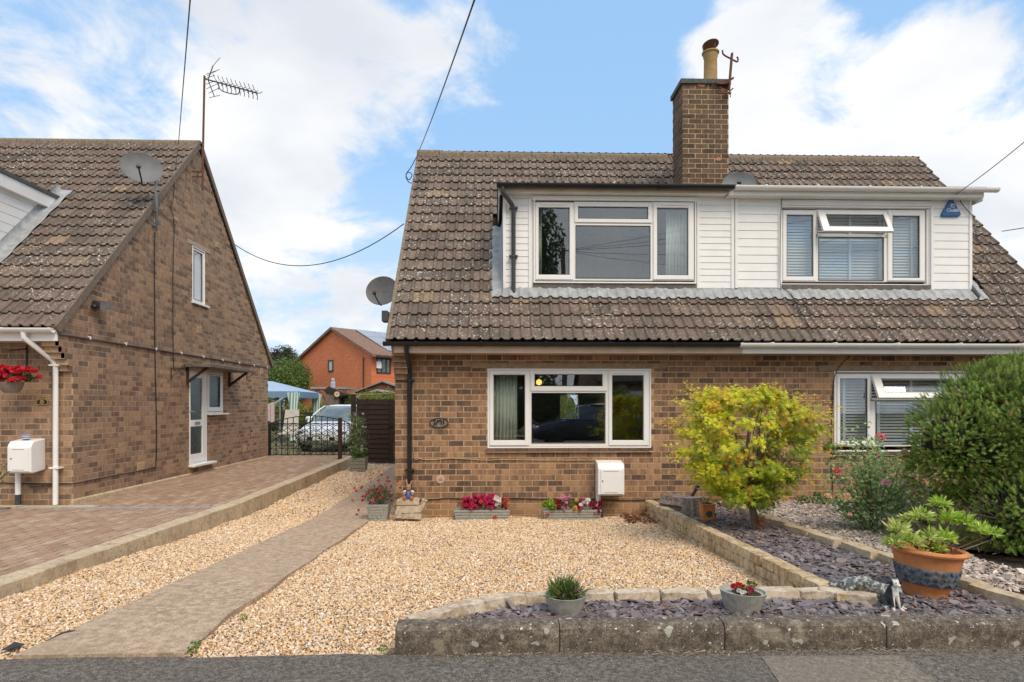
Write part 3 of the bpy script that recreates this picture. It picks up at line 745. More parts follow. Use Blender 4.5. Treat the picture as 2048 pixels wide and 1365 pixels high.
def pipe(parent, pts, r, mat, name='downpipe', clips=()):
    m = MB(); m.tube(pts, r, 12); p = m.build(name, mat, parent, smooth=True, auto=40)
    for (c, ax) in clips:
        m = MB(); c = Vector(c); m.box(c.x - r * 1.9, c.y - r * 1.15, c.z - .012, c.x + r * 1.9, c.y + r * 2.0, c.z + .012); m.build('pipe_clip', mat, p)
    return p

# ================================================================== the semi with the two different halves
YW, YE = 9.33, 8.95
XE = at(773, 683, YE).x
XV = at(790, 900, YW).x                     # outer face of the left gable wall
rp = atX(836, 309, XE); YR, ZR = rp.y, rp.z + .0
ZE = at(773, 683, YE).z
tanp = (ZR - ZE) / (YR - YE); PIT = math.atan(tanp); SL = Vector((0, math.cos(PIT), math.sin(PIT))); NR = Vector((0, -math.sin(PIT), math.cos(PIT)))
XP = at(1467, 640, YE + .5).x                # party line
NCL = round((XP - XE) / TW); XP = XE + NCL * TW
NCR = NCL - 0; XRR = XP + NCR * TW
SLEN = (ZR - ZE) / math.sin(PIT); GAU = SLEN / 20.2
YB = 2 * YR - YE - .4
roofz = lambda y: ZE + (y - YE) * tanp if y < YR else ZE + (2 * YR - YE - y) * tanp
YD = 9.68                                    # dormer face
XD0 = at(1006, 480, YD).x; XD1 = at(1941, 480, YD).x
ZDT = at(1400, 368, 9.45).z                  # dormer roof edge
YDB = YE + (ZDT - ZE) / tanp
print('main', XE, XV, YR, ZR, ZE, math.degrees(PIT), XP, XRR, GAU, XD0, XD1, ZDT, YDB)
hA = thing('brick_house', (1, YW, 0), 'brown brick house with tiled roof, black gutters and the tall chimney', 'house')
hB = thing('brick_house', (5.5, YW, 0), 'attached brown brick house on the right with white gutters and window blinds', 'house')

# openings of the front wall
WL = rc(975, 738, 1302, 897, YW); WR = rc(1668, 743, 1990, 904, YW)
def front_int(x0, x1, win):
    def f(z):
        if z > ZE + .02: return []
        if win[1] - .0 < z < win[3] + .0: return [(x0, win[0]), (win[2], x1)]
        return [(x0, x1)]
    return f
recsA, recsB = [], []
NC = int((ZE + .0 + .05) / CH)

coreA = MB(); brick_wall(recsA, coreA, (0, YW, 0), (1, 0, 0), (0, -1, 0), -.05, NC, front_int(XV, XP, WL), off=XV)
coreB = MB(); brick_wall(recsB, coreB, (0, YW, 0), (1, 0, 0), (0, -1, 0), -.05, NC, front_int(XP, XRR - .15, WR), off=XP)
# stepped brick corbel at the left corner
for k in range(6):
    z = ZE - .10 - (5 - k) * CH; yy_ = YW - (k + 1) * .058
    coreA.box(XV, yy_, z - .006, XV + .20, YW + .02, z + CH - .007)
    for dz in (0,):
        recsA.append(((XV + .10, yy_, z + CH / 2 - .006), .5, .20, Matrix(((1, 0, 0), (0, -1, 0), (0, 0, 1))), None))
# the left gable wall, seen from the side path
def gab(z):
    a = YW + .24; b = YB
    if z > ZE - .05:
        t_ = (z - ZE) / tanp + .10; a = max(a, YE + t_); b = min(b, 2 * YR - YE - t_)
    return [(a, b)] if b > a else []
gcore = MB(); brick_wall(recsA, gcore, (XV, 0, 0), (0, 1, 0), (-1, 0, 0), -.05, int(ZR / CH), gab)
fwall = coreA.build('front_wall', M['mortar'], hA); gwall = gcore.build('gable_wall', M['mortar'], hA); fwallB = coreB.build('front_wall', M['mortar'], hB)
recsA = [(r[0], r[1], r[2], r[3], (gwall if abs(r[3].col[1][0]) > .5 else fwall)) for r in recsA]
recsB = [(r[0], r[1], r[2], r[3], fwallB) for r in recsB]
# chimney
CY0, CY1 = 10.72, 11.30; c0 = at(1365, 300, CY0).x; c1 = at(1457, 300, CY0).x; cz1 = at(1400, 158, CY0).z; cz0 = ZDT - .3
cc = MB(); recsC = []
ncc = int((cz1 - .07 - cz0) / CH)
brick_wall(recsC, cc, (0, CY0, cz0), (1, 0, 0), (0, -1, 0), cz0, ncc, lambda z: [(c0, c1)], thick=.02, off=c0)
brick_wall(recsC, cc, (c0, 0, cz0), (0, 1, 0), (-1, 0, 0), cz0, ncc, lambda z: [(CY0 + .01, CY1)], thick=.02, off=CY0)
brick_wall(recsC, cc, (c1, 0, cz0), (0, 1, 0), (1, 0, 0), cz0, ncc, lambda z: [(CY0 + .01, CY1)], thick=.02, off=CY0)
cc.box(c0 + .01, CY0 + .01, cz0, c1 - .01, CY1, cz0 + ncc * CH)
chim = cc.build('chimney', M['mortar'], hA)
recsC = [(r[0], r[1] * 1.2, r[2], r[3], chim) for r in recsC]
zc = cz0 + ncc * CH
m = MB(); m.box(c0 - .04, CY0 - .04, zc, c1 + .03, CY1 + .04, zc + .085); m.build('chimney_cap', M['felt2'], chim, bevel=.01)
salmon = plain('spalled_brick', (.50, .20, .12), .9, var=.2)
for (u0, v0, u1, v1) in ((1394, 165, 1412, 174), (1421, 164, 1436, 172), (1440, 176, 1452, 184), (1431, 315, 1443, 322)):
    a = rc(u0, v0, u1, v1, CY0 - .012); m = MB(); n = 9; cx, cz, rx, rz = (a[0] + a[2]) / 2, (a[1] + a[3]) / 2, (a[2] - a[0]) / 2, (a[3] - a[1]) / 2
    m.prism([(cx + rx * math.cos(2 * math.pi * k / n) * random.uniform(.8, 1.1), CY0 - .0125, cz + rz * math.sin(2 * math.pi * k / n) * random.uniform(.8, 1.1)) for k in range(n)], (0, .006, 0)); m.build('spalled_patch', salmon, chim)
pc = at(1421, 120, 10.98); pb = zc + .085
m = MB(); pt = at(1421, 88 + 20, 10.98).z
m.lathe([(.135, pb), (.130, pb + .05), (.118, pb + .10), (.112, pt - .10), (.125, pt - .07), (.128, pt - .02), (.150, pt), (.150, pt + .02), (.128, pt + .02), (.11, pt - .05)], (pc.x, 10.98, 0), 20)
pot = m.build('chimney_pot', M['pot'], chim, smooth=True, auto=40)
m = MB(); Mt = Matrix.Rotation(R(-12), 4, 'X') @ Matrix.Rotation(R(-6), 4, 'Y'); m.lathe([(0, .012), (.09, .008), (.145, 0), (.145, -.008), (0, -.003)], (pc.x, 10.98, pt + .16), 20, M=Mt)
m.bar((pc.x + .05, 10.9, pt - .08), (pc.x + .05, 10.9, pt + .15), .02, .006); m.bar((pc.x - .13, 10.98, pt), (pc.x - .13, 10.98, pt + .15), .012); m.bar((pc.x + .05, 11.07, pt), (pc.x + .04, 11.07, pt + .17), .012)
m.build('chimney_cowl', plain('rusty_cowl', (.21, .13, .10), .7, .2, var=.3, scale=20), pot)
p2 = at(1383, 150, 10.95); m = MB()
m.lathe([(.075, pb), (.075, pb + .10), (.0, pb + .115)], (p2.x, 10.95, 0), 16)
for k in range(4): m.lathe([(.082, pb + .012 + k * .025), (.082, pb + .022 + k * .025)], (p2.x, 10.95, 0), 16)
m.build('gas_vent', M['steel'], chim)
lay_bricks(recsA, 185, M['brick'], M['brickj'], fwall); lay_bricks(recsC, 115, M['brickC'], M['brickjC'], chim); lay_bricks(recsB, 300, M['brick'], M['brickj'], fwallB)

# lintels over the windows, tiled sills under them
for h, wn, x0u, x1u in ((hA, WL, 941, 1332), (hB, WR, 1636, 2010)):
    xa, xb = at(x0u, 732, YW).x, at(x1u, 732, YW).x
    m = MB(); m.box(xa, YW - .016, wn[3] + .003, xb, YW + .2, wn[3] + .085); m.build('lintel', M['lintel'], h, bevel=.003)
    x = wn[0] - .02
    sm_ = MB(); tl_ = brick_mat('sill_tile_face' + h.name, 'obj', [(0, (.09, .055, .045)), (.5, (.15, .09, .07)), (1, (.22, .13, .09))])
    me_ = MB().box(.003, -.055, -.042, .150, .05, -.004).mesh('sill_tile', tl_)
    while x < wn[2] - .05:
        place(bpy.data.objects.new('sill_tile', me_), h, Matrix.Translation((x, YW, wn[1]))); x += .153
    m = MB(); m.box(wn[0] - .02, YW - .048, wn[1] - .060, wn[2] + .02, YW + .05, wn[1] - .043); m.build('sill_bed', M['mortar'], h)
# windows
def cellpx(cell, gl, kind, Y): return (rc(*cell, Y), rc(*gl, Y), kind)
lowL = window(hA, frontB(YW), WL, [cellpx((978, 741, 1060, 893), (988, 751, 1049, 880), 'sash', YW), cellpx((1060, 741, 1216, 784), (1070, 750, 1204, 772), 'sash', YW),
       cellpx((1060, 784, 1216, 893), (1064, 787, 1210, 886), 'fixed', YW), cellpx((1216, 741, 1299, 893), (1225, 752, 1286, 880), 'sash', YW)], vents=[(at(992, 746, YW).x, at(992, 746, YW).z, at(1044, 746, YW).x), (at(1230, 746, YW).x, at(1230, 746, YW).z, at(1282, 746, YW).x)])
lowR = window(hB, frontB(YW), WR, [cellpx((1672, 748, 1741, 893), (1681, 759, 1733, 881), 'sash', YW), cellpx((1741, 748, 1912, 803), (1760, 759, 1898, 788), 'open', YW),
       cellpx((1741, 797, 1912, 893), (1752, 804, 1905, 888), 'fixed', YW), cellpx((1912, 748, 1987, 893), (1921, 759, 1977, 881), 'sash', YW)])
UA = rc(1067, 402, 1391, 567, YD); UB = rc(1562, 416, 1857, 570, YD)
upL = window(hA, frontB(YD - .03), UA, [cellpx((1070, 405, 1148, 561), (1078, 417, 1138, 549), 'sash', YD - .03), cellpx((1148, 405, 1305, 447), (1157, 416, 1295, 437), 'sash', YD - .03),
      cellpx((1148, 447, 1305, 561), (1152, 453, 1300, 556), 'fixed', YD - .03), cellpx((1305, 405, 1388, 561), (1315, 418, 1375, 550), 'sash', YD - .03)], vents=[(at(1082, 411, YD).x, at(1082, 411, YD).z, at(1134, 411, YD).x), (at(1320, 412, YD).x, at(1320, 412, YD).z, at(1371, 412, YD).x)])
upR = window(hB, frontB(YD + .02), UB, [cellpx((1565, 420, 1634, 563), (1575, 431, 1626, 552), 'sash', YD), cellpx((1634, 420, 1775, 475), (1651, 432, 1764, 461), 'open', YD),
      cellpx((1634, 469, 1775, 563), (1639, 476, 1768, 560), 'fixed', YD), cellpx((1775, 420, 1852, 563), (1787, 433, 1839, 555), 'sash', YD)])
# fascias, soffits, gutters
XG = at(1478, 695, 8.92).x
gz = at(900, 686, 8.90).z
for h, x0, x1 in ((hA, XE + .10, XP), (hB, XP + .001, XRR)):
    m = MB(); m.box(x0, 8.975, gz - .135, x1, 9.00, gz - .0); m.build('fascia', M['cream'] if h is hA else M['white'], h)
    m = MB(); m.box(x0, 9.001, gz - .130, x1, YW - .001, gz - .118); m.build('soffit', M['cream'], h)
gutter(hA, XE - .04, XG, 8.91, gz + .01, M['black'], .058); gutter(hB, XG + .0, XRR, 8.91, gz + .005, M['white'], .062)
px = at(819, 800, 9.26).x
pipe(hA, [(px, 8.915, gz - .03), (px, 8.93, gz - .10), (px, 9.235, gz - .33), (px, 9.26, gz - .38), (px, 9.26, .24)], .034, M['black'], clips=[((px, 9.26, at(819, 761, 9.26).z), 0), ((px, 9.26, at(819, 941, 9.26).z), 0)])

# roof: boards under the tiles, tiles, ridge, verge
def slab(m, x0, x1, s0, s1, off=-.03, th=.05):
    a = Vector((0, YE, ZE)); p = [a + SL * s0 + NR * off, a + SL * s1 + NR * off, a + SL * s1 + NR * (off - th), a + SL * s0 + NR * (off - th)]
    m.prism([(x0, q.y, q.z) for q in p], (x1 - x0, 0, 0))
sface = (YD - YE) / math.cos(PIT); sback = (YDB - YE) / math.cos(PIT)
rfs = {}
for h, x0, x1, d0, d1 in ((hA, XE, XP, XD0, XP), (hB, XP, XRR, XP, XD1)):
    m = MB()
    slab(m, x0, x1, 0, sface); slab(m, x0, x1, sback, SLEN)
    if d0 > x0 + .01: slab(m, x0, d0, sface, sback)
    if d1 < x1 - .01: slab(m, d1, x1, sface, sback)
    p = [(x0, YR, ZR - .05), (x0, 2 * YR - YE, ZE), (x0, 2 * YR - YE, ZE - .05), (x0, YR, ZR - .12)]; m.prism(p, (x1 - x0, 0, 0))
    rfs[h.name] = m.build('roof', M['felt'], h)
def skipd(i, j, c):
    x = c.x + TW / 2; y = c.y
    if j * GAU > SLEN - .22: return True
    return XD0 - .14 < x < XD1 + .16 and YD - .16 < y < YDB - .12
O0 = Vector((XE, YE, ZE)); tA = tile_recs(O0, (1, 0, 0), SL, NCL, 20, GAU, skipd); tB = tile_recs(O0 + Vector((NCL * TW, 0, 0)), (1, 0, 0), SL, NCR, 20, GAU, skipd)
lay_tiles(tA, 300, rfs[hA.name], M['tile'], M['tilej']); lay_tiles(tB, 300, rfs[hB.name], M['tile'], M['tilej'])
# back slopes, tiled too
tb = tile_recs((XRR, 2 * YR - YE, ZE), (-1, 0, 0), (0, -SL.y, SL.z), NCL + NCR, 20, GAU)
lay_tiles([(c, -1, r) for c, w_, r in tb], 0, rfs[hB.name], M['tile'], M['tilej'])
for h, x0, x1 in ((hA, XE - .01, XP), (hB, XP, XRR + .01)):
    x = x0
    while x < x1 - .1:
        L = min(.46, x1 - x); m = MB(); n = 8; sag = .0 if h is hA else -.0
        za = ZR - .035 + .03 * max(0, 1 - (x - XE) / 1.2) ** 2
        pr = [(math.cos(math.pi * k / n) * .125, math.sin(math.pi * k / n) * .085) for k in range(n + 1)] + [(-.13, -.09), (.13, -.09)]
        m.prism([(x, YR + a_, za + b_) for a_, b_ in pr], (L - .006, 0, 0)); m.build('ridge_tile', M['ridge'], rfs[h.name], bevel=.006); x += .46
m = MB(); a = Vector((XE - .012, YE, ZE)); q = [a + NR * .05, a + SL * SLEN + NR * .03, a + SL * SLEN - NR * .06, a - NR * .06]
m.prism([tuple(p) for p in q], (.05, 0, 0)); m.prism([(XE - .012, 2 * YR - p.y, p.z) for p in q], (.05, 0, 0)); m.build('verge', M['ridge'], rfs[hA.name])

# dormer: cheeks, face, flat roof, white boards
def dormer(h, x0, x1, win, left, right, soff):
    m = MB(); zb = roofz(YD) - .04; zt = ZDT - .09
    zt = ZDT - .06; m.box(x0, YD, zb, win[0], YD + .10, zt); m.box(win[2], YD, zb, x1, YD + .10, zt); m.box(win[0], YD, win[3], win[2], YD + .10, zt); m.box(win[0], YD + .01, zb, win[2], YD + .10, win[1])
    if left: m.prism([(x0, YD, zb), (x0, YDB, ZDT - .05), (x0, YD, ZDT - .05)], (.08, 0, 0))
    if right: m.prism([(x1 - .08, YD, zb), (x1 - .08, YDB, ZDT - .05), (x1 - .08, YD, ZDT - .05)], (.08, 0, 0))
    d = m.build('dormer', M['clad'], h)
    m = MB(); m.box(x0 - (.09 if left else 0), YD - .22, ZDT - .05, x1 + (.09 if right else 0), YDB + .12, ZDT); m.build('flat_roof', M['felt2'], d)
    m = MB(); fb_ = ZDT - (.125 if h is hA else .150); m.box(x0 - (.07 if left else 0), YD - .185, fb_, x1 + (.07 if right else 0), YD - .165, ZDT - .051); m.build('fascia', M['clad'] if h is hB else M['cream'], d)  # cream on the left half puts the shading under the gutter into colour
    m = MB(); m.box(x0 - (.06 if left else 0), YD - .164, fb_, x1 + (.06 if right else 0), YD - .001, fb_ + .01); m.build('soffit', M['clad'], d)
    if left: m = MB(); m.box(x0 - .072, YD - .164, ZDT - .20, x0 - .055, YDB - .1, ZDT - .051); m.build('side_fascia', M['clad'], d)
    if right: m = MB(); m.box(x1 + .055, YD - .164, ZDT - .20, x1 + .072, YDB - .1, ZDT - .051); m.build('side_fascia', M['clad'], d)
    return d
dA = dormer(hA, XD0, XP - .001, UA, True, False, 0); dB = dormer(hB, XP + .001, XD1, UB, False, True, 0)
def boards(d, u0, u1, vt, vb, pitch_px, Y, trim=(True, True)):
    x0, x1 = at(u0, vt, Y).x, at(u1, vt, Y).x; zt, zb = at(u0, vt, Y).z, at(u0, vb, Y).z; n = max(1, round((vb - vt) / pitch_px)); hgt = (zt - zb) / n
    e0 = .045 if trim[0] else 0; e1 = .045 if trim[1] else 0
    me_ = MB(); me_.prism([(0, -.015, .003), (0, -.010, hgt - .008), (0, -.005, hgt - .006), (0, -.005, hgt + .0), (0, 0, hgt), (0, 0, .0), (0, -.012, 0)][::-1], (x1 - x0 - e0 - e1, 0, 0))
    me2 = me_.mesh('cladding_board', M['clad'])
    for k in range(n): place(bpy.data.objects.new('cladding_board', me2), d, Matrix.Translation((x0 + e0, Y - .0005, zb + k * hgt)))
    m = MB()
    if trim[0]: m.box(x0, Y - .03, zb - .01, x0 + .045, Y - .001, zt)
    if trim[1]: m.box(x1 - .045, Y - .03, zb - .01, x1, Y - .001, zt)
    if m.v: m.build('corner_trim', M['clad'], d, bevel=.003)
boards(dA, 1006, 1063, 398, 578, 12.9, YD); boards(dA, 1393, 1467, 398, 577, 12.9, YD); boards(dB, 1469, 1561, 396, 576, 16, YD); boards(dB, 1860, 1942, 402, 579, 16, YD)
for d, u0, u1, v0, v1 in ((dA, 1006, 1467, 385, 397), (dB, 1469, 1942, 386, 395)):
    a = rc(u0, v0, u1, v1, YD - .002); m = MB(); m.box(a[0], YD - .016, a[1], a[2], YD - .001, a[3]); m.build('header_board', M['clad'], d)
a = rc(1064, 397, 1393, 402, YD); m = MB(); m.box(a[0], YD - .045, a[1], a[2], YD - .001, a[3]); m.build('window_head', M['clad'], dA)
a = rc(1560, 404, 1861, 415, YD); m = MB(); m.box(a[0], YD - .03, a[1] + .03, a[2], YD - .001, a[3]); m.box(a[0], YD - .015, a[1], a[2], YD - .001, a[1] + .028); m.build('window_head', M['clad'], dB)
a = rc(1066, 568, 1391, 584, YD); m = MB(); m.box(a[0], YD - .02, a[1], a[2], YD - .001, a[3]); m.build('cement_strip', M['cement'], dA)
a = rc(1561, 571, 1860, 585, YD); m = MB(); m.box(a[0], YD - .02, a[1], a[2], YD - .001, a[3]); m.build('cement_strip', M['cement'], dB)
# lead flashing dressed over the rolls
def lead_apron(d, x0, x1):
    m = MB(); n = int((x1 - x0) / .0126); prev = None; s1 = (YD - YE) / math.cos(PIT)
    for i in range(n + 1):
        x = x0 + (x1 - x0) * i / n; ph = ((x - XE) % (TW / 2)) / (TW / 2); dr_ = abs(ph - .84); dr_ = min(dr_, 1 - dr_); roll = .030 * max(0, 1 - (dr_ / .26) ** 2)
        w_ = .012 * math.sin(x * 9.1) + .006 * math.sin(x * 31)
        low = O0 + SL * (s1 - .17 + w_) + NR * (.060 + roll); mid = O0 + SL * (s1 - .05) + NR * (.066 + roll * .7)
        m.v += [(x, low.y, low.z), (x, mid.y, mid.z), (x, YD - .024, mid.z + .07 + .01 * math.sin(x * 13)), (x, YD - .004, mid.z + .10)]
        if i: b = (i - 1) * 4; m.f += [(b, b + 4, b + 5, b + 1), (b + 1, b + 5, b + 6, b + 2), (b + 2, b + 6, b + 7, b + 3)]
    m.m = [0] * len(m.f); m.build('lead_flashing', M['lead'], d, smooth=True)
lead_apron(dA, XD0 - .12, XP - .001); lead_apron(dB, XP + .001, XD1 + .18)
m = MB(); n = 40
for i in range(n + 1):
    s_ = sface - .16 + (sback - .45 - sface + .16) * i / n; w_ = .015 * math.sin(i * .9)
    for (dx, nn_) in ((-.21 + w_, .045), (-.12, .075 + .01 * math.sin(i * 1.3)), (-.03, .05), (-.004, .16)):
        p = O0 + SL * s_ + NR * nn_; m.v.append((XD0 + dx, p.y, p.z))
    if i: b = (i - 1) * 4; m.f += [(b + k, b + k + 1, b + k + 5, b + k + 4) for k in range(3)]
m.m = [0] * len(m.f); m.build('side_flashing', M['lead'], dA, smooth=True)
m = MB(); m.v = []
for i in range(n + 1):
    s_ = sface - .16 + (sback - .3 - sface + .16) * i / n
    for (dx, nn_) in ((.20 + .015 * math.sin(i), .045), (.10, .07), (.02, .05), (.004, .14)):
        p = O0 + SL * s_ + NR * nn_; m.v.append((XD1 + dx, p.y, p.z))
    if i: b = (i - 1) * 4; m.f += [(b + k, b + k + 4, b + k + 5, b + k + 1) for k in range(3)]
m.m = [0] * len(m.f); m.build('side_flashing', M['lead'], dB, smooth=True)
# dormer gutters
zgt = ZDT - .035
gutter(dA, XD0 - .10, at(1466, 370, 9.45).x, YD - .245, zgt, M['black'], .055, brackets=1.0); gutter(dB, at(1469, 370, 9.45).x, XD1 + .24, YD - .245, zgt - .0, M['white'], .058, brackets=.8)
xa = at(1005, 380, YD - .24).x; xb = at(1027, 480, YD - .06).x
pipe(dA, [(xa, YD - .245, zgt - .05), (xa, YD - .245, zgt - .11), (xb - .02, YD - .09, zgt - .27), (xb, YD - .065, zgt - .33), (xb, YD - .065, at(1027, 588, YD - .06).z)], .034, M['darkgrey'], clips=[((xb, YD - .065, at(1027, 419, YD).z), 0), ((xb, YD - .065, at(1027, 515, YD).z), 0)])
# rooms behind the glass
def room(h, x0, y0, z0, x1, y1, z1, mat, hole=None, win=None):
    m = MB(); t_ = .03
    m.box(x0, y0, z0 - t_, x1, y1, z0); m.box(x0, y0, z1, x1, y1, z1 + t_); m.box(x0 - t_, y0, z0, x0, y1, z1); m.box(x1, y0, z0, x1 + t_, y1, z1)
    if hole:
        a, b, c, d = hole
        m.box(x0, y1, z0, a, y1 + .1, z1); m.box(c, y1, z0, x1, y1 + .1, z1); m.box(a, y1, z0, c, y1 + .1, b); m.box(a, y1, d, c, y1 + .1, z1)
    else: m.box(x0, y1, z0, x1, y1 + .1, z1)
    return m.build('room_shell', mat, h)
YBW = YB
hole = rc(1120, 790, 1158, 838, YBW)
room(hA, XV + .26, YW + .25, .1, XP - .12, YBW, 2.42, M['room'], hole=hole); room(hB, XP + .12, YW + .25, .1, XRR - .5, YW + 3.6, 2.42, M['room'])
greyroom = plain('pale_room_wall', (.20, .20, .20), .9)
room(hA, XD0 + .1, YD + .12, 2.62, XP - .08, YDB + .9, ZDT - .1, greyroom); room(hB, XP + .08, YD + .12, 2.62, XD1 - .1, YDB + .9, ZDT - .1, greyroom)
for h, x0, x1 in ((hA, XV, XP), (hB, XP, XRR - .15)):
    m = MB()
    if h is hA:
        a, b, c, d = hole; m.box(x0, YBW + .11, -.05, a, YBW + .3, ZE); m.box(c, YBW + .11, -.05, x1, YBW + .3, ZE); m.box(a, YBW + .11, -.05, c, YBW + .3, b); m.box(a, YBW + .11, d, c, YBW + .3, ZE)
    else: m.box(x0, YBW + .11, -.05, x1, YBW + .3, ZE); m.box(x1 - .2, YW + .25, -.05, x1, YBW, ZE - .2)
    m.build('rear_wall', M['mortar'], h)
# small wall fittings of the left half
m = MB(); q = at(881, 959, YW); n = 20
m.prism([(q.x + .062 * math.cos(2 * math.pi * k / n) * (1 + .05 * math.sin(3 * k)), YW - .014, q.z + .062 * math.sin(2 * math.pi * k / n)) for k in range(n)], (0, .012, 0))
m.build('mortar_patch', plain('pale_mortar', (.52, .40, .33), .95), hA)
m = MB(); m.prism([(q.x + .036 * math.cos(2 * math.pi * k / n), YW - .018, q.z + .022 * math.sin(2 * math.pi * k / n)) for k in range(n)], (0, .004, 0)); m.build('brick_patch', plain('pink_brick_patch', (.50, .24, .14), .95), hA)
def cable(name, pts, r, mat, parent=None, n=5): m = MB(); m.tube(pts, r, n); return m.build(name, mat, parent, smooth=True)
def sm(pts, k=6):
    """Catmull-Rom through the points"""
    P = [Vector(p) for p in pts]; P = [P[0]] + P + [P[-1]]; out = []
    for i in range(1, len(P) - 2):
        for j in range(k):
            t = j / k; a, b, c, d = P[i - 1], P[i], P[i + 1], P[i + 2]
            out.append(.5 * ((2 * b) + (-a + c) * t + (2 * a - 5 * b + 4 * c - d) * t * t + (-a + 3 * b - 3 * c + d) * t ** 3))
    return out + [P[-2]]
cable('cable', sm([at(u, v, YW - .014) for u, v in ((826, 765), (827, 905), (840, 918), (870, 920), (900, 917), (940, 919), (970, 921), (1010, 920), (1100, 921), (1230, 921), (1246, 926), (1250, 940))]), .006, M['mortar'], hA)
cable('cable', sm([at(u, v, YW - .016) for u, v in ((792, 997), (830, 1001), (870, 999), (900, 997), (960, 999), (1030, 997), (1100, 999), (1160, 999), (1230, 1001), (1300, 1000), (1340, 997), (1460, 1002))]), .007, M['black'], hA)
cable('cable', sm([at(u, v, YW - .016) for u, v in ((1700, 712), (1672, 745), (1665, 800), (1663, 900), (1666, 990))]), .006, M['black'], hB)
O1 = lambda u, v, lift=.05: None
def on_roof(u, v, lift):
    d = ray(u, v); # ray against the front slope
    o = Vector((0, 0, CAMZ)); t = (O0 - o).dot(NR) / d.dot(NR); return o + d * t + NR * lift
cable('cable', sm([on_roof(u, v, .085) for u, v in ((1562, 585), (1580, 600), (1600, 638), (1622, 675))]), .006, M['black'], hB)
cable('cable', [at(u, v, YD - .05) for u, v in ((1564, 376), (1563, 404), (1561, 440), (1560, 560), (1562, 580))], .005, M['black'], hB)
cable('cable', sm([on_roof(u, v, .085) for u, v in ((1944, 470), (1975, 545), (2015, 625), (2046, 690))]), .006, M['black'], hB)

# ================================================================== the left house
XL = at(145, 1005, YW).x
q = atX(400, 287, XL + .03); YRL, ZRL = q.y, q.z
q = atX(536, 735, XL); YBL = q.y
ZEL = at(100, 657, YE).z
tL = (ZRL - ZEL) / (YRL - YE); PL = math.atan(tL); SLL = Vector((0, math.cos(PL), math.sin(PL))); NL = Vector((0, -math.sin(PL), math.cos(PL)))
YEB = 2 * YRL - YE
print('left', XL, YRL, ZRL, ZEL, YBL, YEB, math.degrees(PL))
hL = thing('brick_house', (XL - 2, YW, .2), 'brown brick house on the left with its gable wall and side door facing the drive', 'house')
B90 = Matrix(((0, -1, 0, XL), (1, 0, 0, 0), (0, 0, 1, 0), (0, 0, 0, 1)))     # local x -> +Y, local y (into wall) -> -X
def gy(u, v): p = atX(u, v, XL); return p.y, p.z
dy0, dzb = gy(378, 930); dy1, dzt = gy(445, 745); dym, _ = gy(413, 800)
_, dzt = gy(412, 745); _, wsb = gy(445, 826)
uy0, uzt = gy(384, 492); uy1, uzb = gy(409, 608)
uzb = gy(384, 603)[1]; uzt = gy(384, 491)[1]
def gabL(z):
    a, b = YW + .0, YBL
    z_ = ZEL - .05; a += .003
    if z > z_: t_ = (z - ZEL) / tL + .10; a = YE + t_; b = YEB - t_
    elif z > z_ - 6 * CH: a = YW - (6 - int((z_ - z) / CH)) * .058
    if b <= a: return []
    if dzb < z < wsb - .04: return [(a, dy0), (dym, b)]
    if wsb - .04 <= z < dzt: return [(a, dy0), (dy1, b)]
    if uzb < z < uzt: return [(a, uy0), (uy1, b)]
    return [(a, b)]
recsL = []; gc = MB(); brick_wall(recsL, gc, (XL, 0, 0), (0, 1, 0), (1, 0, 0), .12, int((ZRL - .15) / CH), gabL)
fc = MB(); nfl = int((ZEL - .10 - .12) / CH)
brick_wall(recsL, fc, (0, YW, 0), (1, 0, 0), (0, -1, 0), .12, nfl, lambda z: [(-11, XL - .001)], off=XL)
gwl = gc.build('gable_wall', M['mortar'], hL); fwl = fc.build('front_wall', M['mortar'], hL)
for k in range(6):
    zq = .12 + (int((ZEL - .05 - .12) / CH) - 5 + k) * CH; yq = YW - (k + 1) * .058
    recsL.append(((XL - .11, yq, zq + CH / 2), .5, .21, Matrix(((1, 0, 0), (0, -1, 0), (0, 0, 1))), fwl))
recsL = [(r[0], r[1] * (1.4 if abs(r[3].col[1][1]) < .5 else 1), r[2], r[3], gwl if abs(r[3].col[1][0]) > .5 else fwl) for r in recsL]
lay_bricks(recsL, 300, M['brickL'], M['brickjL'], gwl)
m = MB(); m.box(-11, YEB - .36, 0, XL - .26, YEB - .3, ZEL); m.build('rear_wall', M['mortar'], hL)
# mortar fillet along the foot of the gable
m = MB(); m.prism([(XL - .02, YW - .03, .18), (XL + .045, YW - .03, .18), (XL + .035, YW - .03, zd(9.33) + .06), (XL, YW - .03, zd(9.33) + .08)], (0, YBL - YW, .0)); m.build('plinth', M['edge'], hL)
# roof
def slabL(m, x0, x1, s0, s1, off=-.03, th=.05):
    a = Vector((0, YE, ZEL)); p = [a + SLL * s0 + NL * off, a + SLL * s1 + NL * off, a + SLL * s1 + NL * (off - th), a + SLL * s0 + NL * (off - th)]
    m.prism([(x0, q.y, q.z) for q in p], (x1 - x0, 0, 0))
SLENL = (ZRL - ZEL) / math.sin(PL); GL = SLENL / 20.4
q = at(118, 404, 11.6); XDL = atX(120, 404, -8.08).x
o = Vector((0, 0, CAMZ)); OL = Vector((XL + .05, YE, ZEL))
def on_roofL(u, v, lift=0): d = ray(u, v); t = (OL - o).dot(NL) / d.dot(NL); return o + d * t + NL * lift
qa = on_roofL(118, 402, .05); qb = on_roofL(0, 515, .05); XDL = (qa.x + qb.x) / 2; ZDL = qa.z; YDL = YE + .75
print('dormerL', qa, qb)
m = MB(); m2 = MB(); slabL(m, -11, XL + .03, 0, SLENL); p = [(-11, YRL, ZRL - .05), (-11, YEB, ZEL), (-11, YEB, ZEL - .05), (-11, YRL, ZRL - .12)]; m.prism(p, (11 + XL + .03, 0, 0))
rL = m.build('roof', M['felt'], hL)
ncl = 15; recT = []
YDLB = YE + (ZDL - ZEL) / tL
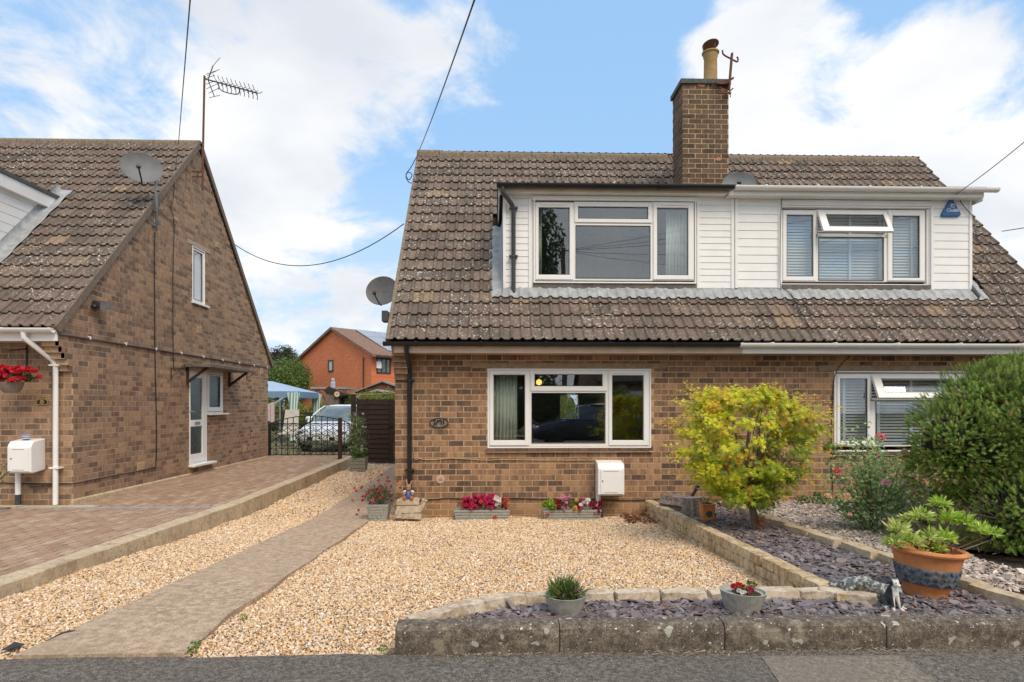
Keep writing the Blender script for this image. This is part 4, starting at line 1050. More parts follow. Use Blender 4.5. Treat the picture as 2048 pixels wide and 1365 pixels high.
def skL(i, j, c):
    if j * GL > SLENL - .22: return True
    return c.x + TW < XDL + .12 and c.y > YDL - .1 and c.y < YDLB - .1
tile_recs((XL + .04 - ncl * TW, YE, ZEL), (1, 0, 0), SLL, ncl, 21, GL, skL, recT)
lay_tiles(recT, 300, rL, M['tile'], M['tilej'])
tb = tile_recs((XL + .04, YEB, ZEL), (-1, 0, 0), (0, -SLL.y, SLL.z), ncl, 21, GL, lambda i, j, c: j * GL > SLENL - .22)
lay_tiles([(c, -1, r) for c, w_, r in tb], 0, rL, M['tile'], M['tilej'])
x = XL + .05
while x > -10.6:
    m = MB(); n = 8; za = ZRL - .035; pr = [(math.cos(math.pi * k / n) * .125, math.sin(math.pi * k / n) * .085) for k in range(n + 1)] + [(-.13, -.09), (.13, -.09)]
    m.prism([(x - .455, YRL + a_, za + b_) for a_, b_ in pr], (.449, 0, 0)); m.build('ridge_tile', M['ridge'], rL, bevel=.006); x -= .46
m = MB(); a = Vector((XL - .01, YE - .02, ZEL)); qs = [a + NL * .035, a + SLL * (SLENL + .02) + NL * .035, a + SLL * (SLENL + .02) - NL * .075, a - NL * .075]
m.prism([tuple(p) for p in qs], (.065, 0, 0)); m.prism([(p.x, 2 * YRL - p.y, p.z) for p in qs], (.065, 0, 0)); m.build('verge', plain('verge_mortar', (.19, .145, .11), .95, var=.25, scale=20, bmp=.4), rL)
# dormer at the left edge of the picture
m = MB(); m.prism([(XDL - .12, YDL, roofz(YDL) * 0 + ZEL + (YDL - YE) * tL - .02), (XDL - .12, YDLB - .1, ZDL - .06), (XDL - .12, YDL, ZDL - .06)], (.10, 0, 0)); m.box(-10.9, YDL, ZEL + .5, XDL - .02, YDL + .1, ZDL - .06)
dL = m.build('dormer', M['clad'], hL)
z = ZDL - .32; k = 0
while z > ZEL + (YDL - YE) * tL:
    ys_ = YE + (z - ZEL) / tL
    m = MB(); yt = YE + (z + .15 - ZEL) / tL
    m.prism([(XDL - .02, YDL, z + .006), (XDL - .02, ys_ + .05, z + .006), (XDL - .02, yt + .05, z + .150), (XDL - .02, YDL, z + .150)], (.016, 0, 0)); m.build('cladding_board', M['clad'], dL); z -= .155
m = MB(); m.box(-10.9, YDL - .25, ZDL - .05, XDL + .10, YDLB + .1, ZDL + .015); m.build('flat_roof', M['felt2'], dL)
m = MB(); m.box(XDL + .055, YDL - .22, ZDL - .26, XDL + .08, YDLB - .12, ZDL - .051); m.box(XDL - .019, YDL - .22, ZDL - .262, XDL + .056, YDLB - .2, ZDL - .25); m.build('side_fascia', M['clad'], dL, bevel=.004)
m = MB(); n = 30
for i in range(n + 1):
    yy_ = YDL + (YDLB + .12 - YDL) * i / n; zz_ = ZEL + (yy_ - YE) * tL; w_ = .012 * math.sin(i * 1.1)
    for dx, nn_ in ((-.002, .20), (.01, .11), (.09, .095), (.19 + w_, .085)): m.v.append((XDL + dx, yy_ - math.sin(PL) * nn_, zz_ + math.cos(PL) * nn_))
    if i: b = (i - 1) * 4; m.f += [(b + kk, b + kk + 4, b + kk + 5, b + kk + 1) for kk in range(3)]
m.m = [0] * len(m.f); m.build('side_flashing', M['lead'], dL, smooth=True)
# eaves
gzL = at(60, 661, 8.9).z; xg = at(103, 660, 8.9).x
m = MB(); m.box(-11, 8.97, gzL - .14, xg + .02, 9.0, gzL + .02); m.build('fascia', M['white'], hL); m = MB(); m.box(-11, 9.0, gzL - .13, xg - .05, YW - .001, gzL - .118); m.build('soffit', M['white'], hL)
gutter(hL, -11, xg + .02, 8.9, gzL + .03, M['white'], .062)
xa, xb = at(47, 700, 8.9).x, at(111, 800, 9.24).x
pipe(hL, [(xa, 8.9, gzL - .02), (xa, 8.9, gzL - .10), (xb - .03, 9.2, gzL - .38), (xb, 9.24, gzL - .46), (xb, 9.24, zd(9) + .01)], .036, M['white'], clips=[((xb, 9.24, at(111, 731, 9.24).z), 0), ((xb, 9.24, at(111, 936, 9.24).z), 0)])
pipe(hL, [(xb - .075, 9.30, gzL - .3), (xb - .075, 9.30, .5), (xb - .40, 9.30, .48)], .014, plain('purple_brown_pipe', (.07, .035, .045), .5), 'waste_pipe')
# conduit across the gable with white clips
z0c, z1c = gy(118, 668)[1], gy(540, 736)[1]
cn = cable('conduit', [(XL + .02, YW - .35, z0c), (XL + .02, YBL, (z0c + z1c) / 2)], .018, plain('brown_conduit', (.12, .09, .08), .6), hL, 8)
for i in range(9):
    y = YW + .35 + i * .93; m = MB(); m.box(XL + .001, y - .014, (z0c + z1c) / 2 - .024, XL + .040, y + .014, (z0c + z1c) / 2 + .024); m.build('clip', M['white'], cn)
# side door with its window, canopy and sills
door = window(hL, B90, (dy0, dzb, dym, dzt), [((dy0 + .02, dzb + .03, dym - .02, dzt - .03), (dy0 + .14, dzb + .95, dym - .16, dzt - .17), 'sash')], glass=M['frost'], name='side_door')
sash = [x for x in bpy.data.objects if x.parent == door and x.name.startswith('sash')][0]
bpy.data.objects.remove(sash)
dmid = gy(380, 845)[1]; dm2 = gy(380, 853)[1]
for x in [x for x in bpy.data.objects if x.parent == door]: bpy.data.objects.remove(x)
ga, gb = gy(380, 755)[1], gy(380, 841)[1]; gc_, gd = gy(380, 854)[1], gy(380, 910)[1]; gy0, gy1 = gy(380, 800)[0], gy(404, 800)[0]
m = MB(); a, b = dy0 + .025, dym - .03
ring(m, (a, dzb + .03, b, dzt - .03), (gy0, gd, gy1, ga), -.012, .03); m.box(gy0, -.012, gc_, gy1, .03, gb)
m.v = [tuple(B90 @ Vector(p)) for p in m.v]; m.build('door_leaf', M['white'], door, bevel=.004)
for z0_, z1_ in ((gd, gc_), (gb, ga)):
    m = MB(); m.box(gy0, .01, z0_, gy1, .018, z1_); m.v = [tuple(B90 @ Vector(p)) for p in m.v]; m.build('pane', M['frost'], door)
m = MB(); zc_ = (gc_ + gb) / 2; m.box(gy0 + .18, -.022, zc_ - .03, gy1 - .12, -.012, zc_ + .03); m.v = [tuple(B90 @ Vector(p)) for p in m.v]; m.build('letter_box', M['steel'], door)
m = MB(); m.tube([B90 @ Vector(p) for p in ((gy0 - .04, -.012, gb + .18), (gy0 - .04, -.06, gb + .18), (gy0 + .09, -.06, gb + .17))], .011, 8); m.build('handle', M['steel'], door, smooth=True)
window(hL, B90, (dym + .002, wsb, dy1, dzt), [((dym + .03, wsb + .03, dy1 - .03, dzt - .03), (gy(418, 800)[0], gy(418, 814)[1], gy(439, 800)[0], gy(418, 752)[1]), 'sash')], glass=M['frost'])
m = MB(); m.box(XL - .02, dy0 - .03, dzb - .05, XL + .13, dym + .22, dzb - .004); m.build('door_sill', M['white'], hL, bevel=.006)
m = MB(); m.box(XL - .02, dym + .02, wsb - .04, XL + .11, dy1 + .12, wsb - .004); m.build('window_sill', M['white'], hL, bevel=.006)
window(hL, B90, (uy0, uzb, uy1, uzt), [((uy0 + .03, uzb + .03, uy1 - .03, uzt - .03), (uy0 + .08, uzb + .07, uy1 - .12, uzt - .08), 'fixed')], glass=glass_mat('pale_glass', (.9, .92, .92), 2.2))
m = MB(); m.box(XL - .08, uy0 + .02, uzb + .02, XL - .06, uy1 - .02, uzt - .02); m.build('blind', M['blind'], hL)
m = MB(); m.box(XL - .05, uy0 - .03, uzb - .035, XL + .06, uy1 + .12, uzb - .003); m.build('window_sill', M['white'], hL)
m = MB(); m.box(XL - .05, uy0 - .2, uzt + .004, XL + .016, uy1 + .22, uzt + .09); m.build('lintel', plain('pale_lintel', (.40, .33, .25), .9, bmp=.2), hL)
m = MB(); m.box(XL - .05, dy0, dzt + .002, XL + .012, dy1, dzt + .06); m.build('door_head', M['cream'], hL)
cz = gy(366, 733)[1]; cy0, cy1 = gy(368, 733)[0], gy(452, 745)[0] + .3
m = MB(); m.box(XL + .005, cy0, cz - .01, XL + .52, cy1, cz + .055); cp = m.build('door_canopy', plain('weathered_canopy', (.15, .13, .11), .9, var=.4, scale=12, bmp=.4), hL, bevel=.008)
for y in (cy0 + .1, cy1 - .15):
    m = MB(); m.bar((XL + .01, y, cz - .32), (XL + .42, y, cz - .01), .035, .05); m.box(XL + .002, y - .02, cz - .36, XL + .035, y + .02, cz - .01); m.build('bracket', M['brownwood'], cp)
m = MB(); m.box(XL - .6, dy0 - .4, .3, XL - .56, dy1 + .5, 2.5); m.build('hall_screen', M['room'], hL)
m = MB()
for u, v in ((341, 748), (493, 752)):
    y, z_ = gy(u, v); m.bar((XL + .012, y, z_ + .12), (XL + .012, y, z_ - .12), .014); m.bar((XL + .012, y, z_ + .10), (XL + .26, y, z_ + .10), .010); m.tube([(XL + .012, y, z_ - .07), (XL + .10, y, z_ + .0), (XL + .24, y, z_ + .10), (XL + .28, y, z_ + .13)], .006, 5)
m.build('basket_brackets', M['iron'], hL)
# air bricks and vents on the gable
vent_m = plain('buff_air_brick', (.50, .35, .19), .9, bmp=.2)
for u, v, w_, h_ in ((398, 660, .2, .15), (350, 438, .2, .07), (434, 490, .16, .12), (281, 933, .22, .15), (489, 898, .2, .15), (522, 742, .22, .17)):
    y, z_ = gy(u, v); m = MB(); m.box(XL + .001, y - w_ / 2, z_ - h_ / 2, XL + .014, y + w_ / 2, z_ + h_ / 2); vv = m.build('air_brick', vent_m, hL)
    m = MB()
    for k in range(4): m.box(XL + .0141, y - w_ / 2 + .02, z_ - h_ / 2 + .02 + k * (h_ - .04) / 4, XL + .018, y + w_ / 2 - .02, z_ - h_ / 2 + .028 + k * (h_ - .04) / 4)
    m.build('slot', M['mortar'], vv)
g_ = lambda pts: sm([atX(u, v, XL + .02) for u, v in pts])
cable('cable', g_([(310, 465), (309, 520), (310, 700), (313, 850), (312, 925), (305, 936), (270, 944), (220, 953), (170, 964), (145, 968)]), .009, M['black'], hL)
cable('cable', g_([(355, 300), (352, 330), (346, 400), (341, 415), (348, 445), (346, 560), (347, 720), (352, 740), (370, 730)]), .007, M['black'], hL)
cable('cable', sm([at(u, v, YW - .02) for u, v in ((0, 966), (60, 968), (110, 968), (144, 968))]), .009, M['black'], hL)
cable('cable', g_([(315, 420), (345, 445), (352, 452)]), .006, M['black'], hL)

# ================================================================== things fixed to the houses
def dish(c, r, az, el, label, mast=None, squash=.85):
    """offset dish: az/el give where it points"""
    t = thing('satellite_dish', c, label, 'satellite dish'); c = Vector(c)
    d = Vector((math.sin(az) * math.cos(el), math.cos(az) * math.cos(el), math.sin(el))); Rm = d.to_track_quat('Z', 'Y').to_matrix().to_4x4(); Rm.translation = c
    m = MB(); prof = [(0, 0), (.3 * r, .02 * r), (.6 * r, .07 * r), (.85 * r, .14 * r), (r, .20 * r), (r * 1.01, .19 * r), (.85 * r, .12 * r), (.6 * r, .05 * r), (.3 * r, 0), (0, -.02 * r)]
    m.lathe(prof, n=28, sx=1.0, sy=squash, M=Rm); m.build('reflector', M['dish'], t, smooth=True, auto=60)
    m = MB(); m.tube([Rm @ Vector((0, -.9 * r, .12 * r)), Rm @ Vector((0, -.92 * r, .45 * r)), Rm @ Vector((-.05, -.50 * r, 1.0 * r))], .014, 6); m.build('feed_arm', M['black'], t)
    m = MB(); m.tube([Rm @ Vector((-.05, -.47 * r, .95 * r)), Rm @ Vector((-.05, -.42 * r, 1.12 * r))], .035, 10); m.build('receiver', M['darkgrey'], t)
    m = MB(); m.box(-.05, -.07, -.09, .05, .07, -.005, Rm); m.build('mount', M['darkgrey'], t)
    if mast: m = MB(); m.tube([Vector(p) for p in mast], .02, 8); m.build('pole', M['steel'], t, smooth=True)
    return t
pm_ = [atX(313, 462, XL + .12), atX(313, 405, XL + .12), atX(311, 380, XL + .16), atX(312, 320, XL + .16)]
dc = pm_[3].copy(); dcn = at(283, 339, pm_[3].y - .12)
t = dish(dcn, .33, R(150), R(12), 'grey satellite dish on a bent pole at the left gable', [dcn + Vector((.05, .08, 0)), Vector((pm_[3].x, pm_[3].y, dcn.z)), pm_[3], pm_[3], pm_[2], pm_[1], pm_[0]])
for v in (417, 447):
    p = atX(312, v, XL + .05); m = MB(); m.box(XL + .009, p.y - .06, p.z - .06, XL + .05, p.y + .06, p.z + .06); m.box(XL + .05, p.y - .015, p.z - .02, XL + .15, p.y + .015, p.z + .02); m.build('wall_bracket', M['steel'], t)
dc2 = at(766, 584, 13.4); dish(dc2, .355, R(190), R(10), 'grey satellite dish peeping from behind the left verge of the middle roof', [dc2, (XV - .02, 13.45, dc2.z)], .9)
dc3 = at(1477, 371, 10.55); dish(dc3, .275, R(190), R(14), 'grey satellite dish lying behind the joint of the two dormer gutters', [dc3 - Vector((0, -.05, .02)), (dc3.x, 10.65, ZDT)], .8)
# television aerial on a rusty mast
mt = atX(404, 380, XL + .16); mtop = atX(409, 152, XL + .16)
ym = mt.y - .1; P_ = lambda u, v, dy=0: at(u, v, ym + dy)
t = thing('tv_aerial', P_(405, 380), 'television aerial on a rusty mast at the left gable peak', 'aerial')
m = MB(); m.tube([P_(405, 381), P_(406, 300), P_(409, 152)], .022, 8); m.build('mast', M['rust'], t)
m = MB(); 
for v in (344, 354): a = P_(405, v); m.bar(a, (XL + .01, a.y, a.z), .02, .02); m.bar(a, (a.x - .09, a.y, a.z), .025)
a, b = P_(396, 343), P_(396, 355); m.bar(a, b, .02); m.build('bracket', M['rust'], t)
am = plain('aerial_metal', (.075, .07, .07), .5, .4)
m = MB(); m.bar(P_(409, 158), P_(515, 187, -.25), .022); m.tube(sm([P_(437, 168), P_(441, 180), P_(455, 186), P_(474, 189), P_(479, 183), P_(478, 178)]), .010, 6); m.build('boom', am, t)
for i in range(10):
    f = i / 9; u = 436 + f * 78; v = 166 + f * 21; c = P_(u, v, -.25 * f); s_ = .085
    m = MB()
    for sgn in (-1, 1): m.tube([c, c + Vector((.03 * sgn, .10 * sgn, .055)), c + Vector((.045 * sgn + .01, .14 * sgn, .10))], .007, 4); m.tube([c, c + Vector((-.02 * sgn, .08 * sgn, -.055)), c + Vector((-.03 * sgn, .10 * sgn, -.09))], .007, 4)
    m.build('director', am, t)
m = MB(); m.bar(P_(416, 160), P_(426, 132), .016); m.bar(P_(426, 132), P_(440, 116), .008); m.bar(P_(416, 160), P_(429, 194), .016)
for (u0, v0, u1, v1) in ((412, 149, 432, 142), (414, 152, 439, 139), (412, 157, 430, 151), (413, 178, 433, 169), (417, 187, 437, 177), (418, 196, 440, 191), (412, 169, 431, 162)): m.bar(P_(u0, v0), P_(u1, v1), .008)
m.build('reflector', am, t)
# rusty aerial bracket on the chimney
q = lambda u, v: at(u, v, CY0 - .08)
t = thing('aerial_bracket', q(1460, 180), 'rusty empty aerial bracket strapped to the chimney corner', 'bracket')
m = MB(); m.bar(q(1458, 180), q(1464, 107), .05, .03); m.build('post', M['rust'], t)
m = MB(); m.tube(sm([q(1445, 101), q(1446, 108), q(1452, 113), q(1462, 118), q(1474, 124), q(1476, 119), q(1474, 114)]), .014, 6); m.build('cradle', M['rust'], t)
m = MB(); m.bar(q(1432, 166), (c1 + .02, CY0 - .05, q(1432, 166).z), .03, .04); m.bar(q(1436, 186), q(1462, 187), .03, .03); m.bar(q(1450, 168), q(1467, 156), .03, .03); m.bar(q(1452, 190), q(1466, 177), .02, .02); m.bar(q(1459, 178), q(1461, 195), .012); m.build('strap', M['rust'], t)
# meter boxes
def meter(x0, x1, zb, zt, Yf, label, post=None, dark=False):
    t = thing('meter_box', ((x0 + x1) / 2, Yf, zb), label, 'meter box'); mm = M['white']
    m = MB(); pr = [(YW - .009, zb + .03), (Yf + .03, zb), (Yf, zb + .02), (Yf, zt - .09), (Yf + .02, zt - .045), (Yf + .06, zt - .01), (YW - .009, zt + .02)]
    m.prism([(x0, y, z) for y, z in pr], (x1 - x0, 0, 0)); m.build('casing', mm, t, bevel=.012)
    m = MB(); m.box(x0 + .04, Yf - .012, zb + .03, x1 - .03, Yf - .001, zt - .10); dd_ = m.build('door', mm, t, bevel=.005)
    m = MB()
    for z_ in (zb + .05, zt - .125): m.box(x0 + .08, Yf - .0135, z_, x1 - .09, Yf - .0121, z_ + .005)
    m.build('groove', M['darkgrey'], dd_)
    m = MB(); m.tube([(x0 + .065, Yf - .012, (zb + zt) / 2 - .02), (x0 + .065, Yf - .018, (zb + zt) / 2 - .02)], .010, 8); m.build('lock', M['darkgrey'], dd_)
    if post: m = MB(); m.tube([(post[0], YW - .1, zb + .03), (post[0], YW - .1, post[1] + .15)], .036, 10); m.build('conduit', mm, t); m = MB(); m.tube([(post[0] + (.02 if dark else 0), YW - .1, post[1] + (.24 if dark else .16)), (post[0] + (.04 if dark else 0), YW - .1, post[1])], .038, 10); m.build('conduit_foot', M['darkgrey'], t)
    return t
Yf = 9.08
a, b = at(1196, 993, Yf), at(1249, 926, Yf)
meter(a.x, b.x, a.z, b.z, Yf, 'white meter box on the wall under the right side of the ground floor window', (at(1197, 1000, 9.2).x + .0, 0.0), True)
Yf = 9.03; a, b = at(14, 948, Yf), at(62, 882, Yf)
meter(a.x, b.x, a.z, b.z, Yf, 'white meter box with a striped cup on top at the left edge', (at(36, 970, YW - .1).x, zd(9)))
mz = b.z + .02; mc = at(52, 870, 9.18)
m = MB(); m.lathe([(.045, mz - .006), (.058, mz + .06), (.062, mz + .068), (.056, mz + .068), (.045, mz + .01), (0, mz + .005)], (mc.x, 9.18, 0), 20)
mm_, t_, b_, o_ = newmat('striped_cup'); sp = t_.n('ShaderNodeSeparateXYZ'); t_.l(pos(t_), sp.inputs[0])
st = t_.math('GREATER_THAN', t_.math('FRACT', t_.math('MULTIPLY', sp.outputs[2], 42)), .5); t_.l(t_.mix(st, (.75, .75, .75), (.04, .10, .36)), b_.inputs[0]); b_.inputs['Roughness'].default_value = .3
tag(m.build('cup', mm_, smooth=True, auto=40), 'blue and white striped cup on top of the left meter box', 'cup')
# house number plaque
a = rc(74, 796, 97, 810, YW - .01); t = thing('number_plaque', ((a[0] + a[2]) / 2, YW, a[1]), 'black and gold arched plaque with number 8 beside the white downpipe', 'plaque')
def plaq(m, g_, y0, y1):
    x0, z0, x1, z1 = a[0] + g_, a[1] + g_, a[2] - g_, a[3] - g_; xc = (x0 + x1) / 2; w_ = (x1 - x0) / 2
    m.prism([(x0, y0, z0), (x1, y0, z0), (x1, y0, z1 - .03), (xc + w_ * .55, y0, z1 - .02), (xc + w_ * .3, y0, z1 + .01), (xc, y0, z1 + .022), (xc - w_ * .3, y0, z1 + .01), (xc - w_ * .55, y0, z1 - .02), (x0, y0, z1 - .03)], (0, y1 - y0, 0))
gold = plain('gold_paint', (.50, .33, .10), .45, .3)
m = MB(); plaq(m, 0, YW - .024, YW - .010); m.build('rim', gold, t); m = MB(); plaq(m, .010, YW - .027, YW - .0241); m.build('panel', M['iron'], t)
def text(body, size, mat, mw, parent, name='lettering', ext=.001, font=None):
    cu = bpy.data.curves.new(name, 'FONT'); cu.body = body; cu.size = size; cu.extrude = ext; cu.align_x = 'CENTER'; cu.align_y = 'CENTER'; cu.offset = size * .012
    cu.materials.append(mat); ob = bpy.data.objects.new(name + '_curve', cu); sc.collection.objects.link(ob); bpy.context.view_layer.update()
    me = bpy.data.meshes.new_from_object(ob.evaluated_get(bpy.context.evaluated_depsgraph_get())); bpy.data.objects.remove(ob); return place(bpy.data.objects.new(name, me), parent, mw)
text('8', .115, gold, Matrix.Translation(((a[0] + a[2]) / 2, YW - .028, (a[1] + a[3]) / 2 + .002)) @ Matrix.Rotation(R(90), 4, 'X'), t)
# small oval plaque by the black downpipe
q_ = at(878, 845, YW - .02); t = thing('wall_plaque', q_, 'small oval pottery plaque with raised dark strokes left of the window', 'plaque')
m = MB(); n = 24; ov = [(q_.x + .135 * math.cos(2 * math.pi * k / n), q_.z - .008 + .068 * math.sin(2 * math.pi * k / n)) for k in range(n)]
m.prism([(x, YW - .022, z) for x, z in ov], (0, .012, 0)); m.build('plate', plain('grey_pottery', (.22, .18, .14), .6, var=.3, scale=30), t, bevel=.004)
m = MB(); m.tube([(x, YW - .026, z) for x, z in ov], .007, 6, closed=True); m.build('rim', M['brownwood'], t)
m = MB(); Yq = YW - .032; z0_ = q_.z; K = lambda dx, dz: (q_.x + dx, Yq, z0_ + dz)
for st_ in ([K(-.10, .03), K(-.05, .035), K(-.07, .0), K(-.05, -.02), K(-.085, -.035)], [K(-.03, -.03), K(-.03, .015), K(-.01, .03)], [K(-.005, .02), K(.02, .035), K(.035, .02), K(.037, -.035)], [K(.065, .035), K(.07, -.03)], [K(.0, .03), K(.005, .0)]): m.tube(sm(st_, 3), .0075, 6)
m.build('lettering', M['iron'], t)
# floodlight on the gable
p = atX(205, 610, XL + .12); t = thing('floodlight', p, 'black floodlight on the brick gable under the roof edge', 'floodlight')
m = MB(); Mr = Matrix.Translation(p) @ Matrix.Rotation(R(-25), 4, 'Z') @ Matrix.Rotation(R(14), 4, 'Y'); m.box(-.09, -.11, -.05, .10, .11, .05, Mr); m.build('housing', M['darkgrey'], t, bevel=.02)
m = MB(); m.box(.101, -.10, -.045, .112, .10, .045, Mr); m.build('lens', M['steel'], t)
m = MB(); m.box(XL + .009, p.y - .06, p.z - .08, XL + .045, p.y + .06, p.z + .0); m.tube([(XL + .03, p.y, p.z - .04), (p.x - .02, p.y - .0, p.z - .03)], .02, 8); m.build('arm', M['black'], t)
m = MB(); m.ell((XL + .08, p.y - .13, p.z - .05), .05, .05, .04); m.build('sensor', M['black'], t, smooth=True)
# alarm box
Ya = YD - .05; t = thing('alarm_box', at(1903, 415, Ya), 'blue triangular burglar alarm box on the white boards of the right dormer', 'alarm box')
m = MB(); tri = [at(1883, 431, Ya), at(1886, 424, Ya), at(1901, 399, Ya), at(1906, 399, Ya), at(1921, 424, Ya), at(1923, 430, Ya), at(1918, 433, Ya), at(1887, 433, Ya)]
m.prism([(p.x, Ya, p.z) for p in tri], (0, .045, 0)); m.build('casing', plain('blue_plastic', (.012, .11, .30), .35), t, bevel=.012)
wt = plain('white_print', (.8, .8, .8), .6); p = at(1906, 421, Ya); text('Chubb', .072, wt, Matrix.Translation((p.x - .005, Ya - .001, p.z)) @ Matrix.Rotation(R(90), 4, 'X'), t)
p = at(1905, 412, Ya); m = MB(); ring(m, (p.x - .030, p.z - .028, p.x + .030, p.z + .028), (p.x - .024, p.z - .022, p.x + .024, p.z + .022), Ya - .003, Ya - .0005)
tt = [(p.x + .016 * math.cos(R(a_)), Ya - .002, p.z + .016 * math.sin(R(a_))) for a_ in range(50, 311, 20)]; m.tube(tt, .005, 5); m.build('emblem', wt, t)
m = MB(); a_ = at(1906, 392, Ya + .02); m.tube([(a_.x - .06, Ya + .02, a_.z), (a_.x + .06, Ya + .01, a_.z + .01)], .022, 8); m.tube(sm([(a_.x + .05, Ya, a_.z), (a_.x + .10, Ya, a_.z - .02), (a_.x + .12, Ya, a_.z - .12), (XD1 + .02, Ya, a_.z - .35)]), .006, 5); m.build('wire_clamp', M['black'], t)
# overhead wires
def wire(p, q_, sag, label, r=.008, n=24):
    p, q_ = Vector(p), Vector(q_); m = MB(); m.tube([p.lerp(q_, i / n) - Vector((0, 0, sag * 4 * (i / n) * (1 - i / n))) for i in range(n + 1)], r, 5)
    return tag(m.build('telephone_wire', M['black'], smooth=True), label, 'wire', 'overhead wires')
wire(at(956, -20, 4.2), at(834, 311, 12.6), .05, 'thin wire running up the sky from the peak of the middle roof', .007)
wire(at(382, -20, 5.2), at(357, 288, 12.9), .0, 'nearly upright thin wire above the ridge of the left house', .007)
wire(atX(470, 490, XL + .05), at(808, 448, 11.3), .62, 'wire sagging between the left gable and the middle roof', .009)
wire(at(2060, 275, 7.2), at(1906, 393, Ya), .02, 'wire coming down to the right dormer above the alarm box', .006)
wire(at(2056, 455, 14), at(2004, 463, 16), .0, 'short wire at the right edge above the tiles', .012)
cable('cable', sm([at(u, v, 12.4) for u, v in ((834, 313), (822, 335), (812, 350), (818, 360), (824, 350), (816, 345), (812, 354), (818, 365), (826, 367))]), .009, M['black'], hA)
cable('cable', sm([at(u, v, Ya) for u, v in ((1906, 393), (1922, 388), (1936, 382), (1928, 380), (1914, 388))]), .006, M['black'], hB)

# ================================================================== inside the rooms: curtains, blinds, lamp
def curtain(u0, u1, v0, v1, Y, mat, label, amp=.022, wl=.055):
    a = at(u0, v1, Y); b = at(u1, v0, Y); m = MB(); n = max(12, int((b.x - a.x) / .008))
    for i in range(n + 1):
        x = a.x + (b.x - a.x) * i / n; y = Y + amp * math.sin(x / wl * 2 * math.pi) * (1 + .4 * math.sin(x * 31)); m.v += [(x, y, a.z - .05), (x, y * .999, b.z + .05)]
        if i: k = 2 * (i - 1); m.f.append((k, k + 2, k + 3, k + 1))
    m.m = [0] * len(m.f); o_ = m.build('curtain', mat, smooth=True); s_ = o_.modifiers.new('solid', 'SOLIDIFY'); s_.thickness = .003
    return tag(o_, label, 'curtain')
curtain(987, 1034, 744, 890, YW + .22, M['curtain'], 'pale green pleated curtain at the left of the ground floor window')
curtain(1331, 1376, 410, 560, YD + .2, M['curtainw'], 'white pleated curtain at the right pane of the black guttered dormer')
curtain(1066, 1083, 410, 560, YD + .2, M['curtain'], 'green edge of a curtain at the left pane of the black guttered dormer')
def blind(u0, v0, u1, v1, Y, label, pitch, tilt, tapes):
    a = rc(u0, v0, u1, v1, Y); t = thing('window_blind', ((a[0] + a[2]) / 2, Y, a[1]), label, 'blind')
    me_ = None; z = a[1]; k = 0
    m0 = MB(); m0.box(0, -.025, -.0015, a[2] - a[0], .025, .0015); me_ = m0.mesh('slat', M['blind'])
    while z < a[3]: place(bpy.data.objects.new('slat', me_), t, Matrix.Translation((a[0], Y, z)) @ Matrix.Rotation(tilt, 4, 'X')); z += pitch
    for u in tapes: p = at(u, v0, Y - .03); m = MB(); m.box(p.x - .022, Y - .032, a[1], p.x + .022, Y - .029, a[3]); m.build('ladder_tape', M['blind'], t)
    m = MB(); m.box(a[0], Y - .03, a[3], a[2], Y + .03, a[3] + .05); m.build('head_rail', M['blind'], t)
blind(1570, 425, 1845, 560, YD + .17, 'white slatted blind drawn almost shut in the upper right window', .046, R(62), (1700, 1760, 1824))
blind(1672, 750, 1985, 892, YW + .17, 'white slatted blind half open in the lower right window', .046, R(28), (1688, 1757, 1822, 1880))
p = at(1078, 765, 11.6); t = thing('ceiling_lamp', p, 'small glowing yellow lamp inside the ground floor room', 'lamp')
m = MB(); m.ell(p, .055, .055, .055); mm_, t_, b_, o_ = newmat('lamp_glow'); b_.inputs['Emission Color'].default_value = (1, .48, .10, 1); b_.inputs['Emission Strength'].default_value = 1.3; m.build('globe', mm_, t, smooth=True)
m = MB(); m.tube([(p.x, p.y, p.z + .07), (p.x, p.y, 2.42)], .008, 6); m.build('flex', M['white'], t)

# ================================================================== pots, planters, ornaments
def leafv(w_=.5, bend=.15): return [(0, 0, 0), (-w_ / 2, .5, bend * .5), (0, .55, 0), (w_ / 2, .5, bend * .5), (0, 1, -bend)], [(0, 2, 1), (0, 3, 2), (1, 2, 4), (2, 3, 4)]
LEAF = leafv(); LONG = leafv(.22, .12)
def maple_leaf():
    v = [(0, 0, 0)]; f = []
    for a_, L in ((-100, .42), (-58, .72), (-24, .95), (0, 1.05), (24, .95), (58, .72), (100, .42)):
        a = R(a_); w_ = .068; d = (math.sin(a), math.cos(a)); n = (d[1], -d[0]); b = len(v)
        v += [(d[0] * L * .4 + n[0] * w_, .2 + d[1] * L * .4 + n[1] * w_, .02), (d[0] * L * .4 - n[0] * w_, .2 + d[1] * L * .4 - n[1] * w_, .02), (d[0] * L, .2 + d[1] * L, -.12 * L)]
        f += [(0, b, b + 1), (b, b + 2, b + 1)]
    return v, f
MAPLE = maple_leaf()
def rosette(n=5, w_=.5, cup=.35):
    v = [(0, 0, 0)]; f = []
    for k in range(n):
        a = 2 * math.pi * k / n; h = math.pi / n * .9; b = len(v)
        v += [(math.cos(a - h) * .86, math.sin(a - h) * .86, cup * .8), (math.cos(a) * 1, math.sin(a) * 1, cup), (math.cos(a + h) * .86, math.sin(a + h) * .86, cup * .8)]
        f += [(0, b, b + 1), (0, b + 1, b + 2)]
    return v, f
ROS = rosette()
def jit(col, n, s=.15):
    c = np.array(col)[None] * (1 + rng.normal(0, s, (n, 1))) * (1 + rng.normal(0, s * .4, (n, 3))); return np.clip(c, .003, .95)
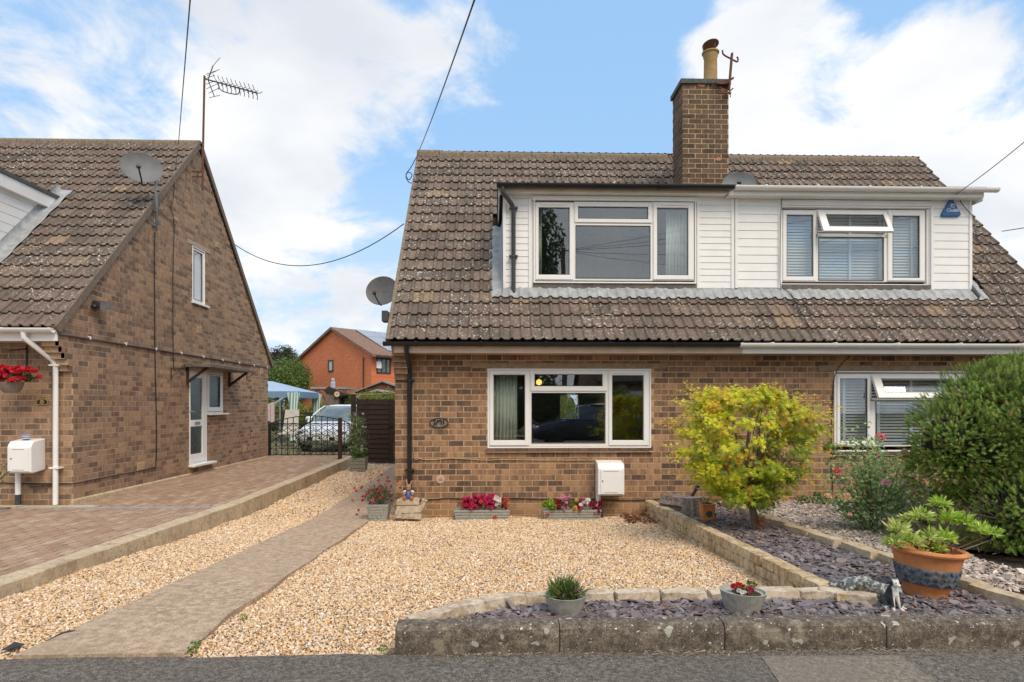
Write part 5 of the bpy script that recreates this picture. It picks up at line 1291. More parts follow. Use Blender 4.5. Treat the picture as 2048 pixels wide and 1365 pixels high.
def cloud(n, c, r, shell=.5, top=-1):
    """points in an ellipsoid, denser near the outside; returns points and outward directions"""
    d = rng.normal(size=(n * 2, 3)); d /= np.linalg.norm(d, axis=1, keepdims=True); d = d[d[:, 2] > top][:n]
    rad = (shell + (1 - shell) * rng.random(len(d)) ** .6)[:, None]
    return np.array(c)[None] + d * rad * np.array(r)[None], d
def foliage(name, parent, n, c, r, size, cols, tmpl=LEAF, shell=.3, top=-1, mat=None, updir=.3, droop=0):
    P, d = cloud(n, c, r, shell, top); K = len(P)
    nr = d + rng.normal(0, .5, (K, 3)) + np.array([0, 0, updir]); rt = rot_from(nr); ci = rng.integers(0, len(cols), K)
    col = np.array([cols[i] for i in ci]) * (1 + rng.normal(0, .18, (K, 1)))
    s_ = size * rng.uniform(.6, 1.25, K); return scatter(name, mat or M['leaf'], *tmpl, P, rt, s_, np.clip(col, .004, .95), parent)
def flowers(name, parent, pts, size, cols, per=7, spread=.5):
    """each flower a small ball of petals"""
    P = []; Nn = []; C = []; S = []
    for i, p in enumerate(pts):
        c = cols[i % len(cols)]
        for k in range(per):
            d = rng.normal(size=3); d[1] = -abs(d[1]); d[2] = abs(d[2]) * .8; d /= np.linalg.norm(d); P.append(np.array(p) + d * size * spread * rng.uniform(.3, 1)); Nn.append(d); C.append(np.array(c) * rng.uniform(.75, 1.2)); S.append(size * rng.uniform(.6, 1))
    return scatter(name, M['petal'], *ROS, np.array(P), rot_from(np.array(Nn) + rng.normal(0, .2, (len(P), 3))), np.array(S), np.clip(np.array(C), 0, .95), parent)
G1, G2, G3 = (.09, .16, .035), (.05, .10, .025), (.16, .22, .05)
PINK, RED, WHT, ORG, YEL, LPK, CRM = (.62, .03, .14), (.48, .012, .03), (.85, .82, .75), (.75, .10, .04), (.80, .50, .16), (.72, .32, .42), (.38, .01, .06)

def trough(u0, u1, label, spec):
    Yf = 9.0; a = at(u0, 1042, Yf); b = at(u1, 1020, Yf); z0 = .0; z1 = b.z; t = thing('flower_trough', ((a.x + b.x) / 2, Yf, z0), label, 'trough', 'stone troughs of flowers under the window')
    xm = (a.x + b.x) / 2; hw = (b.x - a.x) / 2; m = MB()
    m.add([(xm - hw * .93, Yf + .01, z0), (xm + hw * .93, Yf + .01, z0), (xm + hw * .93, Yf + .20, z0), (xm - hw * .93, Yf + .20, z0), (xm - hw, Yf - .01, z1), (xm + hw, Yf - .01, z1), (xm + hw, Yf + .22, z1), (xm - hw, Yf + .22, z1)], [(0, 3, 2, 1), (0, 1, 5, 4), (1, 2, 6, 5), (2, 3, 7, 6), (3, 0, 4, 7)])
    m.add([(xm - hw + .02, Yf + .01, z1 - .02), (xm + hw - .02, Yf + .01, z1 - .02), (xm + hw - .02, Yf + .20, z1 - .02), (xm - hw + .02, Yf + .20, z1 - .02)], [(0, 1, 2, 3)]); m.build('body', M['greystone'], t)
    n = 4
    for k in range(n):
        zz0 = z0 + .01 + k * (z1 - z0) / n; f_ = (zz0 - z0) / (z1 - z0); w_ = hw * (.93 + .07 * f_); x = xm - w_ + .004 + (k % 2) * .03; y = Yf + .01 - .02 * f_
        m = MB(); m.box(xm - w_ - .004, y - .012, zz0, xm + w_ + .004, y + .002, zz0 + (z1 - z0) / n - .008); m.build('ledge', M['greystone'], t, bevel=.004)
    w0 = b.x - a.x
    foliage('foliage', t, 420, (xm, Yf + .09, z1 + .05), (hw * .98, .11, .09), .045, [G1, G2, G3], top=-.2)
    for (f0, f1, h0, h1, col, n_, sz) in spec:
        pts = [(a.x + w0 * random.uniform(f0, f1), Yf + random.uniform(-.04, .12), z1 + random.uniform(h0, h1)) for _ in range(n_)]
        flowers('flowers', t, pts, sz, [col] if not isinstance(col, list) else col)
    return t
trough(908, 1019, 'stone trough of magenta and white flowers, nearer the black downpipe', [(.15, .45, .02, .16, PINK, 34, .032), (.35, .75, .04, .20, PINK, 46, .032), (.15, .35, .02, .12, RED, 14, .03), (.44, .54, .07, .12, ORG, 5, .034), (.74, .86, .05, .18, WHT, 16, .028), (.86, 1.0, .0, .14, (.5, .06, .03), 14, .026), (.72, .86, -.17, -.04, ORG, 10, .026)])
trough(1086, 1203, 'stone trough of mixed flowers with lime leaves beside the meter box', [(.0, .2, .02, .13, (.30, .42, .05), 22, .04), (.21, .30, .02, .16, (.30, .02, .03), 12, .03), (.32, .46, .02, .20, LPK, 18, .028), (.48, .60, -.02, .12, YEL, 10, .034), (.58, .74, .0, .13, PINK, 12, .03), (.64, .80, .05, .15, WHT, 12, .03), (.80, 1.0, -.02, .10, CRM, 12, .03), (.84, .96, -.10, .0, CRM, 6, .03), (.02, .12, -.07, -.03, (.75, .3, .22), 4, .026)])

# stack of rough stones with the rabbit
st = thing('stone_stack', (at(818, 1035, 8.95).x, 8.95, 0), 'small pile of cream walling stones under the black downpipe', 'stone pile')
for (u0, v0, u1, v1, y, dp) in ((800, 1027, 843, 1039, 8.86, .16), (790, 1022, 803, 1037, 8.84, .12), (792, 1011, 842, 1027, 8.87, .18), (792, 1000, 838, 1011, 8.86, .17), (800, 997, 836, 1003, 8.92, .12)):
    a = at(u0, v1, y); b = at(u1, v0, y); me_ = rocky(b.x - a.x, dp, b.z - a.z - .006, .004, u0, 4).mesh('stone', M['stonec']); stone_obj('stone', [me_], st, ((a.x + b.x) / 2, y + dp / 2, (a.z + b.z) / 2), random.uniform(-.06, .06))
a = at(842, 1012, 8.9); me_ = rocky(.07, .15, .17, .010, 5).mesh('stone', M['stonec']); o_ = place(bpy.data.objects.new('stone', me_), st, Matrix.Translation((a.x + .01, 8.95, a.z)) @ Matrix.Rotation(.45, 4, 'Y'))
def blobbody(name, balls, mat, parent, vox=.006, smooth_it=4):
    """one continuous skin over overlapping tapered limbs; balls: list of ((p0, r0), (p1, r1))"""
    m = MB()
    for (p0, r0), (p1, r1) in balls:
        p0, p1 = Vector(p0), Vector(p1); L = (p1 - p0).length; n = max(2, int(L / (min(r0, r1) * .6)) + 1)
        for i in range(n + 1): q_ = p0.lerp(p1, i / n); r_ = r0 + (r1 - r0) * i / n; m.ell(q_, r_, r_, r_, 10, 6)
    o_ = m.build(name, mat, parent, smooth=True); rm = o_.modifiers.new('remesh', 'REMESH'); rm.mode = 'VOXEL'; rm.voxel_size = vox; rm.use_smooth_shade = True
    sm_ = o_.modifiers.new('smooth', 'SMOOTH'); sm_.iterations = smooth_it; sm_.factor = .5; return o_
rb = at(817, 1001, 8.93); zb = rb.z; x0 = rb.x; y0 = 8.95
t = thing('rabbit_ornament', (x0, y0, zb), 'seated rabbit ornament in blue dungarees on top of the cream stones', 'ornament')
fur = plain('rabbit_fur', (.34, .19, .11), .9, var=.25, scale=60, bmp=.4); P3 = lambda x, y, z: (x0 + x, y0 + y, zb + z)
blobbody('body', [((P3(0, 0, .05), .052), (P3(0, .01, .11), .044)), ((P3(0, 0, .16), .036), (P3(0, -.012, .185), .040)), ((P3(0, -.035, .165), .024), (P3(0, -.03, .16), .024)),
    ((P3(-.018, .005, .21), .014), (P3(-.035, .01, .275), .016)), ((P3(-.035, .01, .275), .016), (P3(-.03, .01, .29), .008)), ((P3(.018, .005, .21), .013), (P3(.045, 0, .265), .015)), ((P3(.045, 0, .265), .015), (P3(.06, -.01, .275), .008)),
    ((P3(-.045, -.01, .12), .018), (P3(-.062, -.05, .085), .015)), ((P3(.045, -.01, .12), .018), (P3(.062, -.05, .085), .015))], fur, t, .005)
for s_ in (-1, 1):
    m = MB(); m.ell(P3(.052 * s_, -.085, .035), .027, .018, .038, 14, 10); m.build('foot', plain('orange_foot', (.36, .12, .04), .8, bmp=.2), t, smooth=True)
    m = MB(); m.ell(P3(.05 * s_, .0, .115), .030, .032, .027, 14, 10); m.build('sleeve', plain('white_shirt', (.65, .64, .60), .8), t, smooth=True)
    m = MB(); m.ell(P3(.014 * s_, -.050, .190), .005, .004, .006, 8, 6); m.build('eye', M['iron'], t, smooth=True)
m = MB(); m.lathe([(.0, .0), (.052, .008), (.060, .04), (.052, .08), (.040, .10)], P3(0, 0, 0), 16); blu = plain('blue_cloth', (.04, .10, .34), .85, bmp=.2)
for s_ in (-1, 1): m.tube([P3(.02 * s_, -.04, .09), P3(.03 * s_, -.035, .125), P3(.03 * s_, .02, .145)], .006, 6); m.tube([P3(.03 * s_, -.01, .03), P3(.05 * s_, -.07, .03)], .026, 10)
m.build('dungarees', blu, t, smooth=True)

# stone-look square planter with small red flowers on the path side
def square_pot(c, w0, w1, h, mat, name, label, cat, rows=0):
    t = thing(name, c, label, cat); x, y, z = c; m = MB(); a, b = w0 / 2, w1 / 2
    m.add([(x - a, y - a, z), (x + a, y - a, z), (x + a, y + a, z), (x - a, y + a, z), (x - b, y - b, z + h), (x + b, y - b, z + h), (x + b, y + b, z + h), (x - b, y + b, z + h)], [(0, 3, 2, 1), (0, 1, 5, 4), (1, 2, 6, 5), (2, 3, 7, 6), (3, 0, 4, 7)])
    i_ = b * .88; m.add([(x - i_, y - i_, z + h - .03), (x + i_, y - i_, z + h - .03), (x + i_, y + i_, z + h - .03), (x - i_, y + i_, z + h - .03), (x - b, y - b, z + h), (x + b, y - b, z + h), (x + b, y + b, z + h), (x - b, y + b, z + h)], [(0, 1, 2, 3), (4, 5, 1, 0), (5, 6, 2, 1), (6, 7, 3, 2), (7, 4, 0, 3)])
    m.build('body', mat, t, bevel=.006); return t
c = at(755, 1030, 8.85); c.z = zg(8.85)
t = square_pot((c.x, 9.0, c.z), .24, .31, .25, M['greystone'], 'stone_planter', 'crazy-stone patterned planter of wispy red flowers beside the path', 'planter')
stn = MB()
for row in range(6):
    z = c.z + .008 + row * .040; hw = (.24 + (.07) * row / 6) / 2; x = -hw + random.uniform(-.02, .0)
    while x < hw - .02:
        w_ = random.uniform(.035, .07); x1_ = min(x + w_, hw)
        if x1_ > -hw + .02: xx0 = max(x, -hw); yy0 = 9.0 - hw - .001; stn.prism([(c.x + xx0 + .004, yy0 - .008, z + random.uniform(0, .006)), (c.x + x1_ - .004, yy0 - .008, z + random.uniform(0, .006)), (c.x + x1_ - .003, yy0 - .010, z + .034), (c.x + (xx0 + x1_) / 2, yy0 - .010, z + .037), (c.x + xx0 + .005, yy0 - .010, z + .032)], (0, .012, 0))
        x = x1_
stn.build('stone_relief', M['greystone'], t, bevel=.003)['kind'] = 'stuff'
foliage('foliage', t, 700, (c.x, 9.0, c.z + .36), (.24, .2, .14), .055, [(.10, .15, .05), (.07, .11, .035), (.20, .10, .05)], LONG)
Pp = [(c.x + random.gauss(0, .15), 9 + random.gauss(0, .12), c.z + .40 + random.gauss(0, .09)) for _ in range(46)] + [(c.x - .36, 8.9, c.z + .3), (c.x - .26, 8.85, c.z + .17), (c.x - .22, 8.9, c.z + .30), (c.x - .30, 8.9, c.z + .10), (c.x - .24, 8.9, c.z + .47), (c.x + .05, 8.9, c.z + .66), (c.x - .12, 8.9, c.z + .60)]
flowers('flowers', t, Pp, .022, [(.52, .05, .06), (.62, .16, .14), (.45, .04, .06)], 6)
m = MB()
for p in Pp[::2]: m.tube([(c.x + random.gauss(0, .04), 9, c.z + .22), ((p[0] + c.x) / 2, p[1], (p[2] + c.z + .3) / 2 + .03), p], .0025, 4)
m.build('stems', plain('green_stem', (.12, .15, .05), .8), t)
# wooden planter with a tall climber, beside the drive edging
c = at(716, 945, 15.2); c.z = zg(15.2)
t = square_pot((c.x, 15.3, c.z), .34, .38, .34, M['palewood'], 'wooden_planter', 'square wooden planter with a tall flowering climber near the brown gate', 'planter')
for k in range(4): m = MB(); m.box(c.x - .19, 15.3 - .2, c.z + .01 + k * .083, c.x + .19, 15.3 - .172, c.z + .083 + k * .083); m.build('slat', plain('grey_green_wood', (.30, .28, .22), .9, var=.3, scale=20), t, bevel=.005)
for k in range(13):
    f = k / 12; foliage('foliage', t, 80, (c.x - .06 + .09 * math.sin(k * 1.9), 15.3, c.z + .42 + f * .90), (.21 - .06 * f, .15, .12), .09, [(.26, .36, .14), (.18, .26, .10), (.36, .42, .20)], LONG)
foliage('foliage', t, 110, (c.x + .02, 15.2, c.z + .42), (.17, .15, .10), .13, [(.14, .26, .04), (.10, .20, .03)], LONG, updir=0)
flowers('flowers', t, [(c.x - .06 + random.gauss(0, .12), 15.2, c.z + 1.2 + random.uniform(-.15, .2)) for _ in range(9)] + [(c.x + .1, 15.15, c.z + z_) for z_ in (.55, .62, .5)], .035, [(.62, .45, .55), (.75, .68, .72)], 5)
m = MB(); m.tube([(c.x - .08, 15.3, c.z + .3), (c.x - .04, 15.3, c.z + .8), (c.x - .1, 15.3, c.z + 1.35)], .012, 5); m.tube([(c.x + .08, 15.3, c.z + .3), (c.x + .13, 15.28, c.z + .7), (c.x + .22, 15.3, c.z + 1.02), (c.x + .24, 15.3, c.z + .8)], .006, 5); m.tube([(c.x, 15.3, c.z + .3), (c.x + .02, 15.3, c.z + 1.15)], .008, 5); m.build('stems', plain('stem', (.16, .15, .08), .8), t)

# round and oval stone bowls on the slate
def bowl(u, Y, w_, h, label, sx=1, lean=0):
    z = zs(Y) - .005; c = at(u, 1200, Y); t = thing('stone_bowl', (c.x, Y, z), label, 'plant bowl', 'grey stone bowls on the slate')
    m = MB(); r = w_ / 2; Mr = Matrix.Rotation(lean, 4, 'Y'); m.lathe([(r * .66, 0), (r * .80, h * .35), (r * .97, h * .93), (r * 1.0, h), (r * .92, h), (r * .88, h * .90), (0, h * .86)], (c.x, Y, z), 32, sx, 1, Mr); m.build('bowl', M['greystone'], t, smooth=True, auto=40)
    m = MB(); m.ell((c.x, Y, z + h * .83), r * .86 * sx, r * .86, .012, 16, 6); m.build('soil', M['soil'], t)
    return t, Vector((c.x, Y, z + h))
t, c = bowl(1131, 3.84, .262, .125, 'round grey stone bowl with a spiky heather tuft, leftmost on the slate')
n = 900; d = rng.normal(size=(n, 3)); d[:, 2] = np.abs(d[:, 2]) + .35; d /= np.linalg.norm(d, axis=1, keepdims=True)
ln = rng.uniform(.05, .105, n); Pb = np.array(c)[None] + np.array([0, 0, -.015]) + rng.normal(0, .030, (n, 3)) * [1, 1, .2]
Pb = Pb + d * (rng.uniform(0, .06, n))[:, None]; cols = np.where(rng.random((n, 1)) < .35, np.array([[.20, .26, .05]]), np.array([[.09, .15, .045]])) * rng.uniform(.6, 1.3, (n, 1))
scatter('foliage', M['needle'], [(-.045, 0, 0), (.045, 0, 0), (.03, .6, .03), (0, 1, 0), (-.03, .6, .03)], [(0, 1, 2, 4), (4, 2, 3)], Pb, rot_dir(d), ln, cols, t)
flowers('flowers', t, [(c.x + random.uniform(-.05, .09), c.y - .06 + random.uniform(-.03, .03), c.z + random.uniform(.0, .05)) for _ in range(13)], .009, [(.45, .15, .22), (.62, .36, .42), (.35, .18, .2)], 6)
t, c = bowl(1484, 3.86, .268, .135, 'oval grey stone bowl with small red and white flowers', 1.08, .05)
foliage('foliage', t, 110, (c.x + .02, c.y, c.z + .0), (.07, .06, .03), .026, [G1, G3, (.12, .02, .02)], top=-.1)
foliage('foliage', t, 30, (c.x + .06, c.y, c.z + .03), (.03, .03, .02), .03, [G1, G3], top=-.1)
flowers('flowers', t, [(c.x - .055, c.y, c.z + .022), (c.x - .06, c.y - .01, c.z + .03)], .018, [RED], 10); flowers('flowers', t, [(c.x - .02, c.y, c.z + .036), (c.x - .01, c.y, c.z + .03)], .020, [ORG], 9)
flowers('flowers', t, [(c.x - .035, c.y - .04, c.z + .008), (c.x - .005, c.y - .05, c.z + .004), (c.x - .02, c.y - .05, c.z)], .015, [(.8, .72, .66)], 7); flowers('flowers', t, [(c.x + .035, c.y - .03, c.z + .016), (c.x + .03, c.y - .04, c.z + .002), (c.x + .05, c.y - .03, c.z + .008)], .016, [(.5, .02, .07)], 8)

# large terracotta pot with the blue-grey woven band
Yp = 4.20; c = at(1852, 1213, 4.0); zc_ = zs(Yp) - .01; cx = at(1850, 1150, Yp).x
t = thing('terracotta_pot', (cx, Yp, zc_), 'large terracotta pot with blue grey woven band and a variegated shrub', 'pot')
m = MB(); rr = [(.128, 0), (.132, .035), (.136, .055), (.150, .075), (.157, .090), (.166, .10)]
top = [(.190, .205), (.196, .225), (.203, .275), (.212, .295), (.232, .305), (.238, .318), (.232, .33), (.212, .335), (.196, .325), (.188, .29), (0, .27)]
Mp = Matrix.Translation((cx, Yp, zc_)) @ Matrix.Rotation(R(3.5), 4, 'Y')
m.lathe(rr + top, n=48, M=Mp); m.build('pot_body', M['terra'], t, smooth=True, auto=30)
mb, t2, b2, o2 = newmat('woven_blue_band'); tcn = t2.n('ShaderNodeTexCoord').outputs['Object']; sp = t2.n('ShaderNodeSeparateXYZ'); t2.l(tcn, sp.inputs[0])
nz = t2.noise(pos(t2), 22, 5, .65); cl = t2.mix(t2.maprange(nz, .35, .65), (.07, .085, .10), (.17, .19, .21)); cl = t2.mix(t2.maprange(t2.noise(pos(t2), 5, 4, .6), .60, .68), cl, (.36, .17, .09)); t2.l(cl, b2.inputs[0]); b2.inputs['Roughness'].default_value = .8
m = MB(); nu = 26
for i in range(nu):
    for k in range(3):
        a0 = 2 * math.pi * i / nu; z_ = .100 + k * .036; rz = lambda z: .166 + (z - .10) * (.19 - .166) / .105
        for za, zb_ in [(z_, z_ + .052) if (i + k) % 2 else (z_ + .052, z_)]:
            a1 = a0 + 2 * math.pi / nu * 1.15; w_ = .0165
            q_ = []
            for (aa, zz_) in ((a0, za), (a1, zb_)):
                for dw in (-w_, w_): z2 = min(.215, max(.095, zz_ + dw)); r_ = rz(z2) + .0105; q_.append(Vector((r_ * math.cos(aa), r_ * math.sin(aa), z2)))
            q2 = [Vector((p.x * .955, p.y * .955, p.z)) for p in q_]
            m.add([Mp @ p for p in (q_ + q2)], [(0, 2, 3, 1), (0, 4, 6, 2), (1, 3, 7, 5), (0, 1, 5, 4), (2, 6, 7, 3)])
m.build('woven_band', mb, t)['kind'] = 'stuff'
m = MB(); m.lathe([(.1675, .098), (.1955, .216), (.18, .216)], n=48, M=Mp); m.build('band_ground', mb, t, smooth=True)
m = MB(); m.lathe([(0, .285), (.19, .278)], n=20, M=Mp); m.build('soil', M['soil'], t)
top_ = Mp @ Vector((0, 0, .29))
P5 = lambda u, v, y=Yp: at(u, v, y)
heads = [(1842, 1035, .0, .085), (1796, 1062, -.03, .09), (1790, 1090, -.08, .08), (1822, 1085, -.10, .085), (1862, 1078, -.1, .08), (1893, 1080, -.06, .085), (1880, 1010, .06, .075), (1900, 1040, .04, .09), (1925, 1045, .02, .085), (1955, 1062, .0, .075), (1985, 1068, .0, .07), (1845, 1110, -.12, .05), (1875, 1100, -.11, .06), (1812, 1040, .05, .06)]
m = MB()
for (u, v, dy, r_) in heads:
    r_ *= 1.12
    q_ = P5(u, v, Yp + dy); n_ = 120; d = rng.normal(size=(n_, 3)); d[:, 2] = np.abs(d[:, 2]) * .9 - .15; d /= np.linalg.norm(d, axis=1, keepdims=True)
    Pl = np.array(q_)[None] + d * rng.uniform(.0, .5, (n_, 1)) * r_; base = np.where(rng.random((n_, 1)) < .5, np.array([[.80, .80, .34]]), np.array([[.42, .58, .09]])) * rng.uniform(.7, 1.2, (n_, 1))
    if u > 1870: base = base * np.array([[.85, 1.0, .55]])
    scatter('foliage', M['leaf'], *leafv(.30, .12), Pl, rot_dir(d), r_ * rng.uniform(.42, .72, n_), base, t)
    mid = (top_ + q_) / 2 + Vector((random.uniform(-.02, .02), 0, -.03)); m.tube(sm([top_ + Vector(((q_.x - top_.x) * .2, dy * .4, 0)), mid, q_], 4), .0045, 5)
m.build('stems', plain('red_brown_stem', (.13, .06, .045), .8), t)
foliage('foliage', t, 150, (top_.x, Yp - .08, top_.z + .03), (.10, .06, .05), .045, [(.22, .045, .03), (.14, .10, .03), (.30, .08, .04)], LONG, top=-.2)

# dog and cat statues
def patch_mat(name, lo, hi, scale, thr, fine=90):
    m, t, b, o = newmat(name); p = pos(t); n1 = t.noise(p, scale, 3, .5); n2 = t.noise(p, fine, 4, .7)
    c = t.mix(t.maprange(n1, thr, thr + .04), lo, hi); c = t.mix(t.maprange(n2, .45, .6, 0, .35), c, (.12, .11, .10)); t.l(c, b.inputs[0]); b.inputs['Roughness'].default_value = .8; bump(t, b, n2, .6, .006); return m
c = at(1788, 1228, 3.86); X0, Y0, Z0 = c.x - .008, 3.86, zs(3.86) + .002; D3 = lambda x, y, z: (X0 + x, Y0 + y, Z0 + z)
t = thing('dog_statue', (X0, Y0, Z0), 'seated black and white dog statue in front of the terracotta pot', 'statue')
blobbody('body', [((D3(0, .035, .045), .042), (D3(0, .0, .125), .033)), ((D3(0, -.008, .10), .032), (D3(0, -.012, .125), .026)), ((D3(0, 0, .13), .024), (D3(0, -.012, .165), .024)),
    ((D3(0, -.018, .170), .028), (D3(0, -.015, .178), .025)), ((D3(.004, -.04, .163), .014), (D3(.006, -.060, .160), .010)),
    ((D3(-.018, -.018, .085), .017), (D3(-.024, -.045, .012), .010)), ((D3(-.024, -.045, .010), .011), (D3(-.026, -.062, .008), .010)), ((D3(.018, -.018, .085), .017), (D3(.024, -.045, .012), .010)), ((D3(.024, -.045, .010), .011), (D3(.026, -.062, .008), .010)),
    ((D3(-.038, .03, .04), .028), (D3(-.050, -.015, .016), .013)), ((D3(-.05, -.01, .010), .012), (D3(-.053, -.042, .008), .011)), ((D3(.038, .03, .04), .028), (D3(.050, -.015, .016), .013)), ((D3(.05, -.01, .010), .012), (D3(.058, -.042, .008), .011)),
    ((D3(-.022, -.01, .192), .011), (D3(-.036, -.012, .180), .009)), ((D3(.022, -.01, .192), .011), (D3(.038, -.012, .182), .009))], (dog := patch_mat('dog_paint', (.022, .022, .024), (.62, .60, .55), 14, .47)), t, .0035, 2)
nt = NT.__new__(NT); nt.t = dog.node_tree
bsdf = [n_ for n_ in dog.node_tree.nodes if n_.type == 'BSDF_PRINCIPLED'][0]; src_ = bsdf.inputs[0].links[0].from_socket
sp = nt.n('ShaderNodeSeparateXYZ'); nt.l(pos(nt), sp.inputs[0])
dx_ = nt.math('ABSOLUTE', nt.math('SUBTRACT', sp.outputs[0], X0)); front = nt.math('MULTIPLY', nt.maprange(dx_, .017, .022, 1, 0), nt.math('MULTIPLY', nt.maprange(sp.outputs[1], Y0 - .018, Y0 - .010, 1, 0), nt.maprange(sp.outputs[2], Z0 + .20, Z0 + .19, 0, 1)))
low = nt.maprange(sp.outputs[2], Z0 + .030, Z0 + .022, 0, 1); msk = nt.math('MAXIMUM', front, low)
nt.l(nt.mix(msk, nt.mix(.95, src_, (.02, .02, .022)), nt.mix(.85, src_, (.80, .77, .70))), bsdf.inputs[0])
for s_ in (-1, 1):
    m = MB(); m.ell(D3(.038 * s_, -.012, .176), .010, .006, .018, 10, 8, Matrix.Rotation(-.5 * s_, 3, 'Y').to_4x4()); m.build('ear', dog, t, smooth=True)
    m = MB(); m.ell(D3(.010 * s_ + .002, -.046, .178), .0035, .003, .0035, 8, 6); m.build('eye', M['iron'], t, smooth=True)
m = MB(); m.ell(D3(.006, -.070, .162), .006, .004, .005, 8, 6); m.build('nose', M['iron'], t, smooth=True)
c = at(1730, 1180, 4.12); X0, Y0, Z0 = c.x, 4.10, zs(4.10); C3 = lambda x, y, z: (X0 + x * 1.25, Y0 + y * 1.25, Z0 + z * 1.35)
t = thing('cat_statue', (X0, Y0, Z0), 'grey prowling cat statue with tail low, behind the seated dog statue', 'statue')
catm = patch_mat('cat_paint', (.10, .11, .11), (.40, .41, .38), 40, .5); 
blobbody('body', [((p_, r_ * 1.25), (q_, k_ * 1.25)) for (p_, r_), (q_, k_) in [((C3(-.095, .02, .070), .038), (C3(-.02, 0, .085), .034)), ((C3(-.02, 0, .085), .034), (C3(.055, -.02, .058), .032)), ((C3(.055, -.02, .060), .028), (C3(.10, -.04, .062), .022)),
    ((C3(.115, -.055, .070), .030), (C3(.120, -.062, .068), .029)), ((C3(.122, -.085, .058), .014), (C3(.122, -.086, .056), .013)), ((C3(.103, -.05, .098), .010), (C3(.098, -.048, .108), .005)), ((C3(.135, -.055, .095), .010), (C3(.142, -.053, .106), .005)),
    ((C3(-.10, .0, .05), .026), (C3(-.125, -.02, .025), .013)), ((C3(-.125, -.02, .022), .012), (C3(-.118, -.045, .006), .010)), ((C3(-.085, .05, .05), .022), (C3(-.10, .05, .010), .010)),
    ((C3(.05, -.04, .05), .018), (C3(.075, -.07, .02), .011)), ((C3(.075, -.07, .018), .011), (C3(.110, -.085, .004), .010)), ((C3(.02, .0, .05), .016), (C3(-.01, -.03, .008), .010)),
    ((C3(-.125, .03, .075), .013), (C3(-.155, .04, .055), .012)), ((C3(-.155, .04, .055), .012), (C3(-.175, .045, .065), .010))]], catm, t, .0035, 2)
for s_ in (-1, 1): m = MB(); m.ell(C3(.122 + .012 * s_, -.088, .074), .004, .003, .004, 8, 6); m.build('eye', M['iron'], t, smooth=True)
# stump, logs and little square terracotta pot
def bark_log(p0, p1, r0, r1, name, parent, mat, n=16, seed=0):
    r = random.Random(seed); p0, p1 = Vector(p0), Vector(p1); ax = (p1 - p0).normalized(); a = Vector((0, 0, 1)) if abs(ax.z) < .8 else Vector((1, 0, 0)); x = a.cross(ax).normalized(); y = ax.cross(x)
    m = MB(); K = 7; rid = [1 + (.17 if k % 2 else -.14) * r.uniform(.4, 1.2) for k in range(n)]
    for i in range(K + 1):
        f = i / K; c_ = p0.lerp(p1, f); rr_ = r0 + (r1 - r0) * f
        for k in range(n): q_ = rid[k] * (1 + r.uniform(-.05, .05)); m.v.append(tuple(c_ + (x * math.cos(2 * math.pi * k / n) + y * math.sin(2 * math.pi * k / n)) * rr_ * q_))
    for i in range(K):
        for k in range(n): m.f.append((i * n + k, i * n + (k + 1) % n, (i + 1) * n + (k + 1) % n, (i + 1) * n + k))
    m.f += [tuple(range(n))[::-1], tuple(range(K * n, K * n + n))]; m.m = [0] * len(m.f); m.m[-1] = 1; m.m[-2] = 1
    return m.build(name, [mat, plain('cut_wood', (.46, .41, .36), .9, var=.3, scale=40)], parent)
bk = plain('grey_bark', (.24, .19, .155), .95, var=.6, scale=34, bmp=1.0, var2=.6)
z = zs(7.9)
t = thing('tree_stump', at(1388, 1027, 7.9), 'grey weathered tree stump behind the small square terracotta pot', 'stump'); p = at(1388, 1027, 7.95); p2_ = at(1386, 996, 7.95)
bark_log((p.x, 7.95, z - .01), (p2_.x, 7.97, p2_.z), .150, .108, 'bark', t, bk, 20, 2)
p = at(1331, 1010, 8.6); q_ = at(1372, 1008, 8.4); t = thing('log', (p.x, 8.6, zs(8.6)), 'dark split log lying left of the tree stump', 'log'); bark_log((p.x - .0, 8.65, zs(8.6) + .10), (q_.x, 8.35, zs(8.4) + .09), .115, .105, 'bark', t, bk, 14, 5)
p = at(1412, 1003, 8.5); q_ = at(1432, 1005, 8.3); t = thing('log', (p.x, 8.5, zs(8.5)), 'short dark log lying right of the tree stump', 'log'); bark_log((p.x - .05, 8.6, zs(8.6) + .07), (q_.x, 8.4, zs(8.5) + .06), .07, .07, 'bark', t, bk, 12, 8)
p = at(1386, 990, 8.2); q_ = at(1396, 972, 8.2); t = thing('squirrel_ornament', (p.x, 8.2, p.z), 'small dark perched ornament leaning above the tree stump', 'ornament'); blobbody('body', [((p, .018), (q_, .026)), ((q_, .024), (q_ + Vector((.02, 0, .035)), .018)), ((p + Vector((-.03, 0, 0)), .012), (p, .016))], M['iron'], t, .006)
for o_ in [q_]: m = MB(); m.tube([(p.x, 8.2, zs(8.2)), (p.x, 8.2, p.z)], .014, 6); m.build('stake', M['bark'], t)
a = at(1417, 1038, 7.45); zt_ = at(1417, 1013, 7.45).z; zb_ = zs(7.45)
t = square_pot((a.x, 7.5, zb_), .135, .150, zt_ - zb_ + .02, M['terra'], 'square_pot', 'small square terracotta pot with green oval panel beside the stump', 'pot'); m = MB(); zt_ += .02
m.box(a.x - .082, 7.5 - .082, zt_ - .012, a.x + .082, 7.5 - .06, zt_ + .008); m.box(a.x - .082, 7.5 + .06, zt_ - .012, a.x + .082, 7.5 + .082, zt_ + .008); m.box(a.x - .082, 7.44, zt_ - .012, a.x - .06, 7.56, zt_ + .008); m.box(a.x + .06, 7.44, zt_ - .012, a.x + .082, 7.56, zt_ + .008); m.build('rim', M['terra'], t, bevel=.004)
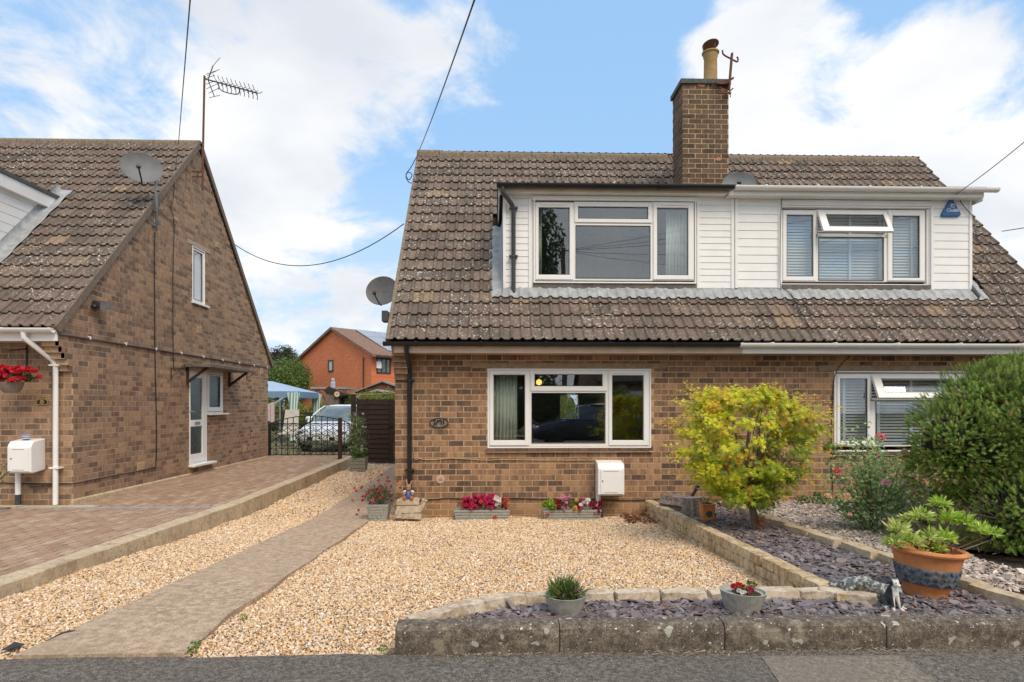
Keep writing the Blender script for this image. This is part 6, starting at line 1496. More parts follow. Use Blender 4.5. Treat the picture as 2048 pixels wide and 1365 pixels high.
m = MB(); m.prism([(a.x + .038 * math.cos(2 * math.pi * k / 20), 7.5 - .078, (zt_ + zb_) / 2 - .004 + .038 * math.sin(2 * math.pi * k / 20)) for k in range(20)], (0, .012, 0)); m.build('oval_panel', plain('dark_green_panel', (.05, .075, .06), .7, var=.4, scale=60), t)
foliage('foliage', t, 90, (a.x + .01, 7.5, zt_ + .09), (.05, .05, .13), .04, [(.22, .30, .08), (.14, .22, .06)], LONG)
foliage('foliage', t, 60, (a.x - .02, 7.5, zt_ + .03), (.06, .05, .05), .04, [(.22, .30, .08), (.14, .22, .06)], LONG)
# hanging basket of red geraniums
Yb_ = 9.02; c = at(22, 777, Yb_); t = thing('hanging_basket', (c.x, Yb_, c.z), 'hanging basket of bright red geraniums at the left edge', 'hanging basket')
m = MB(); zt_ = at(22, 765, Yb_).z; zb_ = at(22, 786, Yb_).z; m.lathe([(.085, zb_), (.13, zb_ + .06), (.155, zt_), (.145, zt_), (0, zt_ - .02)], (c.x, Yb_, 0), 24); m.build('bowl', plain('taupe_plastic', (.25, .19, .16), .6), t, smooth=True, auto=40)
xr = at(79, 760, Yb_).x
foliage('foliage', t, 420, (c.x + .06, Yb_, zt_ + .06), (.30, .16, .10), .05, [G1, G2, (.12, .10, .03)], top=-.4)
flowers('flowers', t, [(c.x + random.uniform(-.25, .40), Yb_ - .1 + random.uniform(-.06, .1), zt_ + .06 + random.uniform(-.06, .15)) for _ in range(46)], .034, [(.62, .008, .03), (.50, .006, .02)], 12, .9)
m = MB(); hk = at(33, 686, YW - .1)
for dx in (-.12, .0, .12): m.tube([(c.x + dx, Yb_ - abs(dx) * .5, zt_), (c.x + .0, Yb_, zt_ + .42)], .003, 4)
m.bar((c.x, YW - .02, zt_ + .50), (c.x, Yb_ - .04, zt_ + .44), .014); m.bar((c.x + .0, YW - .015, zt_ + .55), (c.x + .0, YW - .015, zt_ + .2), .014); m.build('bracket', M['iron'], t)
# fern leaf just entering at the left edge
c = at(-14, 955, 8.6); t = thing('conifer_shrub', (c.x, 8.6, .25), 'tip of a green shrub poking in at the left edge', 'shrub'); 
for k in range(14):
    tip = at(random.uniform(-8, 14), random.uniform(915, 975), 8.5); b_ = Vector((c.x - .15, 8.6, .35)); n_ = 26; pts = np.array([list(b_.lerp(tip, (i + .5) / n_)) for i in range(n_)]); dd_ = np.tile(np.array(tip - b_)[None], (n_, 1)) + rng.normal(0, .22, (n_, 3)); scatter('foliage', M['needle'], *LONG, pts, rot_dir(dd_), np.full(n_, .06), jit((.10, .16, .04), n_), t)
m = MB(); m.tube([(c.x - .15, 8.6, .22), (c.x - .1, 8.6, .6)], .02, 6); m.build('stem', M['bark'], t)

# ================================================================== trees and bushes
# golden Japanese maple
Yt = 6.85; base = at(1517, 1068, 6.8); bz = zs(6.8)
mp = thing('maple_tree', (base.x, 6.85, bz), 'small golden green Japanese maple growing out of the slate bed', 'tree')
bx = base.x; m = MB()
trunk = sm([(bx, Yt, bz - .02), (bx - .02, Yt, bz + .10), (bx - .05, Yt - .02, bz + .22), (bx - .11, Yt, bz + .35), (bx - .16, Yt, bz + .46)], 4); nn_ = len(trunk); m.tube(trunk, [.046 - .016 * i / nn_ for i in range(nn_)], 9)
rg = np.random.default_rng(11); CC = Vector(at(1492, 895, Yt)); fork = Vector(trunk[-1]); f2 = Vector(trunk[nn_ // 2])
tips = []
prof_u = lambda v: lerp(v, [(778, 40), (795, 92), (820, 124), (850, 150), (885, 160), (910, 148), (940, 108), (975, 66), (1005, 34)])
for k in range(235):
    v = 784 + 214 * rg.random() ** 1.12; a = rg.uniform(0, 2 * math.pi); cu = lerp(v, [(780, 1488), (880, 1500), (950, 1488), (1005, 1498)]); rr_ = prof_u(v) / 184.0 * (rg.uniform(.12, 1) ** .5)
    c = at(cu, v, Yt); p = Vector((c.x + rr_ * math.cos(a), Yt + rr_ * math.sin(a) * .85, c.z)); tips.append(p)
for p in tips[:70]:
    s_ = fork if rg.random() < .7 else f2; mid = s_.lerp(p, .5) + Vector((0, 0, .10)); m.tube(sm([s_, mid, p], 3), [.010, .008, .006, .005, .004, .003, .002], 5)
m.build('trunk', plain('maple_bark', (.15, .115, .085), .9, var=.35, scale=30, bmp=.5), mp)
P, Nn, C, S = [], [], [], []
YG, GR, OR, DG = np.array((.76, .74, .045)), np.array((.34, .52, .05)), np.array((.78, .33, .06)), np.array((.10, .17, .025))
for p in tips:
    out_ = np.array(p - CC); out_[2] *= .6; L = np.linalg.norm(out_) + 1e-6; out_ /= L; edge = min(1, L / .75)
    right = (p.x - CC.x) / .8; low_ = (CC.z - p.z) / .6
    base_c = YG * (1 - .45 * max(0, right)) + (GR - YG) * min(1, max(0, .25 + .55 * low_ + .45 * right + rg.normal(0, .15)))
    if rg.random() < .10: base_c = base_c * .5 + OR * .5
    n_ = int(rg.uniform(22, 46)); R0 = rg.uniform(.06, .16)
    for i in range(n_):
        a = rg.uniform(0, 2 * math.pi); r_ = R0 * math.sqrt(rg.random()); dz = rg.normal(0, .028) - r_ * .30
        q_ = np.array(p) + np.array([r_ * math.cos(a), r_ * math.sin(a), dz]); P.append(q_); Nn.append(out_ * .8 + np.array([math.cos(a) * .3, math.sin(a) * .3 - .3, .6]) + rg.normal(0, .45, 3))
        C.append((base_c if rg.random() < .8 else (OR if rg.random() < .22 else DG * 2.2)) * rg.uniform(.65, 1.25)); S.append(.052 * rg.uniform(.6, 1.3))
    for b_ in range(3):                                     # a thin twig of leaves sticking out
        dr_ = out_ + rg.normal(0, .35, 3) + np.array([0, 0, .25 if p.z > CC.z else -.05]); dr_ /= np.linalg.norm(dr_); L_s = rg.uniform(.08, .34) if edge > .75 else rg.uniform(.06, .16)
        for i in range(16):
            f = (i + 1) / 16; P.append(np.array(p) + dr_ * L_s * f + np.array([0, 0, -.04 * f * f]) + rg.normal(0, .012 + .012 * (1 - f), 3)); Nn.append(np.array([rg.normal(0, .4), -.4 + rg.normal(0, .3), .9])); C.append((base_c * (1 - .5 * f) + YG * .5 * f) * rg.uniform(.8, 1.25) if rg.random() < .9 else OR * .9); S.append(.038 * rg.uniform(.6, 1.2) * (1.1 - .4 * f))
# long loose sprays that stick out of the crown
for (u, v) in [(1338, 838), (1345, 862), (1352, 880), (1345, 915), (1378, 790), (1400, 785), (1420, 788), (1445, 782), (1466, 785), (1510, 775), (1545, 783), (1600, 800), (1625, 815), (1655, 808), (1662, 835), (1655, 860), (1640, 880), (1700, 811), (1630, 930), (1645, 985), (1620, 960), (1420, 1010), (1440, 1015), (1560, 1000), (1585, 800), (1470, 1012), (1530, 1000), (1665, 905), (1640, 900), (1365, 905), (1600, 985), (1650, 830), (1610, 845), (1360, 830)]:
    tip = at(u, v, Yt + rg.uniform(-.25, .25)); inn = CC.lerp(tip, .55) + Vector((0, 0, .03)); n_ = 34
    for i in range(n_):
        f = i / n_; q_ = inn.lerp(tip, f); q_.z += .03 * math.sin(f * math.pi); P.append(np.array(q_) + rg.normal(0, .016, 3)); Nn.append(np.array([rg.normal(0, .35), -.35, 1.0])); C.append((YG * (1 - f) + (OR * .8 + YG * .25) * f if rg.random() < .7 else GR) * rg.uniform(.75, 1.2)); S.append(.040 * rg.uniform(.7, 1.2))
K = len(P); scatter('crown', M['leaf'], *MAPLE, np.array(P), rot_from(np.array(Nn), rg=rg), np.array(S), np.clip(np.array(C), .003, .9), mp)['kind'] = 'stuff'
P = []; Nn = []
for k in range(70): P.append([bx + rg.normal(0, .035), Yt - .08 + rg.normal(0, .03), bz + .05 + rg.random() * .12]); Nn.append([rg.normal(), -1, .6])
scatter('low_shoots', M['leaf'], *MAPLE, np.array(P), rot_from(np.array(Nn), rg=rg), np.full(70, .03), jit((.24, .09, .03), 70), mp)
P = []; Nn = []
for k in range(50): P.append([bx + .02 + rg.normal(0, .05), Yt - .06 + rg.normal(0, .03), bz + .26 + rg.normal(0, .025)]); Nn.append([rg.normal(), -1, .9])
scatter('low_shoots', M['leaf'], *MAPLE, np.array(P), rot_from(np.array(Nn), rg=rg), np.full(50, .035), jit((.14, .25, .03), 50), mp)

# big clipped conifer at the right
cf = thing('conifer_bush', at(2030, 1150, 5.8), 'big dark green clipped conifer bush at the right edge', 'bush'); rg = np.random.default_rng(5)
lobes = [(at(2045, 875, 6.0), (.88, .9, .76)), (at(1965, 905, 5.85), (.52, .5, .46)), (at(1908, 885, 5.9), (.38, .4, .38)), (at(2080, 1040, 5.45), (.60, .6, .54)), (at(2005, 800, 6.0), (.38, .4, .34)), (at(1948, 818, 5.95), (.26, .3, .26)), (at(2100, 775, 6.0), (.6, .6, .33)), (at(2140, 900, 5.6), (.8, .8, .75)), (at(1880, 940, 5.95), (.26, .3, .26)), (at(2090, 1130, 5.2), (.42, .42, .25))]
Pn, Dn = [], []
for c, r_ in lobes:
    n_ = int(9000 * (r_[0] * r_[2]) ** .9) + 500; d = rg.normal(size=(n_, 3)); d /= np.linalg.norm(d, axis=1, keepdims=True)
    dist = 1 + .07 * np.sin(d[:, 0] * 9 + d[:, 2] * 7) + .06 * np.sin(d[:, 1] * 13 + d[:, 2] * 11); rad = dist * (1 - .20 * rg.random(n_) ** 1.5)
    p = np.array(c)[None] + d * rad[:, None] * np.array(r_)[None]; nrm = d / np.array(r_)[None]; nrm /= np.linalg.norm(nrm, axis=1, keepdims=True); Pn.append(p); Dn.append(nrm)
Pn = np.concatenate(Pn); Dn = np.concatenate(Dn); keep = np.ones(len(Pn), bool)
for c, r_ in lobes: q_ = (Pn - np.array(c)[None]) / np.array(r_)[None]; keep &= (np.linalg.norm(q_, axis=1) > .74)
keep &= (np.sin(Pn[:, 0] * 17 + 2 * np.sin(Pn[:, 2] * 9)) * np.sin(Pn[:, 2] * 19 + 2 * np.sin(Pn[:, 1] * 11)) < .62 + .5 * rg.random(len(Pn)))
keep &= (Pn[:, 2] > .42) & ~((Dn[:, 1] > .5)); Pn, Dn = Pn[keep], Dn[keep]; K = len(Pn)
up_ = Dn + np.array([0, -.25, .22]) + rg.normal(0, .26, (K, 3)); tv, tf = [], []
for k in range(34):                                        # a bottle-brush shoot: needles round a twig
    f = .08 + .92 * k / 34; a = k * 2.4; dr_ = Vector((math.cos(a), .75, math.sin(a))).normalized(); b = Vector((0, f * .9, 0)); s_ = dr_.cross(Vector((0, 1, 0)))  .normalized() * .030; L = .28 * (1.1 - .45 * f)
    i = len(tv); tv += [tuple(b - s_), tuple(b + s_), tuple(b + dr_ * L)]; tf.append((i, i + 1, i + 2))
i = len(tv); tv += [(-.03, 0, 0), (.03, 0, 0), (0, .95, 0)]; tf.append((i, i + 1, i + 2))
hue = rg.random((K, 1)); cols = np.array([[.15, .25, .045]]) * (1 - hue) + np.array([[.32, .43, .07]]) * hue
tipc = rg.random(K) < .08; cols[tipc] = np.array([.36, .27, .07]) * rg.uniform(.7, 1.2, (tipc.sum(), 1)); cols *= rg.uniform(.7, 1.25, (K, 1))
scatter('crown', M['needle'], tv, tf, Pn, rot_dir(up_, rg), .078 * rg.uniform(.7, 1.3, K), cols, cf)['kind'] = 'stuff'
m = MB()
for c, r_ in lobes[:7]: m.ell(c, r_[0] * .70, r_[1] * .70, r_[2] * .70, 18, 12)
m.build('inner_twigs', plain('dark_core_shade', (.022, .022, .012), 1.0, var=.5, scale=30, bmp=1.0), cf)  # solid near-black lumps stand in for the shade inside the bush
m = MB(); root = Vector((at(2040, 1150, 5.8).x, 5.8, .3))
for k in range(60):
    tip = at(rg.uniform(1880, 2048), rg.uniform(930, 1150), rg.uniform(5.0, 5.6)); mid = root.lerp(tip, .55) + Vector((rg.normal(0, .1), rg.normal(0, .05), rg.normal(0, .08))); m.tube([root + Vector((rg.normal(0, .1), 0, rg.uniform(0, .5))), mid, tip], [.012, .006, .002], 4)
m.build('branches', plain('grey_brown_twig', (.16, .12, .09), .95), cf)
# rose bushes
def rose_bush(label, base, stems, leafn, roses, cols):
    t = thing('rose_bush', base, label, 'rose bush'); m = MB(); base = Vector(base); P = []; Nn = []
    for tip in stems:
        tip = Vector(tip); mid = base.lerp(tip, .5) + Vector((random.gauss(0, .04), random.gauss(0, .04), .05)); pts = sm([base + Vector((random.gauss(0, .035), random.gauss(0, .03), 0)), mid, tip], 5); m.tube(pts, [.007 - .0004 * i for i in range(len(pts))], 5)
        for i in range(leafn):
            f = random.uniform(.25, 1) ** .8; q_ = pts[min(len(pts) - 1, int(f * (len(pts) - 1)))]; c_ = np.array(q_) + rng.normal(0, .06, 3); dl = rng.normal(size=3)
            for k in range(4): P.append(c_ + dl / np.linalg.norm(dl) * .022 * k + rng.normal(0, .008, 3)); Nn.append(rng.normal(0, .6, 3) + np.array([0, -.5, .9]))
    m.build('stems', plain('rose_stem', (.11, .12, .05), .8), t); K = len(P)
    cl = np.array([cols[i] for i in rng.integers(0, len(cols), K)]) * rng.uniform(.65, 1.3, (K, 1)); scatter('foliage', M['leaf'], *leafv(.62, .1), np.array(P), rot_from(np.array(Nn)), .050 * rng.uniform(.6, 1.25, K), cl, t)['kind'] = 'stuff'
    for (p, col, sz) in roses:
        p = tuple(Vector(p).lerp(Vector((0, 0, CAMZ)), .055)); sz *= 1.3
        n_ = 34; d = rng.normal(size=(n_, 3)); d[:, 2] = np.abs(d[:, 2]) * .8; d /= np.linalg.norm(d, axis=1, keepdims=True); pp = np.array(p)[None] + d * rng.uniform(.15, .7, (n_, 1)) * sz
        scatter('rose', M['petal'], *rosette(5, .5, .45), pp, rot_from(d), sz * rng.uniform(.4, .62, n_), jit(col, n_, .18), t)
    return t
RC = [(.34, .50, .22), (.42, .58, .26), (.26, .40, .19), (.54, .60, .22)]
Yr = 6.75; b = at(1742, 1066, 6.6); b.z = zs(6.6)
PK, CO, PE = (.88, .42, .42), (.80, .20, .17), (.88, .52, .34)
P6 = lambda u, v, y=Yr: tuple(at(u, v, y + random.uniform(-.25, .2)))
rose_bush('leafy rose bush with pink and coral roses between the maple and the conifer', b, [P6(u, v) for u, v in ((1650, 925), (1665, 960), (1690, 900), (1700, 945), (1735, 900), (1770, 915), (1760, 880), (1800, 930), (1815, 965), (1790, 985), (1720, 870), (1660, 1000), (1680, 1010), (1750, 940), (1830, 1000), (1810, 1010), (1740, 960), (1700, 1000), (1780, 950), (1720, 930))], 34,
    [(P6(1674, 944), CO, .034), (P6(1772, 967), PK, .038), (P6(1694, 994), PE, .030), (P6(1656, 993), PE, .030), (P6(1815, 967), PK, .022), (P6(1700, 1030), PE, .02)], RC)
b2_ = at(1790, 1010, 8.1); b2_.z = zs(8.1)
P7 = lambda u, v: P6(u, v, 8.0)
rose_bush('tall thin rose with pink blooms against the lower right window', b2_, [P7(u, v) for u, v in ((1760, 880), (1700, 890), (1690, 905), (1725, 925), (1790, 905), (1805, 915), (1835, 905), (1770, 915), (1815, 940), (1740, 905), (1830, 930), (1672, 893))], 22,
    [(tuple(at(1761, 876, 7.9)), (.80, .30, .30), .050), (P7(1809, 905), (.78, .38, .42), .036), (P7(1826, 908), PK, .028), (P7(1755, 911), PK, .024), (P7(1738, 903), PE, .02)], RC + [(.22, .24, .05)])
b3 = at(1882, 1108, 5.5); b3.z = zs(5.5); P8 = lambda u, v: P6(u, v, 5.6)
rose_bush('sparse rose stems with dull dark leaves just behind the terracotta pot', b3, [P8(u, v) for u, v in ((1830, 970), (1815, 1000), (1850, 990), (1835, 1010), (1870, 1000), (1800, 1020), (1820, 1040), (1850, 1035))], 12, [], [(.07, .11, .05), (.055, .085, .06), (.20, .18, .05)])
# low plants at the wall foot
def tuft(u, v, Y, n, r_, size, cols, label, tmpl=LEAF, hgt=None):
    p = at(u, v, Y); t = thing('garden_plant', (p.x, Y, zs(Y)), label, 'plant'); foliage('foliage', t, n, (p.x, Y, zs(Y) + (hgt or r_ * .6)), (r_, r_, hgt or r_ * .7), size, cols, tmpl, top=-.6); return t
tuft(1640, 1030, 8.9, 130, .16, .06, [(.12, .20, .06), (.10, .14, .05)], 'low leafy plant at the wall foot right of the maple trunk')
tuft(1605, 1010, 9.0, 90, .12, .05, [(.16, .22, .07), (.10, .15, .05)], 'small pale green seedling against the wall behind the maple')
tuft(1800, 1040, 7.6, 260, .30, .06, [(.10, .18, .05), (.20, .22, .05), (.07, .12, .06)], 'mixed low foliage with yellow flecks under the lower right window', LEAF, .24)
tuft(1860, 1030, 7.2, 200, .26, .06, [(.08, .15, .06), (.05, .10, .05)], 'dark broad-leaved plant between the roses and the conifer', LEAF, .22)
m = MB(); p = at(1925, 1085, 6.2); g_ = []
for k in range(24): a = 2 * math.pi * k / 24; g_.append((p.x + (.95 + .12 * math.sin(3 * a)) * math.cos(a) * .8, 6.35 + 1.0 * math.sin(a), zs(6.35 + math.sin(a)) + .034))
m.add(g_, [tuple(range(24))]); tag(m.build('lawn', M['grass']), kind='structure')
X = rng.uniform(p.x - .75, p.x + .75, 5200); Y = rng.uniform(5.4, 7.3, 5200); k_ = ((X - p.x) / .78) ** 2 + ((Y - 6.35) / .98) ** 2 < 1; X, Y = X[k_], Y[k_]; K = len(X)
d = rng.normal(0, .55, (K, 3)); d[:, 2] = 1
cl = np.where(rng.random((K, 1)) < .6, np.array([[.34, .28, .13]]), np.array([[.16, .20, .05]])) * rng.uniform(.7, 1.2, (K, 1))
o_ = scatter('grass', M['leaf'], [(-.07, 0, 0), (.07, 0, 0), (0, 1, .1)], [(0, 1, 2)], np.stack([X, Y, vzs(Y) + .03], 1), rot_dir(d), rng.uniform(.02, .05, K), cl); tag(o_, 'patch of short dry lawn beside the conifer', 'grass', kind='stuff')
# weeds
for i, (u, v, lab) in enumerate(((390, 1275, 'small weed at the broken front corner of the path'), (487, 1202, 'little yellow-flowered weed on the right edge of the path'), (765, 1306, 'bright green weed at the road edge left of the kerb'), (383, 1298, 'tiny weed nearest the road beside the path'))):
    Yq = {0: 3.62, 1: 4.15, 2: 3.50, 3: 3.52}[i]; p = at(u, v, Yq); t = thing('weed', (p.x, Yq, zg(Yq)), lab, 'weed'); foliage('foliage', t, 46, (p.x, Yq, zg(Yq) + .025), (.036, .03, .02), .020, [(.10, .22, .03), (.16, .30, .04)], top=-.2)
    if i == 1: flowers('flowers', t, [(p.x - .01, Yq, zg(Yq) + .05)], .008, [(.7, .5, .03)], 5)
# fallen leaves on slate and gravel, litter along the kerb
def litter(name, n, xs, ys_, zf, cols, size, label, cat):
    X = rng.uniform(*xs, n); Y = rng.uniform(*ys_, n); Z = np.array([zf(y) for y in Y]); nr = rng.normal(0, .45, (n, 3)); nr[:, 2] = 1
    cl = np.array([cols[i] for i in rng.integers(0, len(cols), n)]) * rng.uniform(.7, 1.2, (n, 1)); return tag(scatter(name, M['leaf'], *leafv(.55, .25), np.stack([X, Y, Z], 1), rot_from(nr), size * rng.uniform(.5, 1.3, n), cl), label, cat, kind='stuff')
BRN = [(.38, .10, .03), (.28, .09, .04), (.42, .20, .07), (.50, .36, .20)]
litter('fallen_leaves', 120, (-.2, 3.2), (3.6, 4.1), lambda y: zs(y) + .022, BRN, .036, 'orange brown leaves fallen on the front strip of slate', 'leaves')
litter('fallen_leaves', 160, (2.4, 3.25), (4.1, 8.9), lambda y: zs(y) + .022, BRN, .04, 'brown leaves scattered over the long slate bed', 'leaves')
litter('fallen_leaves', 260, (1.85, 2.25), (8.4, 9.25), lambda y: zg(y) + .02 + random.random() * .05, [(.24, .08, .05), (.17, .06, .04), (.30, .12, .06)], .055, 'heap of red brown leaves in the gravel corner by the stone wall', 'leaves')
litter('kerb_litter', 420, (-.5, 3.3), (3.39, 3.452), lambda y: .306, [(.30, .22, .14), (.42, .33, .22), (.22, .12, .06), (.5, .44, .36)], .016, 'dry bits and leaves lying along the foot of the kerb', 'litter')
m = MB()
for k in range(34):
    x = random.choice((random.uniform(-.1, .3), random.uniform(.8, 1.6), random.uniform(2.0, 2.4))); y = random.uniform(3.40, 3.445); m.tube([(x, y, .307), (x + random.uniform(-.03, .03), y + random.uniform(-.01, .01), .314), (x + random.uniform(-.06, .06), y + random.uniform(-.02, .0), .307)], .0012, 4)
tag(m.build('twigs', plain('dry_twig', (.45, .38, .28), .9)), 'thin dry twigs lying at the foot of the kerb', 'twigs', kind='stuff')
# torn weed membrane showing beside the path
for i, (pts, lab) in enumerate(([[(92, 1282), (120, 1268), (165, 1248), (150, 1262), (118, 1278)], 'torn black membrane edge between path and left gravel'], [[(2, 1303), (30, 1288), (50, 1290), (20, 1305)], 'black membrane scrap at the lower left by the road'])):
    q_ = [atZ(u, v, zg(3.7) + .02) for u, v in pts]; m = MB(); m.prism([(p.x, p.y, zg(p.y) + .018 + .01 * (k % 2)) for k, p in enumerate(q_)], (0, 0, .004)); tag(m.build('weed_membrane', plain('black_membrane', (.03, .032, .036), .5)), lab, 'membrane')

# ================================================================== the far end: gates, car, gazebo, red house
Yg = 17.3
t = thing('garden_gate', at(560, 905, Yg), 'black wrought iron double gate with a shallow arched top across the drive', 'gate')
gx0 = at(541, 905, Yg).x; gx1 = at(700, 905, Yg).x; zb = zd(Yg) + .03; ztop = lambda x: at(536, 848, Yg).z + (at(610, 832, Yg).z - at(536, 848, Yg).z) * math.sin(math.pi * min(1, max(0, (x - gx0) / (gx1 - gx0))) ) ** .8
m = MB(); n = 24; arc = [(gx0 + (gx1 - gx0) * i / n, Yg, ztop(gx0 + (gx1 - gx0) * i / n)) for i in range(n + 1)]; m.tube(arc, .013, 5); zr = at(610, 840, Yg).z - .10
m.tube([(gx0, Yg, zb + .16), (gx1, Yg, zb + .16)], .010, 5); m.tube([(gx0, Yg, zb), (gx1, Yg, zb)], .012, 5); m.tube([(gx0, Yg, zr), (gx1, Yg, zr)], .010, 5); m.build('frame', M['iron'], t)
nb = 14
for i in range(nb + 1):
    x = gx0 + (gx1 - gx0) * i / nb; m = MB(); w_ = .018 if i % 7 else .03; m.box(x - w_ / 2, Yg - .01, zb, x + w_ / 2, Yg + .01, ztop(x) + (.05 if i == 7 else 0)); m.build('bar', M['iron'], t)
for i in range(0, nb, 2):
    x = gx0 + (gx1 - gx0) * (i + 1) / nb; m = MB(); m.tube([(x + .062 * math.cos(2 * math.pi * k / 16), Yg - .012, zb + .08 + .062 * math.sin(2 * math.pi * k / 16)) for k in range(16)], .009, 5, closed=True); m.build('ring', M['iron'], t)
m = MB(); st_ = (gx1 - gx0) / nb * 2
for i in range(7):
    for s_ in (-1, 1):
        xc = gx0 + (i + .5) * st_; z = zb + .16
        while z < zr - .05: z2 = min(z + st_ * .75, zr); m.bar((xc - s_ * st_ / 2, Yg, z), (xc + s_ * st_ / 2, Yg, z2), .013); z += st_ * .5
m.build('lattice', M['iron'], t)['kind'] = 'stuff'
m = MB(); m.box(gx0 - .09, Yg - .05, zb - .03, gx0 - .02, Yg + .04, zb + .92); m.build('gate_post', M['iron'], t)
P, d = cloud(520, ((gx0 + gx1) / 2, Yg + .12, zb + .40), ((gx1 - gx0) / 2, .08, .38), 0); 
scatter('climber_leaves', M['leaf'], *LEAF, P, rot_from(d + rng.normal(0, .6, d.shape) + np.array([0, -1, 0])), rng.uniform(.03, .075, len(P)), jit((.13, .19, .11), len(P), .4), t)['kind'] = 'stuff'
Yp_ = 16.2; p = at(680, 936, Yp_); m = MB(); m.box(p.x - .045, Yp_ - .045, zg(Yp_) - .1, p.x + .045, Yp_ + .045, at(680, 836, Yp_).z); tag(m.build('gate_post', plain('brown_post', (.05, .022, .015), .8, var=.3), bevel=.006), 'brown painted post in front of the iron gate at the edging', 'post')
# close-boarded gate of lapped boards between the drive edging and the brick house
Yw = 16.9; x0, x1 = at(714, 860, Yw).x, at(787, 860, Yw).x; zt, zb2 = at(750, 799, Yw).z, zg(Yw) + .05
t = thing('wooden_gate', ((x0 + x1) / 2, Yw, zb2), 'dark brown lapped board gate beside the corner of the middle house', 'gate'); nbd = 13; h = (zt - zb2) / nbd
for k in range(nbd):
    m = MB(); n = 8; z0_ = zb2 + k * h; xs = [x0 + (x1 - x0) * i / n for i in range(n + 1)]; lo = [(x, Yw - .030, z0_ - .012 + .008 * math.sin(x * 9 + k * 2)) for x in xs]; hi = [(x, Yw - .012, z0_ + h + .0) for x in xs]
    m.prism(lo + hi[::-1], (0, .014, 0)); m.build('board', M['brownwood'], t)
for x in (x0 - .0, x0 + (x1 - x0) * .26, x1 - .10): m = MB(); m.box(x, Yw - .055 if x > x0 + .5 else Yw - .042, zb2 - .02, x + (.10 if x > x0 + .5 else .04), Yw - .031, zt + (.02 if x < x0 + .5 else .0)); m.build('batten', M['brownwood'], t)
m = MB(); m.box(x1 - .13, Yw - .07, (zt + zb2) / 2 + .12, x1 + .06, Yw - .056, (zt + zb2) / 2 + .16); m.tube([(x1 - .06, Yw - .06, (zt + zb2) / 2 + .14), (x1 - .06, Yw - .10, (zt + zb2) / 2 + .14)], .018, 8); m.build('latch', M['iron'], t)
m = MB(); m.box(x1 + .01, Yw - .05, 0, x1 + .11, Yw + .05, zt - .02); tag(m.build('gate_post', M['brownwood']), 'dark post between the board gate and the brick wall', 'post')
p = at(707, 860, 16.95); m = MB(); m.box(p.x - .06, 16.9, 0, p.x + .06, 17.02, at(707, 788, 16.95).z); tag(m.build('gate_post', M['brownwood'], bevel=.01), 'tall rough brown post at the left end of the board gate', 'post')
m = MB(); pa, pb_ = at(700, 788, 16.9), at(790, 786, 16.9); m.tube([pa.lerp(pb_, i / 10) + Vector((0, 0, -.03 * math.sin(math.pi * i / 10))) for i in range(11)], .008, 4); tag(m.build('washing_line', plain('yellow_line', (.5, .38, .10), .8)), 'thin yellowish line strung above the board gate', 'line')

